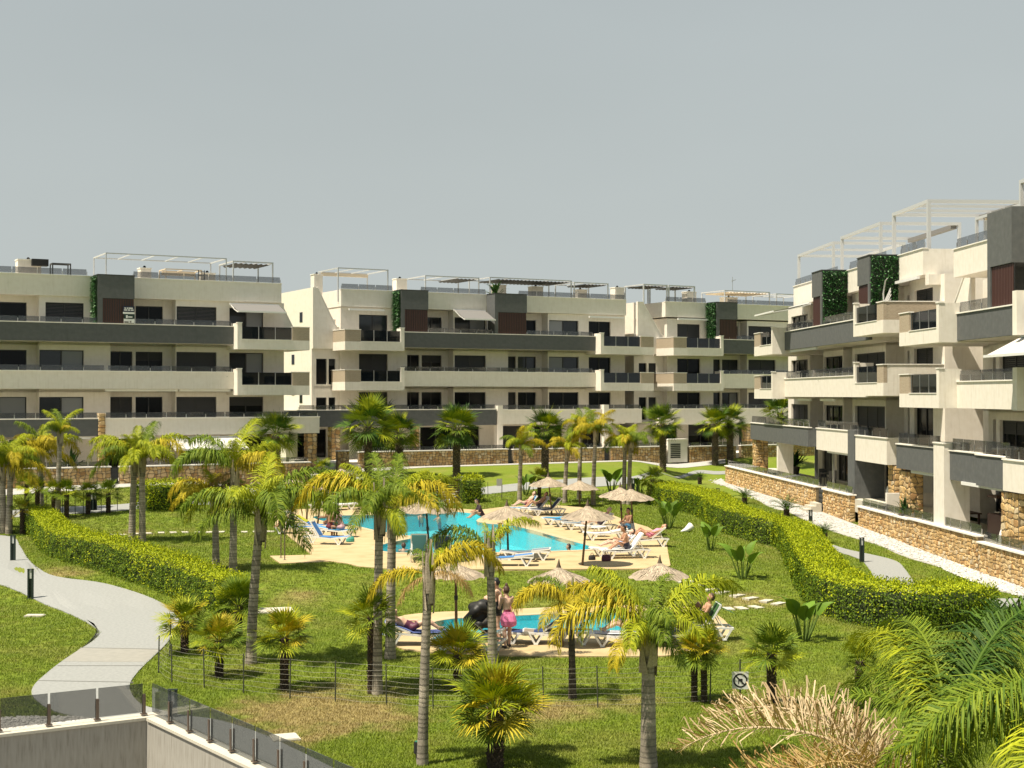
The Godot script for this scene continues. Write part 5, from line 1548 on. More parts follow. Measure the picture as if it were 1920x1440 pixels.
func crown_shaft(mb: MB, base: Vector3, h: float, r: float) -> void:   # old leaf bases sheathing the top of the trunk
	for i in 11:
		var a := i * 2.4 + rf(-0.2, 0.2)
		var y := base.y - h * (0.25 + 0.75 * (1.0 - i / 11.0))
		var o := Vector3(cos(a), 0, sin(a))
		var side := Vector3(-sin(a), 0, cos(a))
		var g := rf(0.7, 1.2)
		mb.col = Color(0.46, 0.39, 0.295) * g
		mb.col.a = 1.0
		var l := h * rf(0.55, 0.85)
		var p := Vector3(base.x, y, base.z)
		var q := []
		for k in 5:
			var t := k / 4.0
			var rr := r * (1.04 + 0.16 * sin(t * PI) + 0.35 * t * t)
			var w := r * lerpf(1.0, 0.25, t)
			q.append([p + o * rr + Vector3(0, l * t, 0) - side * w, p + o * rr * 1.12 + Vector3(0, l * t, 0), p + o * rr + Vector3(0, l * t, 0) + side * w])
		for k in 4:
			mb.quad(q[k][0], q[k][1], q[k + 1][1], q[k + 1][0])
			mb.quad(q[k][1], q[k][2], q[k + 1][2], q[k + 1][1])

func queen_palm(label: String, at: Vector3, h: float, r: float, lean: Vector3, fronds: Array, group: String, scale := 1.0, dark := 0.0, fill := 4) -> Node3D:
	# fronds: [shape, tone, azimuth in degrees (0 = right, 90 = away, 270 = towards the viewer), scale]
	var b := thing("queen_palm", label, "palm tree", at, 0.0, group)
	var t := put("trunk", ringed_trunk(h, r * 1.06, r * 0.80, lean, dark), M.trunk, b)
	var s := MB.new()
	var top := Vector3(lean.x, h, lean.z)
	crown_shaft(s, top + Vector3(0, 0.25 * scale, 0), 1.0 * scale, r * 0.86)
	put("leaf_base", s.mesh(), M.trunk, t)
	var crown := Node3D.new()
	crown.name = "crown"
	b.add_child(crown)
	crown.position = top
	var k := 0
	for f in fronds:
		frond(crown, f[0], f[1], deg_to_rad(f[2]), f[3] * scale, k % 2)
		k += 1
	for i in fill:
		frond(crown, ["high", "mid", "up", "arch"][i], ["green", "lime", "lime", "green"][i], i * 1.9 + h * 7.0, 0.62 * scale, i % 2)
	var spear := MB.new()
	spear.col = GREEN[1]
	spear.tube([Vector3.ZERO, Vector3(0.03, 0.35, 0.02) * scale, Vector3(0.08, 0.75, 0.02) * scale], [0.05 * scale, 0.03 * scale, 0.006], 6)
	put("spear_leaf", spear.mesh(), M.frond, crown)
	return b

func usual_crown(sd: int, n := 11, yellow := 0.35) -> Array:
	var g := RandomNumberGenerator.new()
	g.seed = sd
	var out := []
	for i in n:
		var a := i * 137.5 + g.randf_range(-18, 18) + sd * 31.0
		var f := float(i) / n
		var shape := "up" if f < 0.15 else "high" if f < 0.38 else "arch" if f < 0.6 else "mid" if f < 0.78 else "low"
		var q := g.randf()
		var tone := "yellow" if q < yellow * (0.4 + f) else "lime" if q < 0.75 else "green"
		out.append([shape, tone, a, g.randf_range(0.75, 1.05)])
	return out

func fan_mesh(key: String, petiole: float, r: float, n: int, spread: float, cols: Array, fold: float, tip_drop: float) -> ArrayMesh:
	if made.has(key):
		return made[key]
	var mb := MB.new()
	mb.col = cols[0].lerp(cols[1], 0.6)
	mb.bar(Vector3.ZERO, Vector3(petiole, 0, 0), 0.022 * r / 0.6, 0.016)
	var c := Vector3(petiole, 0, 0)
	for i in n:
		var u := (i + 0.5) / n * 2.0 - 1.0
		var a := u * spread * 0.5
		var l := r * (0.82 + 0.18 * cos(a)) * rf(0.88, 1.06)
		var dir := Vector3(cos(a), fold * absf(u) * 0.7, sin(a)).normalized()
		var half := spread * 0.5 / n
		var w := l * 0.52 * tan(half) * 0.98
		var side := Vector3(-sin(a), 0, cos(a))
		var pl := Vector3(0, 0.012 if i % 2 else -0.012, 0)
		var m1 := c + dir * l * 0.48 + pl
		var e := c + dir * l + Vector3(rf(-0.02, 0.02), -tip_drop * l * rf(0.4, 1.4), rf(-0.02, 0.02))
		mb.col = cols[0].lerp(cols[1], rng.randf())
		mb.tri(c, m1 + side * w, m1 - side * w)
		var m2 := m1.lerp(e, 0.5) + Vector3(0, tip_drop * l * 0.10, 0)
		mb.quad(m1 - side * w, m1 + side * w, m2 + side * w * 0.55, m2 - side * w * 0.55)
		mb.tri(m2 - side * w * 0.55, m2 + side * w * 0.55, e)
	made[key] = mb.mesh()
	return made[key]

func shaggy_trunk(h: float, r: float, tone: Color, scales: int, flare := 1.15) -> ArrayMesh:
	var mb := MB.new()
	mb.col = tone * 0.55
	mb.col.a = 1.0
	mb.tube([Vector3(0, -0.1, 0), Vector3(0, h * 0.15, 0), Vector3(0, h * 0.6, 0), Vector3(0, h, 0)], [r * flare, r * 0.92, r * 0.9, r], 9)
	for i in scales:
		var a := i * 2.399963
		var y := h * (i + rf(-0.4, 0.4)) / scales
		var o := Vector3(cos(a), 0, sin(a))
		var side := Vector3(-sin(a), 0, cos(a)) * r * rf(0.3, 0.5)
		var p := o * r * 0.86 + Vector3(0, y, 0)
		mb.col = tone * rf(0.55, 1.5)
		mb.col.a = 1.0
		var tip := p + o * r * rf(0.28, 0.5) + Vector3(0, r * rf(0.3, 0.75), 0)
		mb.tri(p - side, p + side, tip)
		mb.tri(p - side, tip, p + o * r * 0.1 + Vector3(0, r * 0.6, 0))
		mb.tri(p + side, p + o * r * 0.1 + Vector3(0, r * 0.6, 0), tip)
	return mb.mesh()

func fan_palm(called: String, label: String, at: Vector3, h: float, r_trunk: float, petiole: float, r: float, leaves: int, tones: Array, group: String, sd: int, low := -38.0, trunk_tone := Color(0.085, 0.06, 0.04)) -> void:
	var b := thing(called, label, "palm tree", at, 0.0, group)
	rng.seed = sd * 977 + 5
	put("trunk", shaggy_trunk(h, r_trunk, trunk_tone, int(60 * h / maxf(r_trunk * 5.0, 0.3)) + 40), M.fibre, b)
	var crown := Node3D.new()
	crown.name = "crown"
	b.add_child(crown)
	crown.position = Vector3(0, h, 0)
	for i in leaves:
		var f := (i + 0.5) / leaves
		var e := deg_to_rad(lerpf(86.0, low, pow(f, 0.9)) + rf(-8, 8))
		var a := i * 2.399963 + rf(-0.25, 0.25)
		var tone: Array = tones[int(rng.randf() * tones.size())]
		var key := "fan %.2f %.2f %d %d" % [petiole, r, tones.find(tone), i % 3]
		key += str(tones[0][0])
		var mesh := fan_mesh(key, petiole, r, 26, deg_to_rad(200.0 + 25.0 * (i % 3)), tone, 0.25 + 0.15 * (i % 3), 0.10 + 0.08 * (i % 3))
		var o := put("fan_leaf", mesh, M.frond, crown)
		o.basis = Basis(Vector3.UP, a) * Basis(Vector3(0, 0, 1), e) * Basis(Vector3.RIGHT, rf(-0.5, 0.5))
		var s := rf(0.8, 1.08)
		o.scale = Vector3(s, s, s)
		o.position = Vector3(cos(a), 0, -sin(a)) * r_trunk * 0.4

func hedge(label: String, pts: Array, width: float, height: float, density: float, sd: int, leaf := 0.075) -> void:
	var b := thing("hedge", label, "hedge", Vector3.ZERO, 0.0, "clipped hedges")
	rng.seed = sd
	var line := smooth_line(pts, 5) if pts.size() > 2 else pts
	var total := 0.0
	var acc := [0.0]
	for i in line.size() - 1:
		total += line[i].distance_to(line[i + 1])
		acc.append(total)
	var at := func(s: float) -> Array:
		var i := 0
		while i < line.size() - 2 and acc[i + 1] < s:
			i += 1
		var d: Vector2 = (line[i + 1] - line[i])
		var t := clampf((s - acc[i]) / maxf(d.length(), 0.001), -0.2, 1.2)
		var p: Vector2 = line[i] + d * t
		var da: Vector2 = (line[i + 1] - line[maxi(i - 1, 0)]).normalized()
		var db: Vector2 = (line[mini(i + 2, line.size() - 1)] - line[i]).normalized()
		return [p, da.lerp(db, clampf(t, 0.0, 1.0)).normalized()]
	var lump := FastNoiseLite.new()
	lump.seed = sd
	lump.frequency = 0.55
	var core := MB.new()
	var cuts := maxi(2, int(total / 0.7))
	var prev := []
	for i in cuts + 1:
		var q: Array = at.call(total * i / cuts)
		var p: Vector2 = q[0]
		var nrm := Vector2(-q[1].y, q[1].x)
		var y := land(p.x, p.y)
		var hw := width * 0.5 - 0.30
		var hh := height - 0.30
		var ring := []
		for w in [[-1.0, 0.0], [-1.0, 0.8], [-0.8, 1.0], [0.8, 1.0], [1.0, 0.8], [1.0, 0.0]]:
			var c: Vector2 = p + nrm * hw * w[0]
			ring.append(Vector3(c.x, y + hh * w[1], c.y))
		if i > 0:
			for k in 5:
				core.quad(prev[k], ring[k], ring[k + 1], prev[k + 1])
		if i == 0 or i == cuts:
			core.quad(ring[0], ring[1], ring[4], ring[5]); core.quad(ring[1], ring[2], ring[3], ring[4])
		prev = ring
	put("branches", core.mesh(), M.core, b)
	var mb := MB.new()
	var per := 2.0 * height + width
	var count := int((total * per + 2.0 * width * height) * density)
	for i in count:
		var s := rf(-width * 0.1, total + width * 0.1)
		var cap := 0
		if rng.randf() < 2.0 * width * height / (total * per + 2.0 * width * height):
			cap = 1 if rng.randf() < 0.5 else -1
		var q: Array
		var off: float
		var y: float
		var out: Vector3
		if cap:
			q = at.call(total if cap > 0 else 0.0)
			off = rf(-width * 0.5, width * 0.5); y = rf(0.03, height)
			out = Vector3(q[1].x, 0.25, q[1].y) * cap
		else:
			q = at.call(s)
			var u := rng.randf() * per
			var nrm3 := Vector3(-q[1].y, 0, q[1].x)
			if u < height:
				off = -width * 0.5; y = u; out = -nrm3 + Vector3(0, 0.2, 0)
			elif u < height + width:
				off = u - height - width * 0.5; y = height; out = Vector3(0, 1, 0) + nrm3 * off * 0.5
			else:
				off = width * 0.5; y = u - height - width; out = nrm3 + Vector3(0, 0.2, 0)
		var corner := clampf((absf(off) / (width * 0.5) - 0.72) / 0.28, 0.0, 1.0) * clampf((y / height - 0.8) / 0.2, 0.0, 1.0)
		var p2: Vector2 = q[0] + Vector2(-q[1].y, q[1].x) * off * (1.0 - 0.12 * corner)
		if cap:
			p2 += q[1] * cap * 0.02
		var lu := lump.get_noise_3d(p2.x * 2.0, y * 2.0, p2.y * 2.0)
		var p := Vector3(p2.x, land(p2.x, p2.y) + y * (1.0 - 0.06 * corner), p2.y) + out.normalized() * (lu * 0.12 + rf(-0.14, 0.05))
		var on := out.normalized()
		var dir := (on.cross(Vector3(rf(-1, 1), rf(-1, 1), rf(-1, 1))).normalized() + on * rf(-0.1, 0.9) + Vector3(0, -0.15, 0)).normalized()
		var side := (on + Vector3(rf(-1, 1), rf(-1, 1), rf(-1, 1)) * 0.55).cross(dir).normalized()
		var l := leaf * rf(0.7, 1.3)
		if y > height * 0.97 and rng.randf() < 0.25:      # young shoots standing out of the clipped top
			p.y += rf(0.02, 0.12)
			dir = (Vector3(0, 1, 0) + Vector3(rf(-0.6, 0.6), 0, rf(-0.6, 0.6))).normalized()
		# young lime shoots sit in clumps, most of them on the clipped top; older leaves are dark
		var young := 0.06 + 0.5 * clampf(lump.get_noise_3d(p2.x * 0.9 + 40.0, y * 0.9, p2.y * 0.9) * 2.2, 0.0, 1.0)
		if y > height * 0.93:
			young = 0.85
		mb.col = Color(0.055, 0.105, 0.008).lerp(Color(0.13, 0.19, 0.010), rng.randf())
		if rng.randf() < young:
			mb.col = Color(0.24, 0.30, 0.008).lerp(Color(0.42, 0.46, 0.012), rng.randf())
		mb.quad(p, p + dir * l * 0.55 - side * l * 0.33, p + dir * l * 1.1, p + dir * l * 0.55 + side * l * 0.33)
	put("foliage", mb.mesh(), M.leaf, b)

func paddle_plant(label: String, at: Vector3, h: float, leaves: int, sd: int, group: String) -> void:   # strelitzia: upright paddles on stalks
	rng.seed = sd * 131 + 3
	var b := thing("strelitzia_plant", label, "plant", at, 0.0, group)
	for i in leaves:
		var a := i * 2.4 + rf(-0.3, 0.3)
		var e := rf(1.12, 1.5)
		var d := Vector3(cos(a) * cos(e), sin(e), sin(a) * cos(e))
		var root := Vector3(cos(a), 0, sin(a)) * h * 0.07
		var l1 := h * rf(0.4, 0.6)
		var l2 := h * rf(0.38, 0.55)
		var mb := MB.new()
		mb.col = Color(0.10, 0.15, 0.03)
		var s1 := root + d * l1
		mb.tube([root, s1], [0.025 * h, 0.012 * h], 5)
		var side := d.cross(Vector3.UP).normalized()
		if side.length() < 0.1:
			side = Vector3.RIGHT
		side = side.rotated(d, rf(-0.9, 0.9))
		var nrm := side.cross(d)
		var prev := []
		var g := rf(0.7, 1.35)
		for k in 8:
			var t := k / 7.0
			var bend := (d + Vector3(0, -1, 0) * t * t * 0.4 + Vector3(cos(a), 0, sin(a)) * t * 0.25).normalized()
			var c := s1 + bend * l2 * t
			var w := l2 * 0.27 * sin(PI * pow(clampf(t * 0.97 + 0.03, 0.0, 1.0), 0.75))
			var row := [c - side * w + nrm * w * 0.35, c, c + side * w + nrm * w * 0.35]
			if k:
				mb.col = Color(0.11, 0.19, 0.022) * g
				mb.quad(prev[0], prev[1], row[1], row[0])
				mb.quad(prev[1], prev[2], row[2], row[1])
			prev = row
		put("leaf", mb.mesh(), M.leaf, b)

func cycad(label: String, at: Vector3, h: float, r: float, sd: int) -> void:
	rng.seed = sd
	var b := thing("cycad", label, "plant", at, 0.0, "cycads behind the right hedge")
	put("trunk", shaggy_trunk(h, 0.14, Color(0.08, 0.06, 0.04), 60), M.fibre, b)
	for i in 22:
		var mesh := frond_mesh("cycad %d" % (i % 3), 1.0, 30.0 + 20.0 * (i % 3), 60.0, 0.14, 34, DEEP, 0.014, 0.15)
		var o := put("frond", mesh, M.frond, b)
		o.position.y = h
		o.rotation.y = i * 2.399963
		o.scale = Vector3.ONE * r * rf(0.85, 1.1)

func plants() -> void:
	var slim := "tall queen palms around the pools"
	queen_palm("tall queen palm at the left edge with a drooping lime crown", Vector3(-24.00, 0.69, -66.46), 3.02, 0.152, Vector3(-0.05, 0.00, 0.00), usual_crown(1, 12, 0.3), slim, 1.00, 0.0, 4)
	queen_palm("tall queen palm just right of the left edge, beside its twin", Vector3(-23.67, 0.67, -66.31), 3.24, 0.152, Vector3(0.08, 0.00, 0.00), usual_crown(2, 12, 0.5), slim, 1.00, 0.0, 4)
	queen_palm("queen palm with yellowing fronds standing between the left edge palms and the slim one", Vector3(-24.21, 1.15, -72.36), 2.93, 0.160, Vector3(0.00, 0.00, 0.00), usual_crown(3, 12, 0.7), slim, 1.05, 0.0, 4)
	queen_palm("slim queen palm with a bright upright crown rising before the grey terrace on the left", Vector3(-22.80, 1.02, -70.71), 4.20, 0.136, Vector3(0.11, 0.00, 0.00), [["up", "lime", 20, 0.90], ["up", "lime", 190, 0.80], ["high", "lime", 80, 0.70], ["high", "lime", 260, 0.70], ["up", "green", 120, 0.90], ["high", "yellow", 330, 0.50]], slim, 0.80, 0.0, 4)
	queen_palm("left palm of the tall pair before the long left stone wall", Vector3(-17.04, 0.65, -63.17), 3.66, 0.152, Vector3(0.12, 0.00, 0.00), [["high", "lime", 175, 0.95], ["arch", "lime", 200, 1.00], ["low", "green", 185, 0.90], ["mid", "green", 230, 0.80], ["up", "lime", 90, 0.80], ["arch", "yellow", 150, 0.90], ["high", "lime", 300, 0.80], ["low", "lime", 270, 0.70]], slim, 1.05, 0.0, 4)
	queen_palm("right palm of the tall pair before the long left stone wall", Vector3(-16.51, 0.65, -62.94), 3.67, 0.144, Vector3(-0.02, 0.00, 0.00), [["high", "lime", 10, 1.00], ["arch", "yellow", 355, 1.05], ["arch", "lime", 330, 0.90], ["low", "yellow", 5, 0.80], ["up", "green", 70, 0.90], ["high", "green", 100, 0.90], ["mid", "lime", 270, 0.80], ["mid", "lime", 310, 0.85]], slim, 1.05, 0.0, 4)
	queen_palm("queen palm with browned hanging fronds left of the leaning pair near the stepping stones", Vector3(-11.12, 0.65, -52.96), 2.76, 0.132, Vector3(-0.06, 0.00, 0.00), [["arch", "yellow", 180, 0.95], ["low", "yellow", 200, 0.80], ["arch", "dry", 350, 0.75], ["hang", "dry", 20, 0.60], ["mid", "yellow", 230, 0.80], ["high", "yellow", 100, 0.70], ["low", "dry", 300, 0.60]], slim, 0.95, 0.0, 4)
	queen_palm("queen palm with a fresh green crown right of the browned one near the stepping stones", Vector3(-10.41, 0.61, -52.59), 3.72, 0.140, Vector3(0.06, 0.00, 0.00), [["up", "lime", 60, 1.00], ["high", "green", 165, 1.00], ["arch", "green", 190, 1.10], ["mid", "green", 215, 1.00], ["arch", "yellow", 5, 0.90], ["mid", "yellow", 330, 0.90], ["high", "lime", 30, 0.90], ["low", "yellow", 350, 0.80], ["hang", "dry", 170, 0.60]], slim, 1.10, 0.0, 4)
	queen_palm("leaning queen palm with a lush green crown at the near end of the left hedge", Vector3(-6.85, 0.15, -36.99), 3.82, 0.132, Vector3(0.25, 0.00, 0.00), [["up", "lime", 80, 0.90], ["high", "green", 20, 1.00], ["arch", "green", 0, 1.05], ["mid", "green", 345, 1.00], ["arch", "lime", 175, 1.00], ["mid", "green", 195, 0.95], ["low", "green", 320, 0.80], ["low", "green", 210, 0.80], ["high", "lime", 250, 0.80], ["arch", "green", 300, 0.90]], slim, 1.05, 0.0, 4)
	queen_palm("left trunk of the close palm pair in front of the main pool", Vector3(-3.19, 0.12, -33.36), 4.34, 0.116, Vector3(0.06, 0.00, 0.00), [["high", "lime", 165, 0.85], ["arch", "yellow", 185, 1.05], ["arch", "lime", 160, 0.90], ["mid", "green", 230, 0.75], ["up", "green", 100, 0.75], ["low", "green", 250, 0.60], ["low", "lime", 300, 0.55]], slim, 1.00, 0.0, 4)
	queen_palm("right trunk of the close palm pair in front of the main pool", Vector3(-3.25, 0.15, -37.66), 3.93, 0.132, Vector3(0.06, 0.00, 0.00), [["high", "lime", 15, 0.90], ["arch", "yellow", 350, 1.00], ["arch", "yellow", 10, 0.85], ["mid", "green", 330, 0.80], ["up", "green", 80, 0.85], ["mid", "yellow", 320, 0.80], ["low", "green", 280, 0.60]], slim, 1.00, 0.0, 4)
	queen_palm("slim queen palm with a sparse curled crown at the bottom centre left", Vector3(-1.72, 0.09, -27.14), 3.63, 0.100, Vector3(0.12, 0.00, 0.00), [["low", "yellow", 168, 0.62], ["arch", "yellow", 12, 0.80], ["high", "lime", 60, 0.45], ["mid", "yellow", 20, 0.70], ["low", "dry", 340, 0.45], ["high", "green", 130, 0.40], ["hang", "dry", 190, 0.35]], slim, 0.95, 0.0, 0)
	queen_palm("queen palm with a one sided crown whose trunk hides the man with the pushchair", Vector3(-0.51, 0.15, -37.13), 2.92, 0.120, Vector3(-0.08, 0.00, 0.00), [["arch", "green", 178, 0.95], ["high", "lime", 25, 0.75], ["mid", "green", 190, 0.70], ["up", "lime", 120, 0.40], ["low", "green", 200, 0.55], ["high", "lime", 60, 0.50]], slim, 0.95, 0.0, 0)
	queen_palm("queen palm with a dark trunk and golden crown beside the small pool", Vector3(1.41, 0.12, -32.90), 2.14, 0.084, Vector3(-0.04, 0.00, 0.00), [["arch", "yellow", 180, 0.75], ["arch", "yellow", 200, 0.70], ["arch", "yellow", 5, 0.60], ["mid", "yellow", 160, 0.65], ["high", "yellow", 80, 0.50], ["mid", "yellow", 280, 0.50], ["low", "yellow", 220, 0.50]], slim, 0.95, 0.9, 1)
	queen_palm("largest queen palm with a thick ringed trunk and arching bright fronds", Vector3(2.60, 0.09, -26.91), 2.49, 0.148, Vector3(0.00, 0.00, 0.00), [["high", "lime", 18, 1.02], ["arch", "lime", 8, 0.72], ["up", "lime", 160, 0.75], ["high", "yellow", 172, 0.85], ["arch", "yellow", 182, 1.00], ["arch", "lime", 200, 0.75], ["mid", "lime", 245, 0.62], ["mid", "green", 285, 0.58], ["low", "green", 300, 0.50], ["up", "green", 60, 0.60], ["low", "yellow", 225, 0.55], ["mid", "lime", 325, 0.60]], slim, 0.98, 0.0, 2)
	queen_palm("slim queen palm left of the far parasols, with a cycad at its foot", Vector3(0.45, 0.78, -85.21), 3.29, 0.136, Vector3(0.13, 0.00, 0.00), usual_crown(20, 10, 0.55), slim, 0.72, 0.0, 4)
	queen_palm("slim queen palm rising between the two far parasols", Vector3(3.17, 0.73, -84.58), 3.23, 0.136, Vector3(0.16, 0.00, 0.00), usual_crown(21, 10, 0.55), slim, 0.72, 0.0, 4)
	queen_palm("slim queen palm with a high crown behind the far parasols", Vector3(4.10, 0.85, -86.06), 4.43, 0.136, Vector3(0.13, 0.00, 0.00), usual_crown(22, 10, 0.55), slim, 0.72, 0.0, 4)
	queen_palm("tall slim queen palm before the white terrace pillar", Vector3(4.82, 0.67, -83.75), 4.28, 0.136, Vector3(0.16, 0.00, 0.00), usual_crown(23, 10, 0.55), slim, 0.78, 0.0, 4)
	queen_palm("left of the two queen palms growing from one spot behind the paired parasols", Vector3(6.69, 0.70, -84.16), 3.60, 0.136, Vector3(0.06, 0.00, 0.00), usual_crown(24, 10, 0.55), slim, 0.75, 0.0, 4)
	queen_palm("right of the two queen palms growing from one spot behind the paired parasols", Vector3(6.96, 0.69, -83.96), 3.62, 0.136, Vector3(0.13, 0.00, 0.00), usual_crown(25, 10, 0.55), slim, 0.75, 0.0, 4)
	rng.seed = 99
	var wash := "fan palms on the far lawn"
	fan_palm("fan_palm", "fan palm at the right end of the left block", Vector3(-15.36, 1.47, -91.79), 3.27, 0.24, 0.83, 0.99, 36, [GREEN, DEEP, LIME], wash, 1, -58.0, Color(0.13, 0.10, 0.075))
	fan_palm("fan_palm", "largest fan palm of the far row, left of the middle block entrance", Vector3(-9.46, 1.35, -92.55), 3.78, 0.24, 1.13, 1.35, 36, [GREEN, DEEP, LIME], wash, 2, -58.0, Color(0.13, 0.10, 0.075))
	fan_palm("fan_palm", "fan palm close behind the largest fan palm", Vector3(-7.74, 1.65, -96.46), 2.96, 0.24, 0.84, 1.00, 36, [GREEN, DEEP, LIME], wash, 3, -58.0, Color(0.13, 0.10, 0.075))
	fan_palm("fan_palm", "fan palm standing alone on the far lawn left of centre", Vector3(-3.79, 1.63, -96.19), 3.31, 0.24, 0.91, 1.08, 36, [GREEN, DEEP, LIME], wash, 4, -58.0, Color(0.13, 0.10, 0.075))
	fan_palm("fan_palm", "fan palm behind the slim palms on the far lawn", Vector3(2.26, 1.65, -96.46), 3.18, 0.24, 0.87, 1.04, 36, [GREEN, DEEP, LIME], wash, 5, -58.0, Color(0.13, 0.10, 0.075))
	fan_palm("fan_palm", "fan palm standing alone on the far lawn right of centre", Vector3(11.47, 1.41, -107.03), 3.61, 0.24, 0.84, 1.01, 36, [GREEN, DEEP, LIME], wash, 6, -58.0, Color(0.13, 0.10, 0.075))
	fan_palm("fan_palm", "left fan palm of the pair on the far lawn at the right", Vector3(16.31, 1.59, -113.08), 3.30, 0.24, 0.80, 0.96, 36, [GREEN, DEEP, LIME], wash, 7, -58.0, Color(0.13, 0.10, 0.075))
	fan_palm("fan_palm", "right fan palm of the pair on the far lawn at the right", Vector3(17.65, 1.72, -113.99), 3.24, 0.24, 0.90, 1.07, 36, [GREEN, DEEP, LIME], wash, 8, -58.0, Color(0.13, 0.10, 0.075))
	fan_palm("fan_palm", "fan palm showing above the grey terrace of the right block", Vector3(21.33, 1.81, -112.00), 3.94, 0.24, 0.88, 1.05, 36, [GREEN, DEEP, LIME], wash, 9, -58.0, Color(0.13, 0.10, 0.075))
	var small := "small fan palms in the lawn"
	fan_palm("small_fan_palm", "left of the three small fan palms inside the fence corner", Vector3(-8.94, 0.15, -38.51), 0.87, 0.10, 0.38, 0.52, 24, [LIME, GREEN, YELLOW], small, 31, -35.0)
	fan_palm("small_fan_palm", "middle of the three small fan palms inside the fence corner", Vector3(-7.33, 0.14, -35.30), 0.93, 0.10, 0.33, 0.46, 24, [LIME, GREEN, YELLOW], small, 32, -35.0)
	fan_palm("small_fan_palm", "rear of the three small fan palms, against the left hedge end", Vector3(-7.79, 0.15, -40.17), 1.06, 0.10, 0.44, 0.60, 26, [LIME, GREEN, GREEN], small, 33, -35.0)
	fan_palm("small_fan_palm", "small fan palm beside the fence between the leaning palm and the close pair", Vector3(-5.46, 0.13, -33.82), 1.26, 0.10, 0.39, 0.54, 26, [LIME, GREEN, YELLOW], small, 34, -35.0)
	fan_palm("small_fan_palm", "small fan palm growing against the close palm pair", Vector3(-3.32, 0.12, -33.41), 1.80, 0.10, 0.39, 0.53, 22, [LIME, GREEN, GREEN], small, 35, -35.0)
	fan_palm("small_fan_palm", "small fan palm in front of the pushchair and the teal lounger", Vector3(-1.30, 0.13, -33.71), 0.87, 0.10, 0.39, 0.54, 28, [LIME, GREEN, YELLOW], small, 36, -35.0)
	fan_palm("small_fan_palm", "round fan palm with a dense yellow green head at the bottom centre", Vector3(-0.32, 0.09, -26.84), 1.13, 0.15, 0.47, 0.64, 38, [LIME, GREEN, YELLOW], small, 37, -35.0)
	fan_palm("small_fan_palm", "left stem of the twin small fan palms right of the largest palm", Vector3(4.21, 0.12, -32.57), 1.16, 0.07, 0.28, 0.39, 22, [LIME, GREEN, YELLOW], small, 38, -35.0)
	fan_palm("small_fan_palm", "right stem of the twin small fan palms right of the largest palm", Vector3(4.42, 0.12, -32.46), 1.20, 0.07, 0.31, 0.42, 24, [LIME, GREEN, YELLOW], small, 39, -35.0)
	fan_palm("small_fan_palm", "small fan palm left of the strelitzia at the lower right", Vector3(5.86, 0.11, -31.82), 1.26, 0.10, 0.36, 0.49, 26, [LIME, GREEN, GREEN], small, 40, -35.0)
	fan_palm("small_fan_palm", "small fan palm half hidden behind the foreground palm", Vector3(7.85, 0.11, -31.82), 1.08, 0.10, 0.25, 0.35, 20, [LIME, GREEN, GREEN], small, 41, -35.0)
	fan_palm("small_fan_palm", "rightmost of the small fan palms along the far left path", Vector3(-20.73, 1.15, -72.36), 1.01, 0.11, 0.39, 0.54, 18, [LIME, GREEN, GREEN], small, 42, -35.0)
	fan_palm("small_fan_palm", "second from the right of the small fan palms along the far left path", Vector3(-21.62, 1.11, -71.86), 1.09, 0.11, 0.37, 0.50, 18, [LIME, GREEN, GREEN], small, 43, -35.0)
	fan_palm("small_fan_palm", "stocky small fan palm before the slim bright palm on the left", Vector3(-22.35, 1.02, -70.71), 1.26, 0.11, 0.39, 0.53, 18, [LIME, GREEN, GREEN], small, 44, -35.0)
	fan_palm("small_fan_palm", "small fan palm left of the stocky one by the far left path", Vector3(-22.99, 1.02, -70.71), 1.34, 0.11, 0.33, 0.46, 18, [LIME, GREEN, YELLOW], small, 45, -35.0)
	fan_palm("small_fan_palm", "small fan palm left of the hedge end on the far left", Vector3(-24.04, 1.07, -71.36), 1.30, 0.11, 0.39, 0.54, 18, [LIME, GREEN, GREEN], small, 46, -35.0)
	fan_palm("small_fan_palm", "nearest small fan palm at the far end of the left hedge", Vector3(-22.94, 0.65, -66.03), 1.20, 0.11, 0.31, 0.43, 18, [LIME, GREEN, YELLOW], small, 47, -35.0)
	fan_palm("small_fan_palm", "rearmost small fan palm on the far left", Vector3(-25.65, 1.31, -74.45), 1.18, 0.11, 0.35, 0.48, 18, [LIME, GREEN, GREEN], small, 48, -35.0)
	fan_palm("small_fan_palm", "little fan palm beside the steps left of the middle block", Vector3(-12.44, 1.35, -92.55), 1.05, 0.11, 0.37, 0.51, 16, [GREEN, DEEP, LIME], small, 49, -35.0)
	fan_palm("small_fan_palm", "small fan palm under the far parasols", Vector3(1.67, 0.86, -86.28), 1.21, 0.11, 0.38, 0.52, 16, [LIME, GREEN, YELLOW], small, 50, -35.0)
	fan_palm("small_fan_palm", "small fan palm at the far end of the right hedge", Vector3(8.34, 0.67, -83.75), 1.49, 0.11, 0.46, 0.63, 18, [LIME, GREEN, GREEN], small, 51, -35.0)
	foreground_palms()
	rng.seed = 7
	hedge("long clipped hedge curving along the pale path on the left", [Vector2(-22.73, -67.18), Vector2(-21.23, -64.34), Vector2(-18.70, -58.28), Vector2(-16.32, -54.60), Vector2(-14.23, -52.22), Vector2(-12.18, -49.93), Vector2(-10.37, -47.68), Vector2(-8.96, -45.57)], 1.25, 1.15, 820, 1, 0.060)
	hedge("short dark hedge behind the stepping stones left of the main pool", [Vector2(-19.21, -73.34), Vector2(-17.40, -75.35)], 1.40, 1.45, 480, 2, 0.075)
	hedge("long low hedge behind the main pool in the shade of the far parasols", [Vector2(-14.61, -83.91), Vector2(-11.76, -86.28), Vector2(-8.60, -87.37), Vector2(-6.37, -88.50), Vector2(-5.57, -89.19)], 1.40, 1.00, 420, 3, 0.080)
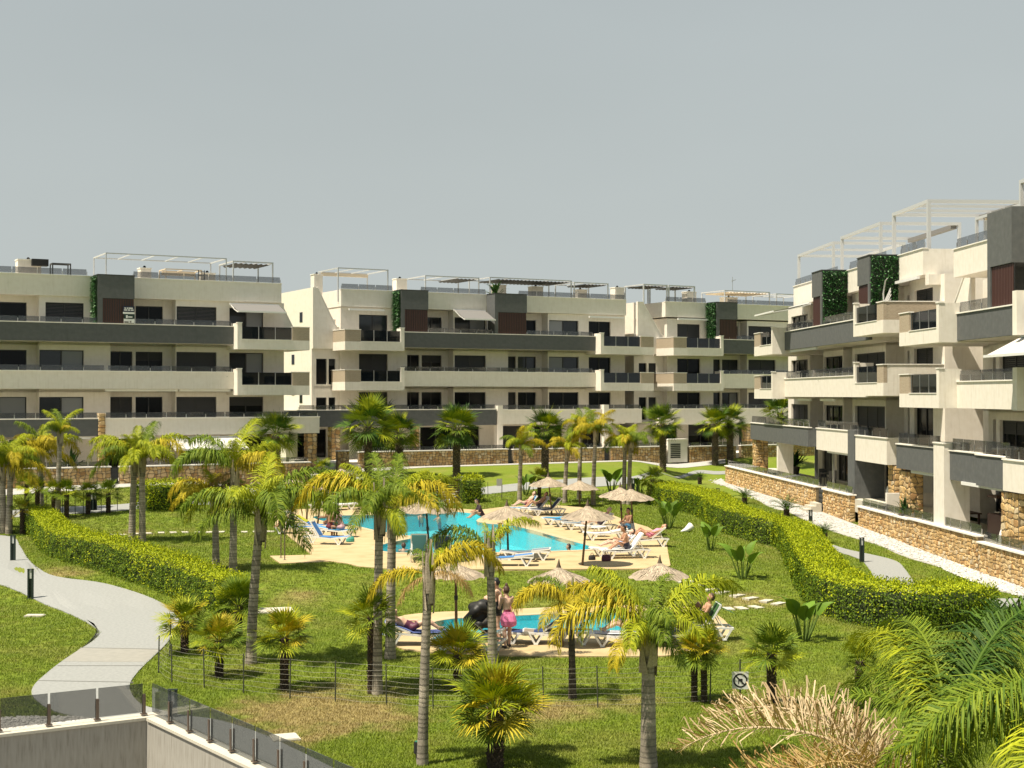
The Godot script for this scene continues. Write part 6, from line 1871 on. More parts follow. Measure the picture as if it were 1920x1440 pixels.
	hedge("cube shaped hedge right of the slatted screen behind the main pool", [Vector2(-3.08, -84.78), Vector2(-2.03, -85.21)], 1.50, 1.55, 560, 4, 0.075)
	hedge("long bushy hedge snaking along the right side of the lawn", [Vector2(8.94, -84.37), Vector2(9.98, -79.87), Vector2(10.82, -76.24), Vector2(10.75, -67.98), Vector2(11.75, -64.66), Vector2(12.68, -62.63), Vector2(11.45, -54.02), Vector2(10.84, -48.96), Vector2(10.81, -45.36), Vector2(11.52, -43.51), Vector2(12.99, -43.46), Vector2(14.56, -44.23)], 1.75, 1.30, 760, 5, 0.064)
	paddle_plant("big strelitzia plant with broad paddle leaves at the lower right", Vector3(8.38, 0.15, -40.43), 1.44, 11, 1, "strelitzia plants in the lawn")
	paddle_plant("strelitzia plant standing alone on the lawn before the right hedge", Vector3(8.39, 0.50, -51.31), 1.51, 7, 2, "strelitzia plants in the lawn")
	paddle_plant("strelitzia plant left of the right hedge, behind the lone one", Vector3(8.37, 0.65, -59.48), 1.35, 8, 3, "strelitzia plants in the lawn")
	paddle_plant("bushy strelitzia plant behind the paired parasols", Vector3(7.62, 0.65, -68.95), 1.62, 10, 4, "strelitzia plants in the lawn")
	paddle_plant("strelitzia plant at the foot of the slim palm by the far path", Vector3(0.86, 0.98, -87.82), 1.43, 9, 5, "strelitzia plants in the lawn")
	paddle_plant("leafy strelitzia plant by the far path bend", Vector3(6.25, 1.05, -88.73), 1.75, 10, 6, "strelitzia plants in the lawn")
	paddle_plant("strelitzia plant beside the dark bollards on the far path", Vector3(8.02, 1.02, -88.27), 1.20, 8, 7, "strelitzia plants in the lawn")
	cycad("left cycad on the strip behind the right hedge", Vector3(14.19, 0.56, -85.97), 0.36, 0.95, 1)
	cycad("right cycad on the strip behind the right hedge", Vector3(15.20, 0.50, -77.98), 0.35, 1.10, 2)
	cycad("far cycad above the right hedge", Vector3(13.92, 0.60, -104.42), 0.51, 0.60, 3)
	cycad("cycad behind the hedge beside the right path", Vector3(14.67, 0.21, -66.24), 0.50, 0.75, 4)

# ---------------------------------------------------------------- parasols, loungers
func parasol(label: String, at: Vector3, h: float, r: float, lean: Vector3, sd: int, group: String, dark := false, rise := 0.42, pole_from := 0.0) -> void:
	rng.seed = sd * 71 + 9
	var b := thing("thatched_parasol", label, "parasol", at, 0.0, group)
	var top := lean * h + Vector3(0, h, 0)
	var pm := MB.new()
	pm.tube([Vector3(0, pole_from, 0), top * 0.55, top * 0.98], [0.045, 0.042, 0.036], 9)
	var pole := put("pole", pm.mesh(), M.pole_dark if dark else M.pole, b)
	var cl := MB.new()
	cl.tube([top * 0.50, top * 0.56], [0.058, 0.058], 9)
	put("collar", cl.mesh(), M.pole_dark, pole)
	var c := MB.new()
	var prof := [[0.06, 0.10], [0.16, -0.10], [0.34, -0.30], [0.62, -0.56], [0.86, -0.80], [1.0, -1.0]]
	var sides := 40
	var wob := []
	for k in sides:
		wob.append([rf(-0.03, 0.03), rf(-0.035, 0.035)])
	for i in prof.size() - 1:
		for k in sides:
			var q := []
			for w in [[i, k + 1], [i, k], [i + 1, k], [i + 1, k + 1]]:
				var a: float = TAU * (w[1] % sides) / sides
				var f: Array = prof[w[0]]
				var j: Array = wob[w[1] % sides]
				var rr: float = r * f[0] * (1.0 + (j[0] if w[0] > 2 else 0.0))
				q.append(top + Vector3(cos(a) * rr, rise * f[1] * r + j[1] * f[0], sin(a) * rr))
			var g := rf(0.8, 1.15)
			c.col = Color(0.33, 0.27, 0.20) * g
			c.col.a = 1.0
			c.quad(q[0], q[1], q[2], q[3])
	for i in 620:      # loose straws lying down the slope and over the rim
		var a := rf(0, TAU)
		var f0 := rf(0.05, 0.8)
		var f1 := f0 + rf(0.2, 0.34)
		var g := rf(0.6, 1.5)
		c.col = Color(0.37, 0.305, 0.225) * g
		c.col.a = 1.0
		var o := Vector3(cos(a), 0, sin(a))
		var a2 := a + rf(-0.06, 0.06)
		var o2 := Vector3(cos(a2), 0, sin(a2))
		var y0 := -rise * r * (f0 * 0.92 + 0.02) + 0.03; var y1 := -rise * r * f1 * 0.98 + 0.012 - maxf(0.0, f1 - 1.0) * 0.35 * r
		var side := Vector3(-sin(a), 0, cos(a)) * rf(0.008, 0.02)
		c.tri(top + o * r * f0 + Vector3(0, y0, 0) - side, top + o2 * r * f1 + Vector3(0, y1, 0), top + o * r * f0 + Vector3(0, y0, 0) + side)
	var canopy := put("canopy", c.mesh(), M.thatch, b)
	var tuft := MB.new()
	tuft.col = Color(0.16, 0.12, 0.085)
	tuft.tube([top + Vector3(0, -0.02, 0), top + Vector3(0, 0.06 * r, 0), top + Vector3(0, 0.12 * r, 0), top + Vector3(0.01, 0.30 * r, 0)], [0.09 * r, 0.075 * r, 0.05 * r, 0.006], 8)
	put("tuft", tuft.mesh(), M.thatch, canopy)
	for k in 8:
		var a := TAU * k / 8.0
		var rb := MB.new()
		rb.bar(top + Vector3(0, -0.12, 0), top + Vector3(cos(a) * r * 0.93, -rise * r * 0.93 - 0.05, sin(a) * r * 0.93), 0.025)
		put("rib", rb.mesh(), M.pole, canopy)

func lounger(label: String, at: Vector3, turn: float, back: float, cloth: Material, group := "white sun loungers", frame: Material = null) -> Node3D:
	# foot end along +x
	if frame == null:
		frame = M.white_plastic
	var b := thing("sun_lounger", label, "sun lounger", at, deg_to_rad(turn), group)
	var w := 0.31
	var rail := MB.new()
	for s in [-1.0, 1.0]:
		var z: float = s * w
		var pts := [Vector3(-0.98, 0.33, z), Vector3(-0.6, 0.35, z), Vector3(-0.2, 0.31, z), Vector3(0.25, 0.27, z), Vector3(0.62, 0.31, z), Vector3(0.95, 0.34, z), Vector3(1.0, 0.30, z)]
		for i in pts.size() - 1:
			rail.bar(pts[i], pts[i + 1] + (pts[i + 1] - pts[i]) * 0.04, 0.045, 0.06)
	for x in [-0.97, 0.97]:
		rail.bar(Vector3(x, 0.33, -w), Vector3(x, 0.33, w), 0.05)
	put("frame", rail.mesh(), frame, b)
	for x in [-0.72, 0.62]:
		for s in [-1.0, 1.0]:
			var lg := MB.new()
			var z: float = s * (w + 0.005)
			lg.bar(Vector3(x - 0.2, 0.31, z), Vector3(x - 0.02, 0.02, z), 0.05, 0.055)
			lg.bar(Vector3(x + 0.2, 0.31, z), Vector3(x + 0.02, 0.02, z), 0.05, 0.055)
			lg.box(Vector3(x - 0.06, 0.0, z - 0.03), Vector3(x + 0.06, 0.03, z + 0.03))
			put("leg", lg.mesh(), frame, b)
	var seat := MB.new()
	var prev := Vector3(-0.25, 0.36, 0)
	for i in 10:
		var x := -0.25 + (i + 1) * 0.121
		var y := 0.36 - 0.035 * sin((i + 1) / 10.0 * PI)
		seat.quad(Vector3(prev.x, prev.y, w), Vector3(x, y, w), Vector3(x, y, -w), Vector3(prev.x, prev.y, -w))
		seat.quad(Vector3(prev.x, prev.y - 0.02, -w), Vector3(x, y - 0.02, -w), Vector3(x, y - 0.02, w), Vector3(prev.x, prev.y - 0.02, w))
		prev = Vector3(x, y, 0)
	put("seat", seat.mesh(), cloth, b)
	var br := deg_to_rad(back)
	var u := Vector3(-cos(br), sin(br), 0)
	var n := Vector3(sin(br), cos(br), 0)
	var h := Vector3(-0.25, 0.37, 0)
	var bk := MB.new()
	bk.obox(Transform3D(Basis(u, n, Vector3(0, 0, -1)), h + u * 0.36), Vector3(0.66, 0.022, 2.0 * w - 0.05))
	var bo := put("backrest", bk.mesh(), cloth, b)
	var bf := MB.new()
	for s in [-1.0, 1.0]:
		bf.bar(h + Vector3(0, 0, s * w), h + u * 0.74 + Vector3(0, 0, s * w), 0.04, 0.045)
		if back > 12.0:
			bf.bar(h + u * 0.45 + Vector3(0, -0.01, s * (w - 0.03)), Vector3(-0.25 - 0.45, 0.35, s * (w - 0.03)), 0.028)
	bf.bar(h + u * 0.73 + Vector3(0, 0, -w), h + u * 0.73 + Vector3(0, 0, w), 0.045)
	put("backrest_frame", bf.mesh(), frame, bo)
	return b

func towel(label: String, at: Vector3, turn: float, back: float, col: Color, group: String, stripe := Color(-1, 0, 0), full := true) -> void:
	# a towel laid over a lounger's backrest and seat
	rng.seed = int(at.x * 100.0) + 77
	var b := thing("towel", label, "towel", at, deg_to_rad(turn), group)
	var br := deg_to_rad(back)
	var u := Vector3(-cos(br), sin(br), 0)
	var n := Vector3(sin(br), cos(br), 0)
	var line := []
	var h := Vector3(-0.25, 0.37, 0)
	for i in 4:
		line.append(h + u * (0.72 - i * 0.02) - n * (0.03 + 0.16 * (3 - i)))
	line.append(h + u * 0.78)
	for i in 5:
		line.append(h + u * (0.7 - i * 0.14) + n * (0.03 + rf(0.0, 0.012)))
	if full:
		for i in 6:
			line.append(Vector3(-0.18 + i * 0.2, 0.385 - 0.03 * sin((i + 1) / 7.0 * PI) + rf(0, 0.012), 0))
	var mb := MB.new()
	for i in line.size() - 1:
		for k in 6:
			var z0 := -0.3 + k * 0.1; var z1 := z0 + 0.1
			mb.col = stripe if stripe.r >= 0.0 and k % 2 == 0 else col
			mb.quad(line[i] + Vector3(0, 0, z1), line[i + 1] + Vector3(0, 0, z1), line[i + 1] + Vector3(0, 0, z0), line[i] + Vector3(0, 0, z0))
	put("cloth", mb.mesh(), M.cloth, b)

func pool_things() -> void:
	M.blue = plain(0.045, 0.17, 0.42, 0.85)
	M.teal = plain(0.10, 0.30, 0.36, 0.85)
	M.navy = plain(0.02, 0.04, 0.12, 0.8)
	M.slate = plain(0.14, 0.18, 0.22, 0.85)
	M.taupe = plain(0.22, 0.18, 0.14, 0.85)
	M.bright = plain(0.07, 0.28, 0.52, 0.85)
	M.brown_frame = plain(0.24, 0.20, 0.15, 0.7)
	var sun_g := "thatched parasols by the main pool"
	var low_g := "thatched parasols by the small pool"
	var far_g := "thatched parasols behind the far hedge"
	parasol("thatched parasol leaning over the near right corner of the main pool", Vector3(2.69, 0.69, -53.89), 2.24, 1.06, Vector3(0.09, 0.00, 0.00), 1, sun_g, false, 0.42)
	parasol("thatched parasol above the flat blue lounger on the near pool edge", Vector3(-0.15, 0.69, -56.73), 2.02, 1.05, Vector3(-0.03, 0.00, 0.00), 2, sun_g, true, 0.42)
	parasol("thatched parasol between the close palm pair and the teal deck chair", Vector3(-3.22, 0.69, -55.27), 2.42, 1.11, Vector3(-0.07, 0.00, 0.00), 3, sun_g, true, 0.42)
	parasol("front thatched parasol of the pair on the right deck", Vector3(5.64, 0.69, -65.60), 2.11, 1.07, Vector3(-0.05, 0.00, 0.00), 4, sun_g, false, 0.42)
	parasol("rear thatched parasol of the pair on the right deck", Vector3(5.22, 0.69, -66.62), 2.12, 1.01, Vector3(-0.05, 0.00, 0.00), 5, sun_g, false, 0.42)
	parasol("thatched parasol shading the far row of loungers", Vector3(2.17, 0.69, -76.38), 2.05, 1.07, Vector3(-0.10, 0.00, 0.00), 6, sun_g, false, 0.42)
	parasol("farthest right thatched parasol beyond the far row of loungers", Vector3(3.98, 0.65, -82.79), 1.50, 1.13, Vector3(0.00, 0.00, 0.00), 7, sun_g, false, 0.42)
	parasol("thatched parasol behind the slim curled palm at the small pool", Vector3(-1.62, 0.20, -41.06), 2.08, 0.86, Vector3(-0.01, 0.00, 0.00), 8, low_g, false, 0.42)
	parasol("thatched parasol left of the golden palm at the small pool", Vector3(1.41, 0.20, -39.32), 2.17, 0.89, Vector3(-0.05, 0.00, 0.00), 9, low_g, false, 0.42)
	parasol("thatched parasol half hidden by the largest palm at the small pool", Vector3(4.19, 0.20, -39.32), 2.29, 0.86, Vector3(-0.03, 0.00, 0.00), 10, low_g, false, 0.42)
	parasol("far thatched parasol by the pale entrance path", Vector3(-11.30, 1.41, -93.31), 0.88, 1.17, Vector3(0.00, 0.00, 0.00), 11, far_g, false, 0.42)
	parasol("far thatched parasol behind the palm of the left block end", Vector3(-13.70, 0.96, -87.19), 1.12, 1.16, Vector3(0.00, 0.00, 0.00), 12, far_g, false, 0.42)
	parasol("thatched parasol behind the blue loungers left of the pool", Vector3(-10.08, 0.69, -69.02), 2.14, 0.94, Vector3(0.05, 0.00, 0.00), 13, sun_g, false, 0.42)
	parasol("second thatched parasol behind the blue loungers left of the pool", Vector3(-9.69, 0.69, -70.15), 1.88, 0.96, Vector3(0.13, 0.00, 0.00), 14, sun_g, false, 0.42)
	parasol("far thatched parasol left of the largest fan palm lawn, beyond the hedge", Vector3(-7.77, 1.31, -92.06), 0.98, 1.15, Vector3(0.00, 0.00, 0.00), 15, far_g, false, 0.42)
	var lg := "white sun loungers by the main pool"
	var ll := "white sun loungers by the small pool"
	lounger("white lounger with a raised blue back nearest the lawn left of the pool", Vector3(-8.11, 0.69, -61.61), -8, 58, M.blue, lg)
	lounger("white lounger with blue sling under the three seated friends", Vector3(-8.15, 0.69, -64.86), -8, 10, M.bright, lg)
	lounger("blue lounger under the person with the striped teal towel", Vector3(-10.15, 0.69, -66.36), -6, 45, M.blue, lg)
	lounger("white lounger with blue sling behind the friends left of the pool", Vector3(-9.44, 0.69, -67.40), -6, 30, M.blue, lg)
	lounger("pale lounger at the left end of the deck with a dark bag on it", Vector3(-12.67, 0.69, -74.40), 12, 35, M.white_plastic, lg)
	lounger("white lounger with its back raised on the far deck left of the pool", Vector3(-10.45, 0.69, -79.56), 20, 50, M.white_plastic, lg)
	lounger("plain white lounger lying flat at the far end of the left deck", Vector3(-9.82, 0.69, -80.31), 15, 8, M.white_plastic, lg)
	lounger("deck chair like lounger with an upright teal back before the near pool edge", Vector3(-3.68, 0.69, -55.63), 95, 72, M.teal, lg)
	lounger("deck chair like lounger with an upright navy back before the near pool edge", Vector3(-2.70, 0.69, -55.27), 88, 72, M.navy, lg)
	lounger("flat blue lounger on the near pool edge under a parasol", Vector3(-0.16, 0.69, -53.89), 178, 6, M.blue, lg)
	lounger("slate coloured lounger behind the flat blue one on the near pool edge", Vector3(0.53, 0.69, -55.81), 176, 6, M.slate, lg)
	lounger("lounger with a raised bright blue back at the left end of the far right row", Vector3(0.65, 0.69, -77.76), 195, 52, M.bright, lg)
	lounger("lounger with a white towel over its raised back in the far right row", Vector3(1.28, 0.69, -77.07), 195, 50, M.bright, lg)
	lounger("lounger with a dark blue raised back in the far right row", Vector3(1.91, 0.69, -76.38), 195, 48, M.navy, lg)
	lounger("low lounger with a sky blue cover left of the leaning parasol", Vector3(2.50, 0.69, -71.02), 190, 8, M.bright, lg)
	lounger("second low sky blue lounger left of the leaning parasol", Vector3(2.96, 0.69, -69.87), 190, 8, M.bright, lg)
	lounger("grey lounger behind the parasol pole in the right row", Vector3(3.42, 0.69, -68.48), 190, 10, M.slate, lg)
	lounger("white lounger carrying the woman in pink by the right deck edge", Vector3(4.00, 0.69, -66.88), 188, 45, M.white_plastic, lg)
	lounger("small white lounger with the round table top before it on the right deck", Vector3(4.20, 0.69, -63.43), 185, 10, M.white_plastic, lg)
	lounger("white lounger under the sitting man beside the paired parasols", Vector3(5.35, 0.69, -64.86), 270, 20, M.white_plastic, lg)
	lounger("beige lounger with a raised back at the right end of the deck", Vector3(5.75, 0.69, -60.74), 182, 38, M.taupe, lg)
	lounger("white lounger with a lying sunbather and a purple bag below it", Vector3(4.15, 0.69, -57.11), 188, 40, M.white_plastic, lg)
	lounger("white lounger directly behind the lying sunbather", Vector3(4.52, 0.69, -56.36), 188, 55, M.white_plastic, lg)
	lounger("white lounger standing upright on the far lawn before the slatted screen", Vector3(-4.56, 0.69, -83.02), 10, 75, M.white_plastic, lg)
	lounger("lounger with a blue towel under the sunbather at the left end of the small pool", Vector3(-2.60, 0.20, -39.66), 2, 22, M.slate, ll)
	lounger("teal lounger on the grass edge behind the small fan palm", Vector3(-1.19, 0.20, -38.51), 165, 20, M.teal, ll)
	lounger("white lounger with a raised navy back at the water edge of the small pool", Vector3(0.65, 0.20, -39.91), 176, 32, M.navy, ll)
	lounger("brown lounger with a raised back left of the dark trunked palm", Vector3(1.30, 0.20, -39.83), 178, 36, M.taupe, ll)
	lounger("white lounger with a pale towel under the person behind the largest palm", Vector3(3.14, 0.20, -39.49), 178, 30, M.white_plastic, ll)
	lounger("white lounger with a raised navy back right of the largest palm", Vector3(4.62, 0.20, -39.66), 182, 55, M.navy, ll)
	lounger("white lounger under the dark green towel at the right end of the small pool", Vector3(5.33, 0.20, -40.52), 184, 60, M.white_plastic, ll)
	towel("striped teal and white towel wrapped round the lounger back left of the pool", Vector3(-10.15, 0.69, -66.36), -6, 45, Color(0.05, 0.36, 0.36), "towels on the loungers", Color(0.6, 0.62, 0.6), false)
	towel("lime yellow towel over a lounger back left of the pool", Vector3(-9.44, 0.69, -67.40), -6, 30, Color(0.40, 0.42, 0.02), "towels on the loungers", Color(-1, 0, 0), false)
	towel("white towel over a lounger back in the far right row", Vector3(1.28, 0.69, -77.07), 195, 50, Color(0.72, 0.72, 0.7), "towels on the loungers", Color(-1, 0, 0), true)
	towel("sky blue towel spread over the low lounger left of the leaning parasol", Vector3(2.50, 0.69, -71.02), 190, 8, Color(0.06, 0.30, 0.52), "towels on the loungers", Color(-1, 0, 0), true)
	towel("crumpled sky blue towel over the second low lounger", Vector3(2.96, 0.69, -69.87), 190, 8, Color(0.05, 0.27, 0.5), "towels on the loungers", Color(-1, 0, 0), true)
	towel("beige towel over the lounger at the right end of the deck", Vector3(5.75, 0.69, -60.74), 182, 38, Color(0.5, 0.38, 0.26), "towels on the loungers", Color(-1, 0, 0), true)
	towel("white towel over the lounger behind the lying sunbather", Vector3(4.52, 0.69, -56.36), 188, 55, Color(0.74, 0.74, 0.72), "towels on the loungers", Color(-1, 0, 0), true)
	towel("blue towel under the sunbather at the small pool", Vector3(-2.60, 0.20, -39.66), 2, 22, Color(0.10, 0.14, 0.36), "towels on the loungers", Color(-1, 0, 0), true)
	towel("pale grey towel hanging off the lounger behind the largest palm", Vector3(3.14, 0.20, -39.49), 178, 30, Color(0.55, 0.57, 0.62), "towels on the loungers", Color(-1, 0, 0), true)
	towel("dark green leaf patterned towel over the end lounger of the small pool", Vector3(5.33, 0.20, -40.52), 184, 60, Color(0.03, 0.09, 0.02), "towels on the loungers", Color(-1, 0, 0), false)

# ---------------------------------------------------------------- people
func smin(a: float, b: float, k: float) -> float:
	var h := maxf(k - absf(a - b), 0.0) / k
	return minf(a, b) - h * h * k * 0.25

func body_mesh(bones: Array, cols: Array, cell: float, blend := 0.035) -> ArrayMesh:
	# bones: [a, b, radius at a, radius at b, colour index, squash of z]; one continuous surface by surface nets
	var lo := Vector3.ONE * 1e9
	var hi := -lo
	for q in bones:
		var m: float = maxf(q[2], q[3]) + cell * 3.0
		lo = lo.min(q[0].min(q[1]) - Vector3.ONE * m)
		hi = hi.max(q[0].max(q[1]) + Vector3.ONE * m)
	var nx := int((hi.x - lo.x) / cell) + 2
	var ny := int((hi.y - lo.y) / cell) + 2
	var nz := int((hi.z - lo.z) / cell) + 2
	var f := PackedFloat32Array()
	f.resize(nx * ny * nz)
	f.fill(1.0)
	var near := PackedFloat32Array()
	near.resize(f.size())
	near.fill(9.0)
	var who := PackedInt32Array()
	who.resize(f.size())
	for bi in bones.size():
		var q: Array = bones[bi]
		var a: Vector3 = q[0]; var b: Vector3 = q[1]
		var ab := b - a
		var l2 := maxf(ab.length_squared(), 1e-8)
		var m: float = maxf(q[2], q[3]) + cell * 2.0 + blend
		var i0 := Vector3i(((a.min(b) - Vector3.ONE * m) - lo) / cell).max(Vector3i.ZERO)
		var i1 := Vector3i(((a.max(b) + Vector3.ONE * m) - lo) / cell) + Vector3i.ONE
		for i in range(i0.x, mini(i1.x, nx - 1) + 1):
			for j in range(i0.y, mini(i1.y, ny - 1) + 1):
				for k in range(i0.z, mini(i1.z, nz - 1) + 1):
					var p := lo + Vector3(i, j, k) * cell
					var t := clampf((p - a).dot(ab) / l2, 0.0, 1.0)
					var d := (p - a - ab * t).length() - lerpf(q[2], q[3], t)
					var id := (i * ny + j) * nz + k
					f[id] = smin(f[id], d, blend)
					if d < near[id]:
						near[id] = d
						who[id] = q[4]
	var vid := {}
	var vs := PackedVector3Array()
	var vc := []
	var step := [[0, 0, 0], [1, 0, 0], [0, 1, 0], [1, 1, 0], [0, 0, 1], [1, 0, 1], [0, 1, 1], [1, 1, 1]]
	var edges := [[0, 1], [2, 3], [4, 5], [6, 7], [0, 2], [1, 3], [4, 6], [5, 7], [0, 4], [1, 5], [2, 6], [3, 7]]
	var offs := []
	for s in step:
		offs.append((s[0] * ny + s[1]) * nz + s[2])
	for i in nx - 1:
		for j in ny - 1:
			for k in nz - 1:
				var id := (i * ny + j) * nz + k
				var neg := 0
				for o in offs:
					if f[id + o] < 0.0:
						neg += 1
				if neg == 0 or neg == 8:
					continue
				var sum := Vector3.ZERO
				var cnt := 0
				for e in edges:
					var fa := f[id + offs[e[0]]]; var fb := f[id + offs[e[1]]]
					if (fa < 0.0) != (fb < 0.0):
						var t := fa / (fa - fb)
						var pa := Vector3(step[e[0]][0], step[e[0]][1], step[e[0]][2]); var pb := Vector3(step[e[1]][0], step[e[1]][1], step[e[1]][2])
						sum += pa.lerp(pb, t)
						cnt += 1
				vid[id] = vs.size()
				vs.append(lo + (Vector3(i, j, k) + sum / cnt) * cell)
				var best := id
				for o in offs:
					if near[id + o] < near[best]:
						best = id + o
				vc.append(cols[who[best]])
	var quads := []
	var dx := ny * nz; var dy := nz; var dz := 1
	for id in vid:
		for ax in [[dx, dy, dz], [dy, dz, dx], [dz, dx, dy]]:
			var fa := f[id]; var fb := f[id + ax[0]]
			if (fa < 0.0) == (fb < 0.0):
				continue
			var c0: int = id; var c1: int = id - ax[1]; var c2: int = id - ax[1] - ax[2]; var c3: int = id - ax[2]
			if vid.has(c1) and vid.has(c2) and vid.has(c3):
				quads.append([vid[c0], vid[c1], vid[c2], vid[c3]] if fa < 0.0 else [vid[c3], vid[c2], vid[c1], vid[c0]])
	var norm := PackedVector3Array()
	norm.resize(vs.size())
	for q in quads:
		var n := (vs[q[1]] - vs[q[0]]).cross(vs[q[2]] - vs[q[0]]) + (vs[q[2]] - vs[q[0]]).cross(vs[q[3]] - vs[q[0]])
		for k in 4:
			norm[q[k]] += n
	var mb := MB.new()
	for q in quads:
		for k in [0, 2, 1, 0, 3, 2]:
			mb.v.append(vs[q[k]]); mb.n.append(norm[q[k]].normalized()); mb.c.append(vc[q[k]])
	return mb.mesh()

func V(x: float, y: float, z: float) -> Vector3:
	return Vector3(x, y, z)

func head_bones(out: Array, neck: Vector3, c: Vector3, face: Vector3, long_hair := 0.0, bun := false) -> void:
	var up := (c - neck).normalized()
	var side := face.cross(up).normalized()
	out.append([neck - up * 0.03, c - up * 0.05, 0.052, 0.05, 0])
	out.append([c - up * 0.04 + face * 0.03, c + up * 0.03, 0.075, 0.088, 0])          # skull and jaw
	out.append([c + face * 0.095 - up * 0.01, c + face * 0.112 - up * 0.03, 0.012, 0.016, 0])   # nose
	out.append([c - up * 0.085 + face * 0.06, c - up * 0.085 + face * 0.062, 0.034, 0.03, 0])   # chin
	for s in [-1.0, 1.0]:
		out.append([c + side * s * 0.088 - up * 0.01, c + side * s * 0.092 + up * 0.02, 0.02, 0.02, 0])
	out.append([c + up * 0.055 - face * 0.02, c - face * 0.035 + up * 0.0, 0.088, 0.085, 1])
	if long_hair > 0.0:
		out.append([c - face * 0.06, c - face * 0.075 - up * long_hair, 0.075, 0.045, 1])
	if bun:
		out.append([c + up * 0.15 - face * 0.05, c + up * 0.17 - face * 0.05, 0.045, 0.04, 1])

func hand_bones(out: Array, wrist: Vector3, dir: Vector3, palm: Vector3, curl := 0.5) -> void:
	# palm, four fingers of unequal length with a knuckle bend, and a thumb leaving the side of the palm
	dir = dir.normalized()
	var side := dir.cross(palm).normalized()
	var k := wrist + dir * 0.085
	out.append([wrist, k, 0.026, 0.036, 0])
	for i in 4:
		var r: Vector3 = k + side * (i - 1.5) * 0.021
		var l: float = [0.07, 0.08, 0.075, 0.06][i]
		var m := r + dir * l * 0.5 + palm * curl * 0.02
		out.append([r, m, 0.0095, 0.009, 0])
		out.append([m, m + (dir * (1.0 - curl) + palm * curl).normalized() * l * 0.5, 0.009, 0.008, 0])
	var tb := wrist + dir * 0.03 - side * 0.03
	out.append([tb, tb - side * 0.025 + dir * 0.03, 0.012, 0.0105, 0])
	out.append([tb - side * 0.025 + dir * 0.03, tb - side * 0.03 + dir * 0.06 + palm * 0.01, 0.0105, 0.009, 0])

func reclining(back: float, knee := 0.25, arm_up := false, top := true, hair := 0.0) -> Array:
	var br := deg_to_rad(back)
	var u := V(-cos(br), sin(br), 0)
	var n := V(sin(br), cos(br), 0)
	var pel := V(-0.20, 0.49, 0)
	var chest := pel + u * 0.36 + n * 0.02
	var neck := pel + u * 0.56 + n * 0.03
	var head := pel + u * 0.72 + n * 0.07
	var c_top := 2 if top else 0
	var out := []
	out.append([pel, pel + u * 0.2 + n * 0.01, 0.125, 0.115, 3])
	out.append([pel + u * 0.2 + n * 0.01, chest, 0.11, 0.13, c_top])
	for s in [-1.0, 1.0]:
		var hip := pel + V(0.02, 0, s * 0.09)
		var kn := V(0.22, 0.48 + knee * (1.0 if s > 0 else 0.75), s * 0.11)
		var an := V(0.62 - knee * 0.35, 0.45, s * 0.10)
		out.append([hip, hip.lerp(kn, 0.35), 0.092, 0.082, 3])
		out.append([hip.lerp(kn, 0.35), kn, 0.08, 0.055, 0])
		out.append([kn, kn.lerp(an, 0.35), 0.054, 0.056, 0])
		out.append([kn.lerp(an, 0.35), an, 0.056, 0.034, 0])
		out.append([an + V(0.0, -0.02, 0), an + V(0.13, 0.05 - knee * 0.2, 0), 0.036, 0.026, 0])
		var sh := chest + u * 0.13 + V(0, 0, s * 0.17)
		out.append([chest + u * 0.08 + V(0, 0, s * 0.06), sh, 0.085, 0.058, c_top])
		var el: Vector3
		var wr: Vector3
		if arm_up and s > 0:
			el = sh + u * 0.12 + n * 0.26 + V(0, 0, 0.05); wr = head + n * 0.1 - u * 0.02
		else:
			el = sh - u * 0.26 + n * 0.03 + V(0, 0, s * 0.07); wr = el - u * 0.15 + n * 0.08 + V(0.08, 0, -s * 0.08)
		out.append([sh, el, 0.05, 0.038, 0])
		out.append([el, wr, 0.038, 0.026, 0])
		hand_bones(out, wr, (wr - el), V(0, -1, 0) if not arm_up else -n, 0.4)
	head_bones(out, neck, head, (n * 0.9 + V(0.2, 0, 0)).normalized(), hair)
	return out

func sitting(lean := 0.1, reach := 0.3, top := true, hair := 0.0, legs_out := false) -> Array:
	var c_top := 2 if top else 0
	var pel := V(0, 0.50, 0)
	var chest := V(lean, 0.88, 0)
	var neck := V(lean * 1.25, 1.09, 0)
	var head := V(lean * 1.55 + 0.03, 1.24, 0)
	var out := []
	out.append([pel, pel.lerp(chest, 0.4), 0.13, 0.115, 3])
	out.append([pel.lerp(chest, 0.4), chest, 0.112, 0.135, c_top])
	for s in [-1.0, 1.0]:
		var hip := pel + V(0.02, 0, s * 0.1)
		var kn := V(0.44, 0.52, s * 0.14)
		var an := V(0.46, 0.09, s * 0.13)
		if legs_out:
			kn = V(0.40, 0.66, s * 0.12); an = V(0.72, 0.44, s * 0.11)
		out.append([hip, hip.lerp(kn, 0.4), 0.095, 0.085, 3])
		out.append([hip.lerp(kn, 0.4), kn, 0.083, 0.057, 0])
		out.append([kn, kn.lerp(an, 0.35), 0.056, 0.057, 0])
		out.append([kn.lerp(an, 0.35), an, 0.057, 0.035, 0])
		out.append([an + V(-0.02, -0.03, 0), an + V(0.15, -0.05, 0), 0.036, 0.026, 0])
		var sh := chest + V(0.0, 0.12, s * 0.18)
		out.append([chest + V(0, 0.08, s * 0.06), sh, 0.09, 0.06, c_top])
		var el := sh + V(0.12, -0.24, s * 0.06)
		var wr := el + V(0.20, -0.04 + reach * 0.2, -s * 0.08)
		out.append([sh, el, 0.052, 0.04, c_top if top else 0])
		out.append([el, wr, 0.04, 0.026, 0])
		hand_bones(out, wr, wr - el, V(0, -1, 0), 0.5)
	head_bones(out, neck, head, V(0.95, -0.3, 0).normalized(), hair)
	return out

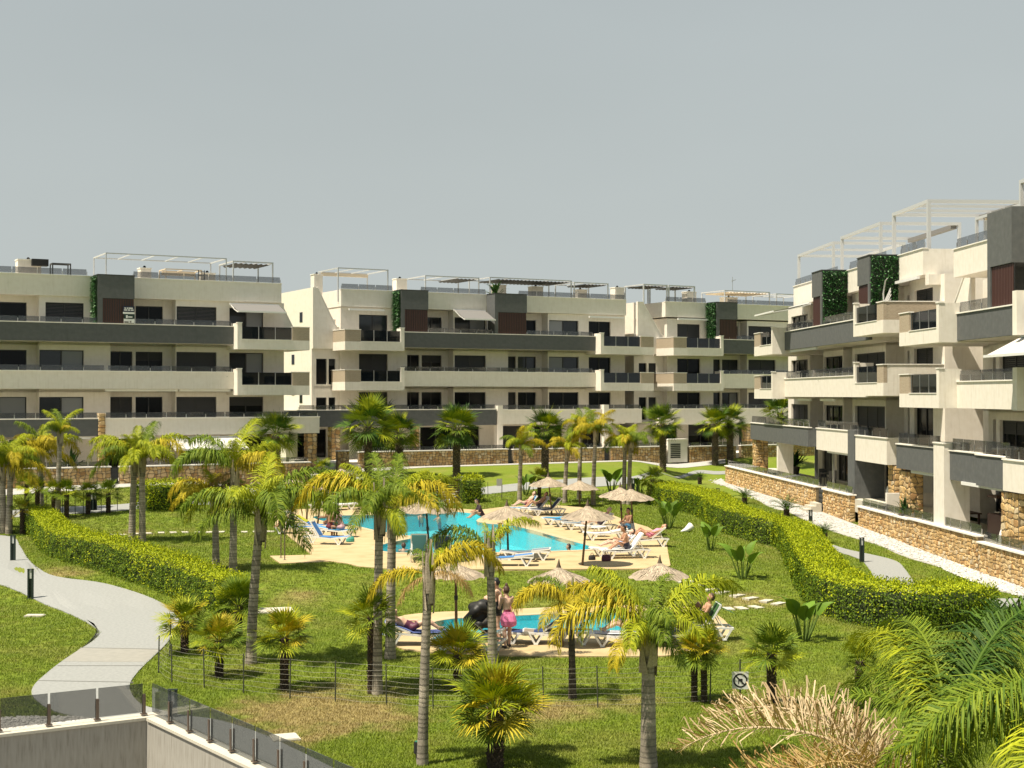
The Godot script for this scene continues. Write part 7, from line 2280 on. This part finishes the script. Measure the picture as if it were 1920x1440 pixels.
func standing(h: float, top := true, woman := false, stride := 0.1, bow := 0.3, hair := 0.0, bun := false) -> Array:
	var k := h / 1.7
	var out := []
	var c_top := 2 if top else 0
	var pel := V(0, 0.92, 0); var chest := V(0.02, 1.26, 0); var neck := V(0.035, 1.45, 0); var head := V(0.07, 1.60, 0)
	out.append([pel + V(0, 0.0, 0), V(0.0, 1.08, 0), 0.13 if woman else 0.125, 0.105 if woman else 0.115, 3])
	out.append([V(0.0, 1.08, 0), chest, 0.105, 0.125, c_top])
	var sw := 0.155 if woman else 0.185
	for s in [-1.0, 1.0]:
		var hip := pel + V(0, -0.02, s * 0.085)
		var kn: Vector3 = V(0.03 + s * stride * 0.4, 0.49, s * 0.1)
		var an: Vector3 = V(s * stride, 0.085, s * 0.11)
		out.append([hip, hip.lerp(kn, 0.3), 0.093, 0.085, 3])
		out.append([hip.lerp(kn, 0.3), kn, 0.082, 0.054, 0])
		out.append([kn, kn.lerp(an, 0.35), 0.052, 0.056, 0])
		out.append([kn.lerp(an, 0.35), an, 0.056, 0.034, 0])
		out.append([an + V(-0.04, -0.05, 0), an + V(0.17, -0.058, s * 0.02), 0.036, 0.028, 4])
		var sh: Vector3 = chest + V(0, 0.13, s * sw)
		out.append([chest + V(0, 0.08, s * 0.05), sh, 0.08, 0.054, c_top if not woman else 0])
		var el: Vector3 = sh + V(0.06, -0.27, s * 0.06)
		var wr: Vector3 = el + (V(0.17, 0.16 * bow / 0.3, -s * 0.09))
		out.append([sh, el, 0.048, 0.038, 0])
		out.append([el, wr, 0.038, 0.025, 0])
		hand_bones(out, wr, wr - el, V(0.3, 0, -s).normalized(), 0.6)
	head_bones(out, neck, head, V(0.9, -0.42, 0).normalized(), hair, bun)
	for q in out:
		q[0] *= k; q[1] *= k; q[2] *= k; q[3] *= k
	return out

func person(label: String, at: Vector3, turn: float, bones: Array, cols: Array, cell := 0.02, group := "") -> Node3D:
	var b := thing("person", label, "person", at, deg_to_rad(turn), group)
	put("body", body_mesh(bones, cols, cell), M.skin, b)
	return b

const SKIN := Color(0.42, 0.235, 0.145)
const TAN := Color(0.27, 0.135, 0.075)
const PALE := Color(0.56, 0.36, 0.26)
const DARKHAIR := Color(0.022, 0.015, 0.012)
const BROWNHAIR := Color(0.06, 0.03, 0.018)

func people() -> void:
	var g := "people by the pools"
	person("person in a pink swimsuit standing with head bowed beside the small pool", Vector3(-0.13, 0.20, -39.16), 115, standing(1.66, false, true, 0.10, 0.4, 0.0, true), [PALE, BROWNHAIR, Color(0.45, 0.05, 0.10), Color(0.30, 0.03, 0.07), Color(0.03, 0.02, 0.02)], 0.014, g)
	person("person in black shorts and a black cap behind the palm trunk, leaning over the pushchair", Vector3(-0.38, 0.20, -39.83), 165, standing(1.80, false, false, 0.08, 0.1), [PALE, Color(0.01, 0.01, 0.012), Color(0.4, 0.2, 0.1), Color(0.012, 0.012, 0.014), Color(0.05, 0.03, 0.02)], 0.016, g)
	person("sunbather lying with one arm over the head at the left end of the small pool", Vector3(-2.60, 0.20, -39.66), 2, reclining(22.0, 0.22, true, false), [PALE, DARKHAIR, SKIN, Color(0.10, 0.02, 0.05)], 0.018, g)
	person("person in black sitting back behind the fronds of the largest palm", Vector3(3.14, 0.20, -39.49), 178, reclining(35.0, 0.2), [PALE, DARKHAIR, Color(0.015, 0.015, 0.018), Color(0.015, 0.015, 0.018)], 0.020, g)
	person("person in maroon reclining right of the largest palm", Vector3(4.62, 0.20, -39.66), 182, reclining(48.0, 0.2), [TAN, BROWNHAIR, Color(0.12, 0.02, 0.025), Color(0.10, 0.02, 0.02)], 0.020, g)
	person("person with short dark hair sitting up before the dark green towel", Vector3(5.23, 0.24, -40.52), 184, reclining(60.0, 0.15, false, false), [SKIN, BROWNHAIR, SKIN, Color(0.05, 0.03, 0.03)], 0.018, g)
	person("tanned person seen from behind, left of the three friends beside the pool", Vector3(-8.40, 0.64, -64.90), 70, sitting(0.12, 0.3, false, 0.05), [TAN, DARKHAIR, TAN, Color(0.12, 0.015, 0.02)], 0.020, g)
	person("person in a pale pink shirt, middle of the three friends beside the pool", Vector3(-7.80, 0.64, -64.81), 165, sitting(0.16, 0.2, true, 0.12), [TAN, Color(0.07, 0.02, 0.015), Color(0.52, 0.30, 0.36), Color(0.5, 0.3, 0.34)], 0.020, g)
	person("bare backed person, right of the three friends, bending forward by the pool", Vector3(-8.49, 0.64, -67.30), 175, sitting(0.28, 0.1, false, 0.08), [TAN, DARKHAIR, TAN, Color(0.10, 0.12, 0.10)], 0.020, g)
	person("person sitting with drawn up knees beside the striped teal towel", Vector3(-10.35, 0.64, -66.38), 195, sitting(0.02, 0.3, true, 0.15, true), [SKIN, BROWNHAIR, Color(0.03, 0.02, 0.03), Color(0.05, 0.02, 0.03)], 0.022, g)
	person("person with dark hair reclining at the left end of the pool deck", Vector3(-12.67, 0.69, -74.40), 12, reclining(50.0, 0.2), [SKIN, DARKHAIR, Color(0.25, 0.08, 0.1), Color(0.04, 0.03, 0.04)], 0.024, g)
	person("pale sunbather at the left end of the far right row", Vector3(0.65, 0.69, -77.76), 195, reclining(50.0, 0.2, false, false), [PALE, BROWNHAIR, PALE, Color(0.3, 0.05, 0.08)], 0.026, g)
	person("tanned sunbather beside the pale one in the far right row", Vector3(1.28, 0.69, -77.07), 195, reclining(50.0, 0.3, false, false), [SKIN, BROWNHAIR, SKIN, Color(0.05, 0.05, 0.08)], 0.026, g)
	person("person in a pink shirt and pale hat reclining on the right deck", Vector3(4.00, 0.69, -66.88), 188, reclining(48.0, 0.12, false, true), [PALE, Color(0.72, 0.60, 0.56), Color(0.62, 0.20, 0.33), Color(0.05, 0.03, 0.05)], 0.022, g)
	person("bare chested person in blue shorts sitting beside the paired parasols", Vector3(5.35, 0.64, -64.86), 215, sitting(-0.02, 0.1, false), [TAN, DARKHAIR, TAN, Color(0.04, 0.14, 0.24)], 0.022, g)
	person("person in a pink patterned dress lying at the right end of the deck", Vector3(5.75, 0.69, -60.74), 182, reclining(24.0, 0.28), [SKIN, BROWNHAIR, Color(0.62, 0.22, 0.34), Color(0.60, 0.22, 0.32)], 0.022, g)
	person("dark haired person sitting up behind the lying sunbather", Vector3(4.62, 0.65, -56.37), 188, sitting(0.1, 0.5, false, 0.1, true), [SKIN, DARKHAIR, SKIN, Color(0.03, 0.03, 0.05)], 0.022, g)
	person("sunbather in pale blue lying on the white lounger on the right deck", Vector3(4.15, 0.69, -57.11), 188, reclining(36.0, 0.12), [PALE, BROWNHAIR, Color(0.50, 0.54, 0.66), Color(0.32, 0.38, 0.5)], 0.022, g)
	head_in_pool("person standing in the shallow water left of the teal deck chair", Vector3(-4.67, 0.58, -60.74), 90, BROWNHAIR)
	head_in_pool("swimmer under the parasol at the far side of the pool", Vector3(-4.01, 0.58, -76.71), 200, DARKHAIR)
	head_in_pool("swimmer by the near right corner of the main pool", Vector3(2.44, 0.58, -60.32), 170, DARKHAIR)
	head_in_pool("swimmer left of the parasol pole at the far side of the pool", Vector3(-5.00, 0.58, -77.73), 300, BROWNHAIR)
	person("dark haired person sitting on the deck point beside the far pool corner", Vector3(-1.56, 0.31, -75.05), 200, sitting(0.2, 0.0, true, 0.1, true), [SKIN, DARKHAIR, Color(0.04, 0.02, 0.03), Color(0.04, 0.02, 0.03)], 0.026, g)

func small_things() -> void:
	rng.seed = 313
	bollard("bollard light on the near edge of the pale path at the left", Vector3(-16.47, 0.23, -48.22), 1.00)
	bollard("bollard light behind the smoked glass of the court wall", Vector3(-7.46, 0.11, -31.01), 0.60)
	bollard("bollard light at the far bend of the pale path at the left", Vector3(-19.71, 0.65, -55.66), 1.00)
	bollard("bollard light beside the right path below the golden wall", Vector3(14.93, 0.05, -60.14), 1.05)
	bollard("small dark bollard light between the hedge and the white gravel", Vector3(12.96, 0.62, -88.67), 0.70)
	bollard("bollard light tip showing above the right hedge", Vector3(15.98, 0.44, -75.41), 0.60)
	bollard("left bollard of the two at the far path bend", Vector3(7.59, 1.02, -88.27), 0.95)
	bollard("right bollard of the two at the far path bend", Vector3(7.89, 1.02, -88.27), 0.95)
	bollard("left bollard of the two on the far left path", Vector3(-21.79, 1.20, -73.04), 0.90)
	bollard("right bollard of the two on the far left path", Vector3(-21.67, 1.21, -73.22), 0.90)
	fence("wire fence on thin posts running across the foreground lawn", [Vector2(-9.22, -37.96), Vector2(-8.98, -35.82), Vector2(-8.36, -34.67), Vector2(-7.43, -34.06), Vector2(-6.37, -33.47), Vector2(-5.18, -32.90), Vector2(-4.08, -32.57), Vector2(-2.87, -32.25), Vector2(-1.78, -31.82), Vector2(-0.54, -31.82), Vector2(0.72, -31.93), Vector2(1.95, -31.98), Vector2(3.22, -32.09), Vector2(4.54, -32.35), Vector2(5.95, -32.79)], 0.95, 8)
	fence("far wire fence on thin posts by the small palms on the left", [Vector2(-23.34, -70.71), Vector2(-22.64, -71.03), Vector2(-22.12, -71.36), Vector2(-21.77, -71.52), Vector2(-21.04, -72.19), Vector2(-20.46, -73.04)], 1.2, 3)
	fence("far wire fence beyond the main pool at the right", [Vector2(-1.47, -86.49), Vector2(-0.62, -85.84), Vector2(1.30, -85.63), Vector2(2.90, -84.99), Vector2(3.99, -84.37), Vector2(5.38, -83.55)], 1.0, 3)
	prohibition_sign(Vector3(5.25, 0.12, -32.46))
	pushchair(Vector3(-0.96, 0.20, -40.09))
	tote(Vector3(-0.10, 0.20, -39.24))
	screen(Vector3(-5.26, 0.70, -84.16), Vector3(-3.15, 0.77, -84.99))
	notice(Vector3(-0.62, 0.83, -85.84))
	spotlight_(Vector3(-1.87, 0.09, -27.61))
	cover("pale concrete drain cover by the path at the bottom left of the lawn", Vector3(-4.69, 0.10, -29.13), 0.28, 0.28, 20)
	cover("white concrete slab on the lawn behind the leaning palm", Vector3(-7.75, 0.15, -46.01), 0.6, 0.5, 15)
	cover("small green valve lid in the near left lawn", Vector3(-15.20, 0.15, -44.91), 0.3, 0.16, 0)
	cover("white stone in the far left lawn by the pool deck", Vector3(-11.65, 0.65, -67.34), 0.3, 0.2, 0)
	paper(Vector3(8.31, 0.65, -67.34))
	posts_(Vector3(-9.24, 0.69, -56.36), Vector3(-8.97, 0.69, -55.63))
	float_toy(Vector3(-0.48, 0.69, -57.49))
	bag("purple beach bag under the white lounger on the right deck", Vector3(3.70, 0.69, -55.27), Color(0.09, 0.03, 0.05), 0.4)
	bag("black beach bag under the lounger behind the largest palm", Vector3(3.54, 0.20, -38.99), Color(0.014, 0.010, 0.010), 0.5)
	bag("teal cool bag at the foot of the friends left of the pool", Vector3(-7.17, 0.69, -62.50), Color(0.06, 0.33, 0.27), 0.38)
	bag("dark rucksack on the deck left of the pool", Vector3(-12.41, 0.69, -75.71), Color(0.02, 0.02, 0.025), 0.36)
	bag("black bag on the deck below the white lounger at the right", Vector3(3.16, 0.69, -55.63), Color(0.02, 0.018, 0.016), 0.3)
	flip_flops("pair of sandals on the deck right of the flat blue lounger", Vector3(0.90, 0.69, -55.10))
	flip_flops("pair of sandals on the deck below the small white lounger", Vector3(4.02, 0.69, -63.19))
	round_table("small round white table on the right deck", Vector3(4.00, 0.69, -64.86))

func bollard(label: String, at: Vector3, h := 0.95) -> void:
	var b := thing("bollard_light", label, "bollard light", at, 0.0, "dark bollard lights along the paths")
	var mb := MB.new()
	mb.box(Vector3(-0.10, 0.0, -0.035), Vector3(-0.045, h, 0.035)); mb.box(Vector3(0.045, 0.0, -0.035), Vector3(0.10, h, 0.035))
	mb.box(Vector3(-0.045, 0.0, -0.03), Vector3(0.045, h - 0.02, -0.005))
	put("column", mb.mesh(), M.bollard, b)
	bx(b, "cap", -0.105, 0.105, h + 0.001, h + 0.03, -0.04, 0.04, M.bollard)
	bx(b, "diffuser", -0.044, 0.044, h - 0.3, h - 0.03, -0.004, 0.012, M.lens)
	bx(b, "base_plate", -0.13, 0.13, -0.02, 0.012, -0.08, 0.08, M.bollard)

func head_in_pool(label: String, at: Vector3, turn: float, hair: Color) -> void:
	# a swimmer: head, neck and shoulders above the water, trunk and limbs below it
	var out := []
	var neck := V(0, -0.02, 0); var c := V(0.02, 0.13, 0)
	out.append([V(-0.05, -0.32, 0), V(-0.02, -0.12, 0), 0.12, 0.13, 0])
	for s in [-1.0, 1.0]:
		out.append([V(-0.02, -0.08, s * 0.05), V(0, -0.07, s * 0.17), 0.07, 0.055, 0])
		out.append([V(0, -0.07, s * 0.17), V(0.18, -0.22, s * 0.26), 0.05, 0.035, 0])
		out.append([V(-0.06, -0.34, s * 0.08), V(-0.08, -0.7, s * 0.1), 0.09, 0.05, 2])
	head_bones(out, neck, c, V(1, 0, 0))
	person(label, at, turn, out, [SKIN, hair, Color(0.03, 0.05, 0.12)], 0.025, "swimmers in the main pool")

# ---------------------------------------------------------------- small things
func prohibition_sign(p: Vector3) -> void:
	var b := thing("prohibition_sign", "white square sign with a black ring and bar on a post behind the foreground palm", "sign", p)
	var mb := MB.new()
	mb.tube([Vector3.ZERO, Vector3(0, 1.0, 0)], [0.02, 0.02], 6)
	put("post", mb.mesh(), M.post, b)
	var o := bx(b, "board", -0.19, 0.19, 0.32, 0.72, 0.022, 0.03, M.white)
	var r := MB.new()
	for i in 28:
		var a := TAU * i / 28.0; var e := TAU * (i + 1) / 28.0
		r.quad(Vector3(cos(a) * 0.13, 0.52 + sin(a) * 0.13, 0.033), Vector3(cos(a) * 0.165, 0.52 + sin(a) * 0.165, 0.033), Vector3(cos(e) * 0.165, 0.52 + sin(e) * 0.165, 0.033), Vector3(cos(e) * 0.13, 0.52 + sin(e) * 0.13, 0.033))
	r.bar(Vector3(-0.1, 0.62, 0.034), Vector3(0.1, 0.42, 0.034), 0.004, 0.03)
	put("ring", r.mesh(), M.black, o)
	var f := MB.new()
	f.box(Vector3(-0.05, 0.5, 0.031), Vector3(0.05, 0.56, 0.034)); f.box(Vector3(-0.05, 0.44, 0.031), Vector3(-0.03, 0.5, 0.034)); f.box(Vector3(0.03, 0.44, 0.031), Vector3(0.05, 0.5, 0.034))
	put("symbol", f.mesh(), M.frame, o)

func pushchair(p: Vector3) -> void:
	var b := thing("pushchair", "black pushchair with its hood up and a cloth hung over it beside the small pool", "pushchair", p, deg_to_rad(200.0))
	for x in [-0.32, 0.34]:
		for z in [-0.24, 0.24]:
			var w := MB.new()
			w.tube([Vector3(x, 0.14, z - 0.025), Vector3(x, 0.14, z + 0.025)], [0.14, 0.14], 14)
			var t := put("wheel", w.mesh(), M.black, b)
			var h := MB.new()
			h.tube([Vector3(x, 0.14, z - 0.03), Vector3(x, 0.14, z + 0.03)], [0.07, 0.07], 10)
			put("rim", h.mesh(), M.steel, t)
	var f := MB.new()
	for z in [-0.24, 0.24]:
		f.bar(Vector3(0.34, 0.14, z), Vector3(-0.45, 0.98, z), 0.03); f.bar(Vector3(-0.32, 0.14, z), Vector3(0.25, 0.6, z), 0.03)
	f.bar(Vector3(-0.45, 0.98, -0.24), Vector3(-0.45, 0.98, 0.24), 0.04)
	put("frame", f.mesh(), M.steel, b)
	var ink := [Color(0.012, 0.012, 0.014), Color(0.05, 0.05, 0.05)]
	put("hood", body_mesh([[V(-0.18, 0.98, -0.12), V(-0.18, 0.98, 0.12), 0.2, 0.2, 0], [V(-0.05, 1.02, -0.12), V(0.12, 0.96, 0.1), 0.16, 0.15, 0], [V(-0.33, 0.86, -0.1), V(-0.33, 0.86, 0.1), 0.1, 0.1, 0], [V(0.1, 0.9, -0.14), V(0.3, 0.62, 0.1), 0.14, 0.12, 0], [V(0.3, 0.6, -0.16), V(0.38, 0.34, 0.14), 0.1, 0.06, 0], [V(-0.1, 0.7, 0.0), V(0.1, 0.5, 0.0), 0.2, 0.18, 0]], ink, 0.025, 0.06), M.skin, b)
	put("seat", body_mesh([[V(-0.2, 0.55, -0.14), V(-0.2, 0.8, 0.14), 0.16, 0.15, 0], [V(0.0, 0.5, -0.12), V(0.28, 0.46, 0.12), 0.15, 0.12, 0], [V(0.28, 0.5, 0.0), V(0.4, 0.28, 0.0), 0.13, 0.08, 0]], ink, 0.025, 0.06), M.skin, b)

func tote(p: Vector3) -> void:
	var b := thing("tote_bag", "pink cloth tote bag hanging at the standing person's hip", "bag", p + Vector3(0.0, 0.58, 0.17))
	var mb := MB.new()
	mb.col = Color(0.82, 0.22, 0.42)
	var rows := [[0.0, 0.14, 0.05], [0.05, 0.215, 0.10], [0.16, 0.235, 0.12], [0.30, 0.20, 0.08], [0.42, 0.14, 0.04]]
	var prev := []
	for r in rows:
		var ring := []
		for k in 14:
			var a := TAU * k / 14.0
			var q := 1.0 + 0.05 * sin(k * 3.0 + r[0] * 20.0)
			ring.append(Vector3(cos(a) * r[1] * q, r[0], sin(a) * r[2] * q))
		if prev:
			for k in 14:
				mb.col = Color(0.82, 0.22, 0.42) * rf(0.85, 1.1)
				mb.quad(prev[(k + 1) % 14], prev[k], ring[k], ring[(k + 1) % 14])
		else:
			for k in 12:
				mb.tri(ring[0], ring[k + 1], ring[k + 2])
		prev = ring
	put("bag_body", mb.mesh(), M.cloth, b)
	var h := MB.new()
	h.col = Color(0.72, 0.2, 0.34)
	h.tube([Vector3(-0.1, 0.40, 0.0), Vector3(-0.05, 0.64, -0.03), Vector3(0.0, 0.86, -0.10), Vector3(0.04, 0.64, -0.06), Vector3(0.1, 0.40, -0.0)], [0.016, 0.016, 0.016, 0.016, 0.016], 6)
	put("strap", h.mesh(), M.cloth, b)

func screen(a: Vector3, e: Vector3) -> void:
	var b := thing("slatted_screen", "brown slatted screen with a white post beside the cube hedge", "screen", a)
	var d := e - a
	d.y = 0.0
	var l := d.length()
	b.rotation.y = atan2(-d.z, d.x)
	for i in 9:
		bx(b, "slat", 0.1, l - 0.05, 0.12 + i * 0.15, 0.22 + i * 0.15, -0.02, 0.01, M.mahogany)
	for x in [0.0, l * 0.5, l]:
		bx(b, "post", x - 0.05, x + 0.05, -0.1, 1.5, -0.10, -0.022, M.wood)
	bx(b, "end_post", l + 0.06, l + 0.2, -0.1, 1.6, -0.08, 0.06, M.white)
	bx(b, "kerb", 0.0, l, -0.1, 0.08, 0.05, 0.35, M.coping)

func notice(p: Vector3) -> void:
	var b := thing("notice_board", "small grey notice on a thin post beside the far path", "sign", p)
	var mb := MB.new()
	mb.tube([Vector3.ZERO, Vector3(0, 1.3, 0)], [0.02, 0.02], 6)
	put("post", mb.mesh(), M.post, b)
	bx(b, "board", -0.32, 0.02, 0.85, 1.28, 0.022, 0.032, M.steel)

func spotlight_(p: Vector3) -> void:
	var b := thing("garden_spotlight", "small dark garden spotlight with a green lens beside the slim palm trunk", "spotlight", p, 0.6)
	var mb := MB.new()
	mb.tube([Vector3.ZERO, Vector3(0, 0.12, 0)], [0.02, 0.02], 6)
	put("spike", mb.mesh(), M.black, b)
	var h := MB.new()
	h.tube([Vector3(0, 0.1, 0), Vector3(0.01, 0.30, 0), Vector3(0.015, 0.32, 0)], [0.055, 0.06, 0.055], 10)
	var o := put("lamp_body", h.mesh(), M.black, b)
	var g := MB.new()
	g.tube([Vector3(0.015, 0.321, 0), Vector3(0.016, 0.34, 0)], [0.05, 0.045], 10)
	put("lens", g.mesh(), plain(0.03, 0.22, 0.14, 0.3), o)

func cover(label: String, p: Vector3, w: float, d: float, turn: float) -> void:
	var b := thing("drain_cover", label, "cover", p, deg_to_rad(turn))
	var lid := bx(b, "frame", -w, w, -0.05, 0.045, -d, d, M.slab)
	bx(lid, "lid", -w * 0.9, w * 0.9, 0.046, 0.06, -d * 0.9, d * 0.9, M.slab)

func paper(p: Vector3) -> void:
	var b := thing("ground_light", "white plastic ground light lying on the lawn right of the pool", "garden light", p, 0.5)
	var mb := MB.new()
	mb.tube([Vector3(-0.3, 0.05, 0), Vector3(0.0, 0.1, 0), Vector3(0.32, 0.28, 0)], [0.02, 0.12, 0.2], 9)
	put("shade", mb.mesh(), M.white_plastic, b)

func posts_(a: Vector3, e: Vector3) -> void:
	var k := 0
	for p in [a, e]:
		var b := thing("shower_post", ["left thin metal shower post on the deck tongue left of the pool", "right thin metal shower post on the deck tongue left of the pool"][k], "post", p, 0.0, "shower posts")
		var mb := MB.new()
		mb.tube([Vector3.ZERO, Vector3(0, 1.95, 0)], [0.022, 0.022], 7)
		put("pipe", mb.mesh(), M.rust_steel, b)
		bx(b, "foot", -0.06, 0.06, 0.0, 0.02, -0.06, 0.06, M.steel)
		k += 1

func float_toy(p: Vector3) -> void:
	var b := thing("hanging_towel", "pink towel and bag hanging on a rail beside the parasol at the near pool edge", "towel", p + Vector3(0, 0.0, 0))
	var mb := MB.new()
	mb.col = Color(0.70, 0.14, 0.22)
	for i in 8:
		var x0 := -0.16 + i * 0.04; var x1 := x0 + 0.04
		var z0 := 0.04 * sin(i * 1.9); var z1 := 0.04 * sin((i + 1) * 1.9)
		mb.quad(Vector3(x0, 0.62 + absf(x0), z0), Vector3(x1, 0.62 + absf(x1), z1), Vector3(x1 * 0.4, 1.28, z1), Vector3(x0 * 0.4, 1.28, z0))
	put("cloth", mb.mesh(), M.cloth, b)
	var s := MB.new()
	s.tube([Vector3(0, 0, 0), Vector3(0, 1.32, 0)], [0.018, 0.016], 6)
	s.bar(Vector3(-0.12, 1.29, 0), Vector3(0.12, 1.29, 0), 0.025)
	put("stand", s.mesh(), M.pole_dark, b)

func bag(label: String, p: Vector3, col: Color, s: float) -> void:
	var b := thing("beach_bag", label, "bag", p, 0.3, "bags on the pool decks")
	var mb := MB.new()
	mb.col = col
	var prev := []
	for r in [[0.0, 0.42, 0.2], [0.12, 0.5, 0.26], [0.4, 0.48, 0.24], [0.62, 0.4, 0.12]]:
		var ring := []
		for k in 12:
			var a := TAU * k / 12.0
			ring.append(Vector3(cos(a) * r[1] * s, r[0] * s, sin(a) * r[2] * s) * (1.0 + 0.04 * sin(k * 2.3)))
		if prev:
			for k in 12:
				mb.quad(prev[(k + 1) % 12], prev[k], ring[k], ring[(k + 1) % 12])
		prev = ring
	for k in 10:
		mb.tri(prev[0], prev[k + 2], prev[k + 1])
	put("bag_body", mb.mesh(), M.cloth, b)
	var h := MB.new()
	h.col = col
	h.tube([Vector3(-0.2, 0.6, 0) * s, Vector3(-0.1, 0.95, 0) * s, Vector3(0.1, 0.95, 0) * s, Vector3(0.2, 0.6, 0) * s], [0.014, 0.014, 0.014, 0.014], 5)
	put("handle", h.mesh(), M.cloth, b)

func flip_flops(label: String, p: Vector3) -> void:
	var b := thing("sandals", label, "sandals", p, 0.4, "sandals on the deck")
	for s in [-1.0, 1.0]:
		var mb := MB.new()
		mb.col = Color(0.05, 0.03, 0.02)
		mb.prism(PackedVector2Array([Vector2(-0.12, s * 0.09 - 0.03), Vector2(0.1, s * 0.09 - 0.045), Vector2(0.14, s * 0.09), Vector2(0.1, s * 0.09 + 0.045), Vector2(-0.12, s * 0.09 + 0.03)]), 0.0, 0.025)
		mb.bar(Vector3(0.08, 0.03, s * 0.09), Vector3(0.0, 0.06, s * 0.09 - 0.04), 0.015); mb.bar(Vector3(0.08, 0.03, s * 0.09), Vector3(0.0, 0.06, s * 0.09 + 0.04), 0.015)
		put("sandal", mb.mesh(), M.cloth, b)

func round_table(label: String, p: Vector3) -> void:
	var b := thing("side_table", label, "table", p)
	var mb := MB.new()
	mb.tube([Vector3(0, 0.42, 0), Vector3(0, 0.47, 0)], [0.36, 0.36], 20)
	put("table_top", mb.mesh(), M.white_plastic, b)
	for k in 4:
		var a := TAU * k / 4.0 + 0.4
		var l := MB.new()
		l.bar(Vector3(cos(a) * 0.3, 0, sin(a) * 0.3), Vector3(cos(a) * 0.2, 0.42, sin(a) * 0.2), 0.04)
		put("leg", l.mesh(), M.white_plastic, b)

func foreground_palms() -> void:
	# palms growing just below the viewer at the lower right
	rng.seed = 2024
	var list := [
		["queen palm crown with bleached dead fronds in the lower right foreground", Vector3(3.69, 0.0, -13.20), 3.41, [["low", "dry", 172, 1.05, 0.9], ["mid", "bleached", 178, 1.0, 0.85], ["mid", "bleached", 150, 0.95, 0.85], ["low", "bleached", 160, 0.85, 0.8], ["mid", "bleached", 128, 0.85, 0.8], ["low", "bleached", 110, 0.8, 0.8], ["arch", "dry", 205, 0.9, 0.7], ["low", "bleached", 225, 0.8, 0.8], ["hang", "bleached", 190, 0.8, 0.7], ["mid", "green", 85, 0.7, 0.8]]],
		["lush green queen palm crown in the lower right foreground", Vector3(4.41, 0.0, -14.50), 3.56, [["high", "lime", 104, 0.9, 1.1], ["arch", "green", 120, 0.85, 1.0], ["high", "green", 92, 0.9, 1.0], ["arch", "deep", 58, 1.0, 1.25], ["high", "deep", 46, 1.0, 1.15], ["high", "deep", 28, 1.05, 1.1], ["arch", "deep", 74, 0.95, 1.2], ["mid", "deep", 15, 1.0, 1.0], ["mid", "green", 150, 0.75, 0.8], ["mid", "green", 255, 0.8, 1.0], ["low", "deep", 350, 1.0, 1.0], ["mid", "green", 300, 0.8, 1.0], ["low", "green", 235, 0.8, 0.9]]],
		["yellow green queen palm crown at the bottom right corner", Vector3(5.27, 0.0, -12.50), 3.90, [["arch", "lime", 172, 0.95, 0.9], ["mid", "green", 182, 1.0, 0.9], ["arch", "green", 150, 0.9, 0.9], ["mid", "green", 200, 1.0, 1.0], ["mid", "lime", 220, 0.9, 0.9], ["up", "green", 90, 0.8, 1.0], ["mid", "lime", 160, 0.9, 0.8], ["high", "lime", 10, 1.0, 1.0]]],
	]
	for e in list:
		var b := thing("queen_palm", e[0], "palm tree", Vector3(e[1].x, 0.0, e[1].z), 0.0, "palms in the lower right foreground")
		put("trunk", ringed_trunk(e[2], 0.16, 0.12, Vector3(0.1, 0, 0)), M.trunk, b)
		var crown := Node3D.new()
		crown.name = "crown"
		b.add_child(crown)
		crown.position = Vector3(0.1, e[2], 0)
		var k := 0
		for f in e[3]:
			var s: Array = SHAPES[f[0]]
			var cols: Array = {"green": GREEN, "lime": LIME, "yellow": YELLOW, "dry": DRY, "deep": DEEP, "bleached": BLEACHED}[f[1]]
			var dead: bool = f[1] in ["bleached", "dry"]
			var mesh := frond_mesh("near %s %s %d" % [f[0], f[1], k % 4], 2.5, s[0] + (k % 3) * 5.0 - 4.0, s[1] * (0.8 if dead else 1.0), 0.62, 105 if dead else 150, cols, 0.015 if dead else 0.018, 0.4 if dead else 1.25, 0.25 if k % 2 else -0.2, 0.3 if dead else 0.1, dead)
			var o := put("frond", mesh, M.frond, crown)
			o.rotation.y = deg_to_rad(f[2])
			o.scale = Vector3(f[3], f[3] * f[4], f[3])
			k += 1
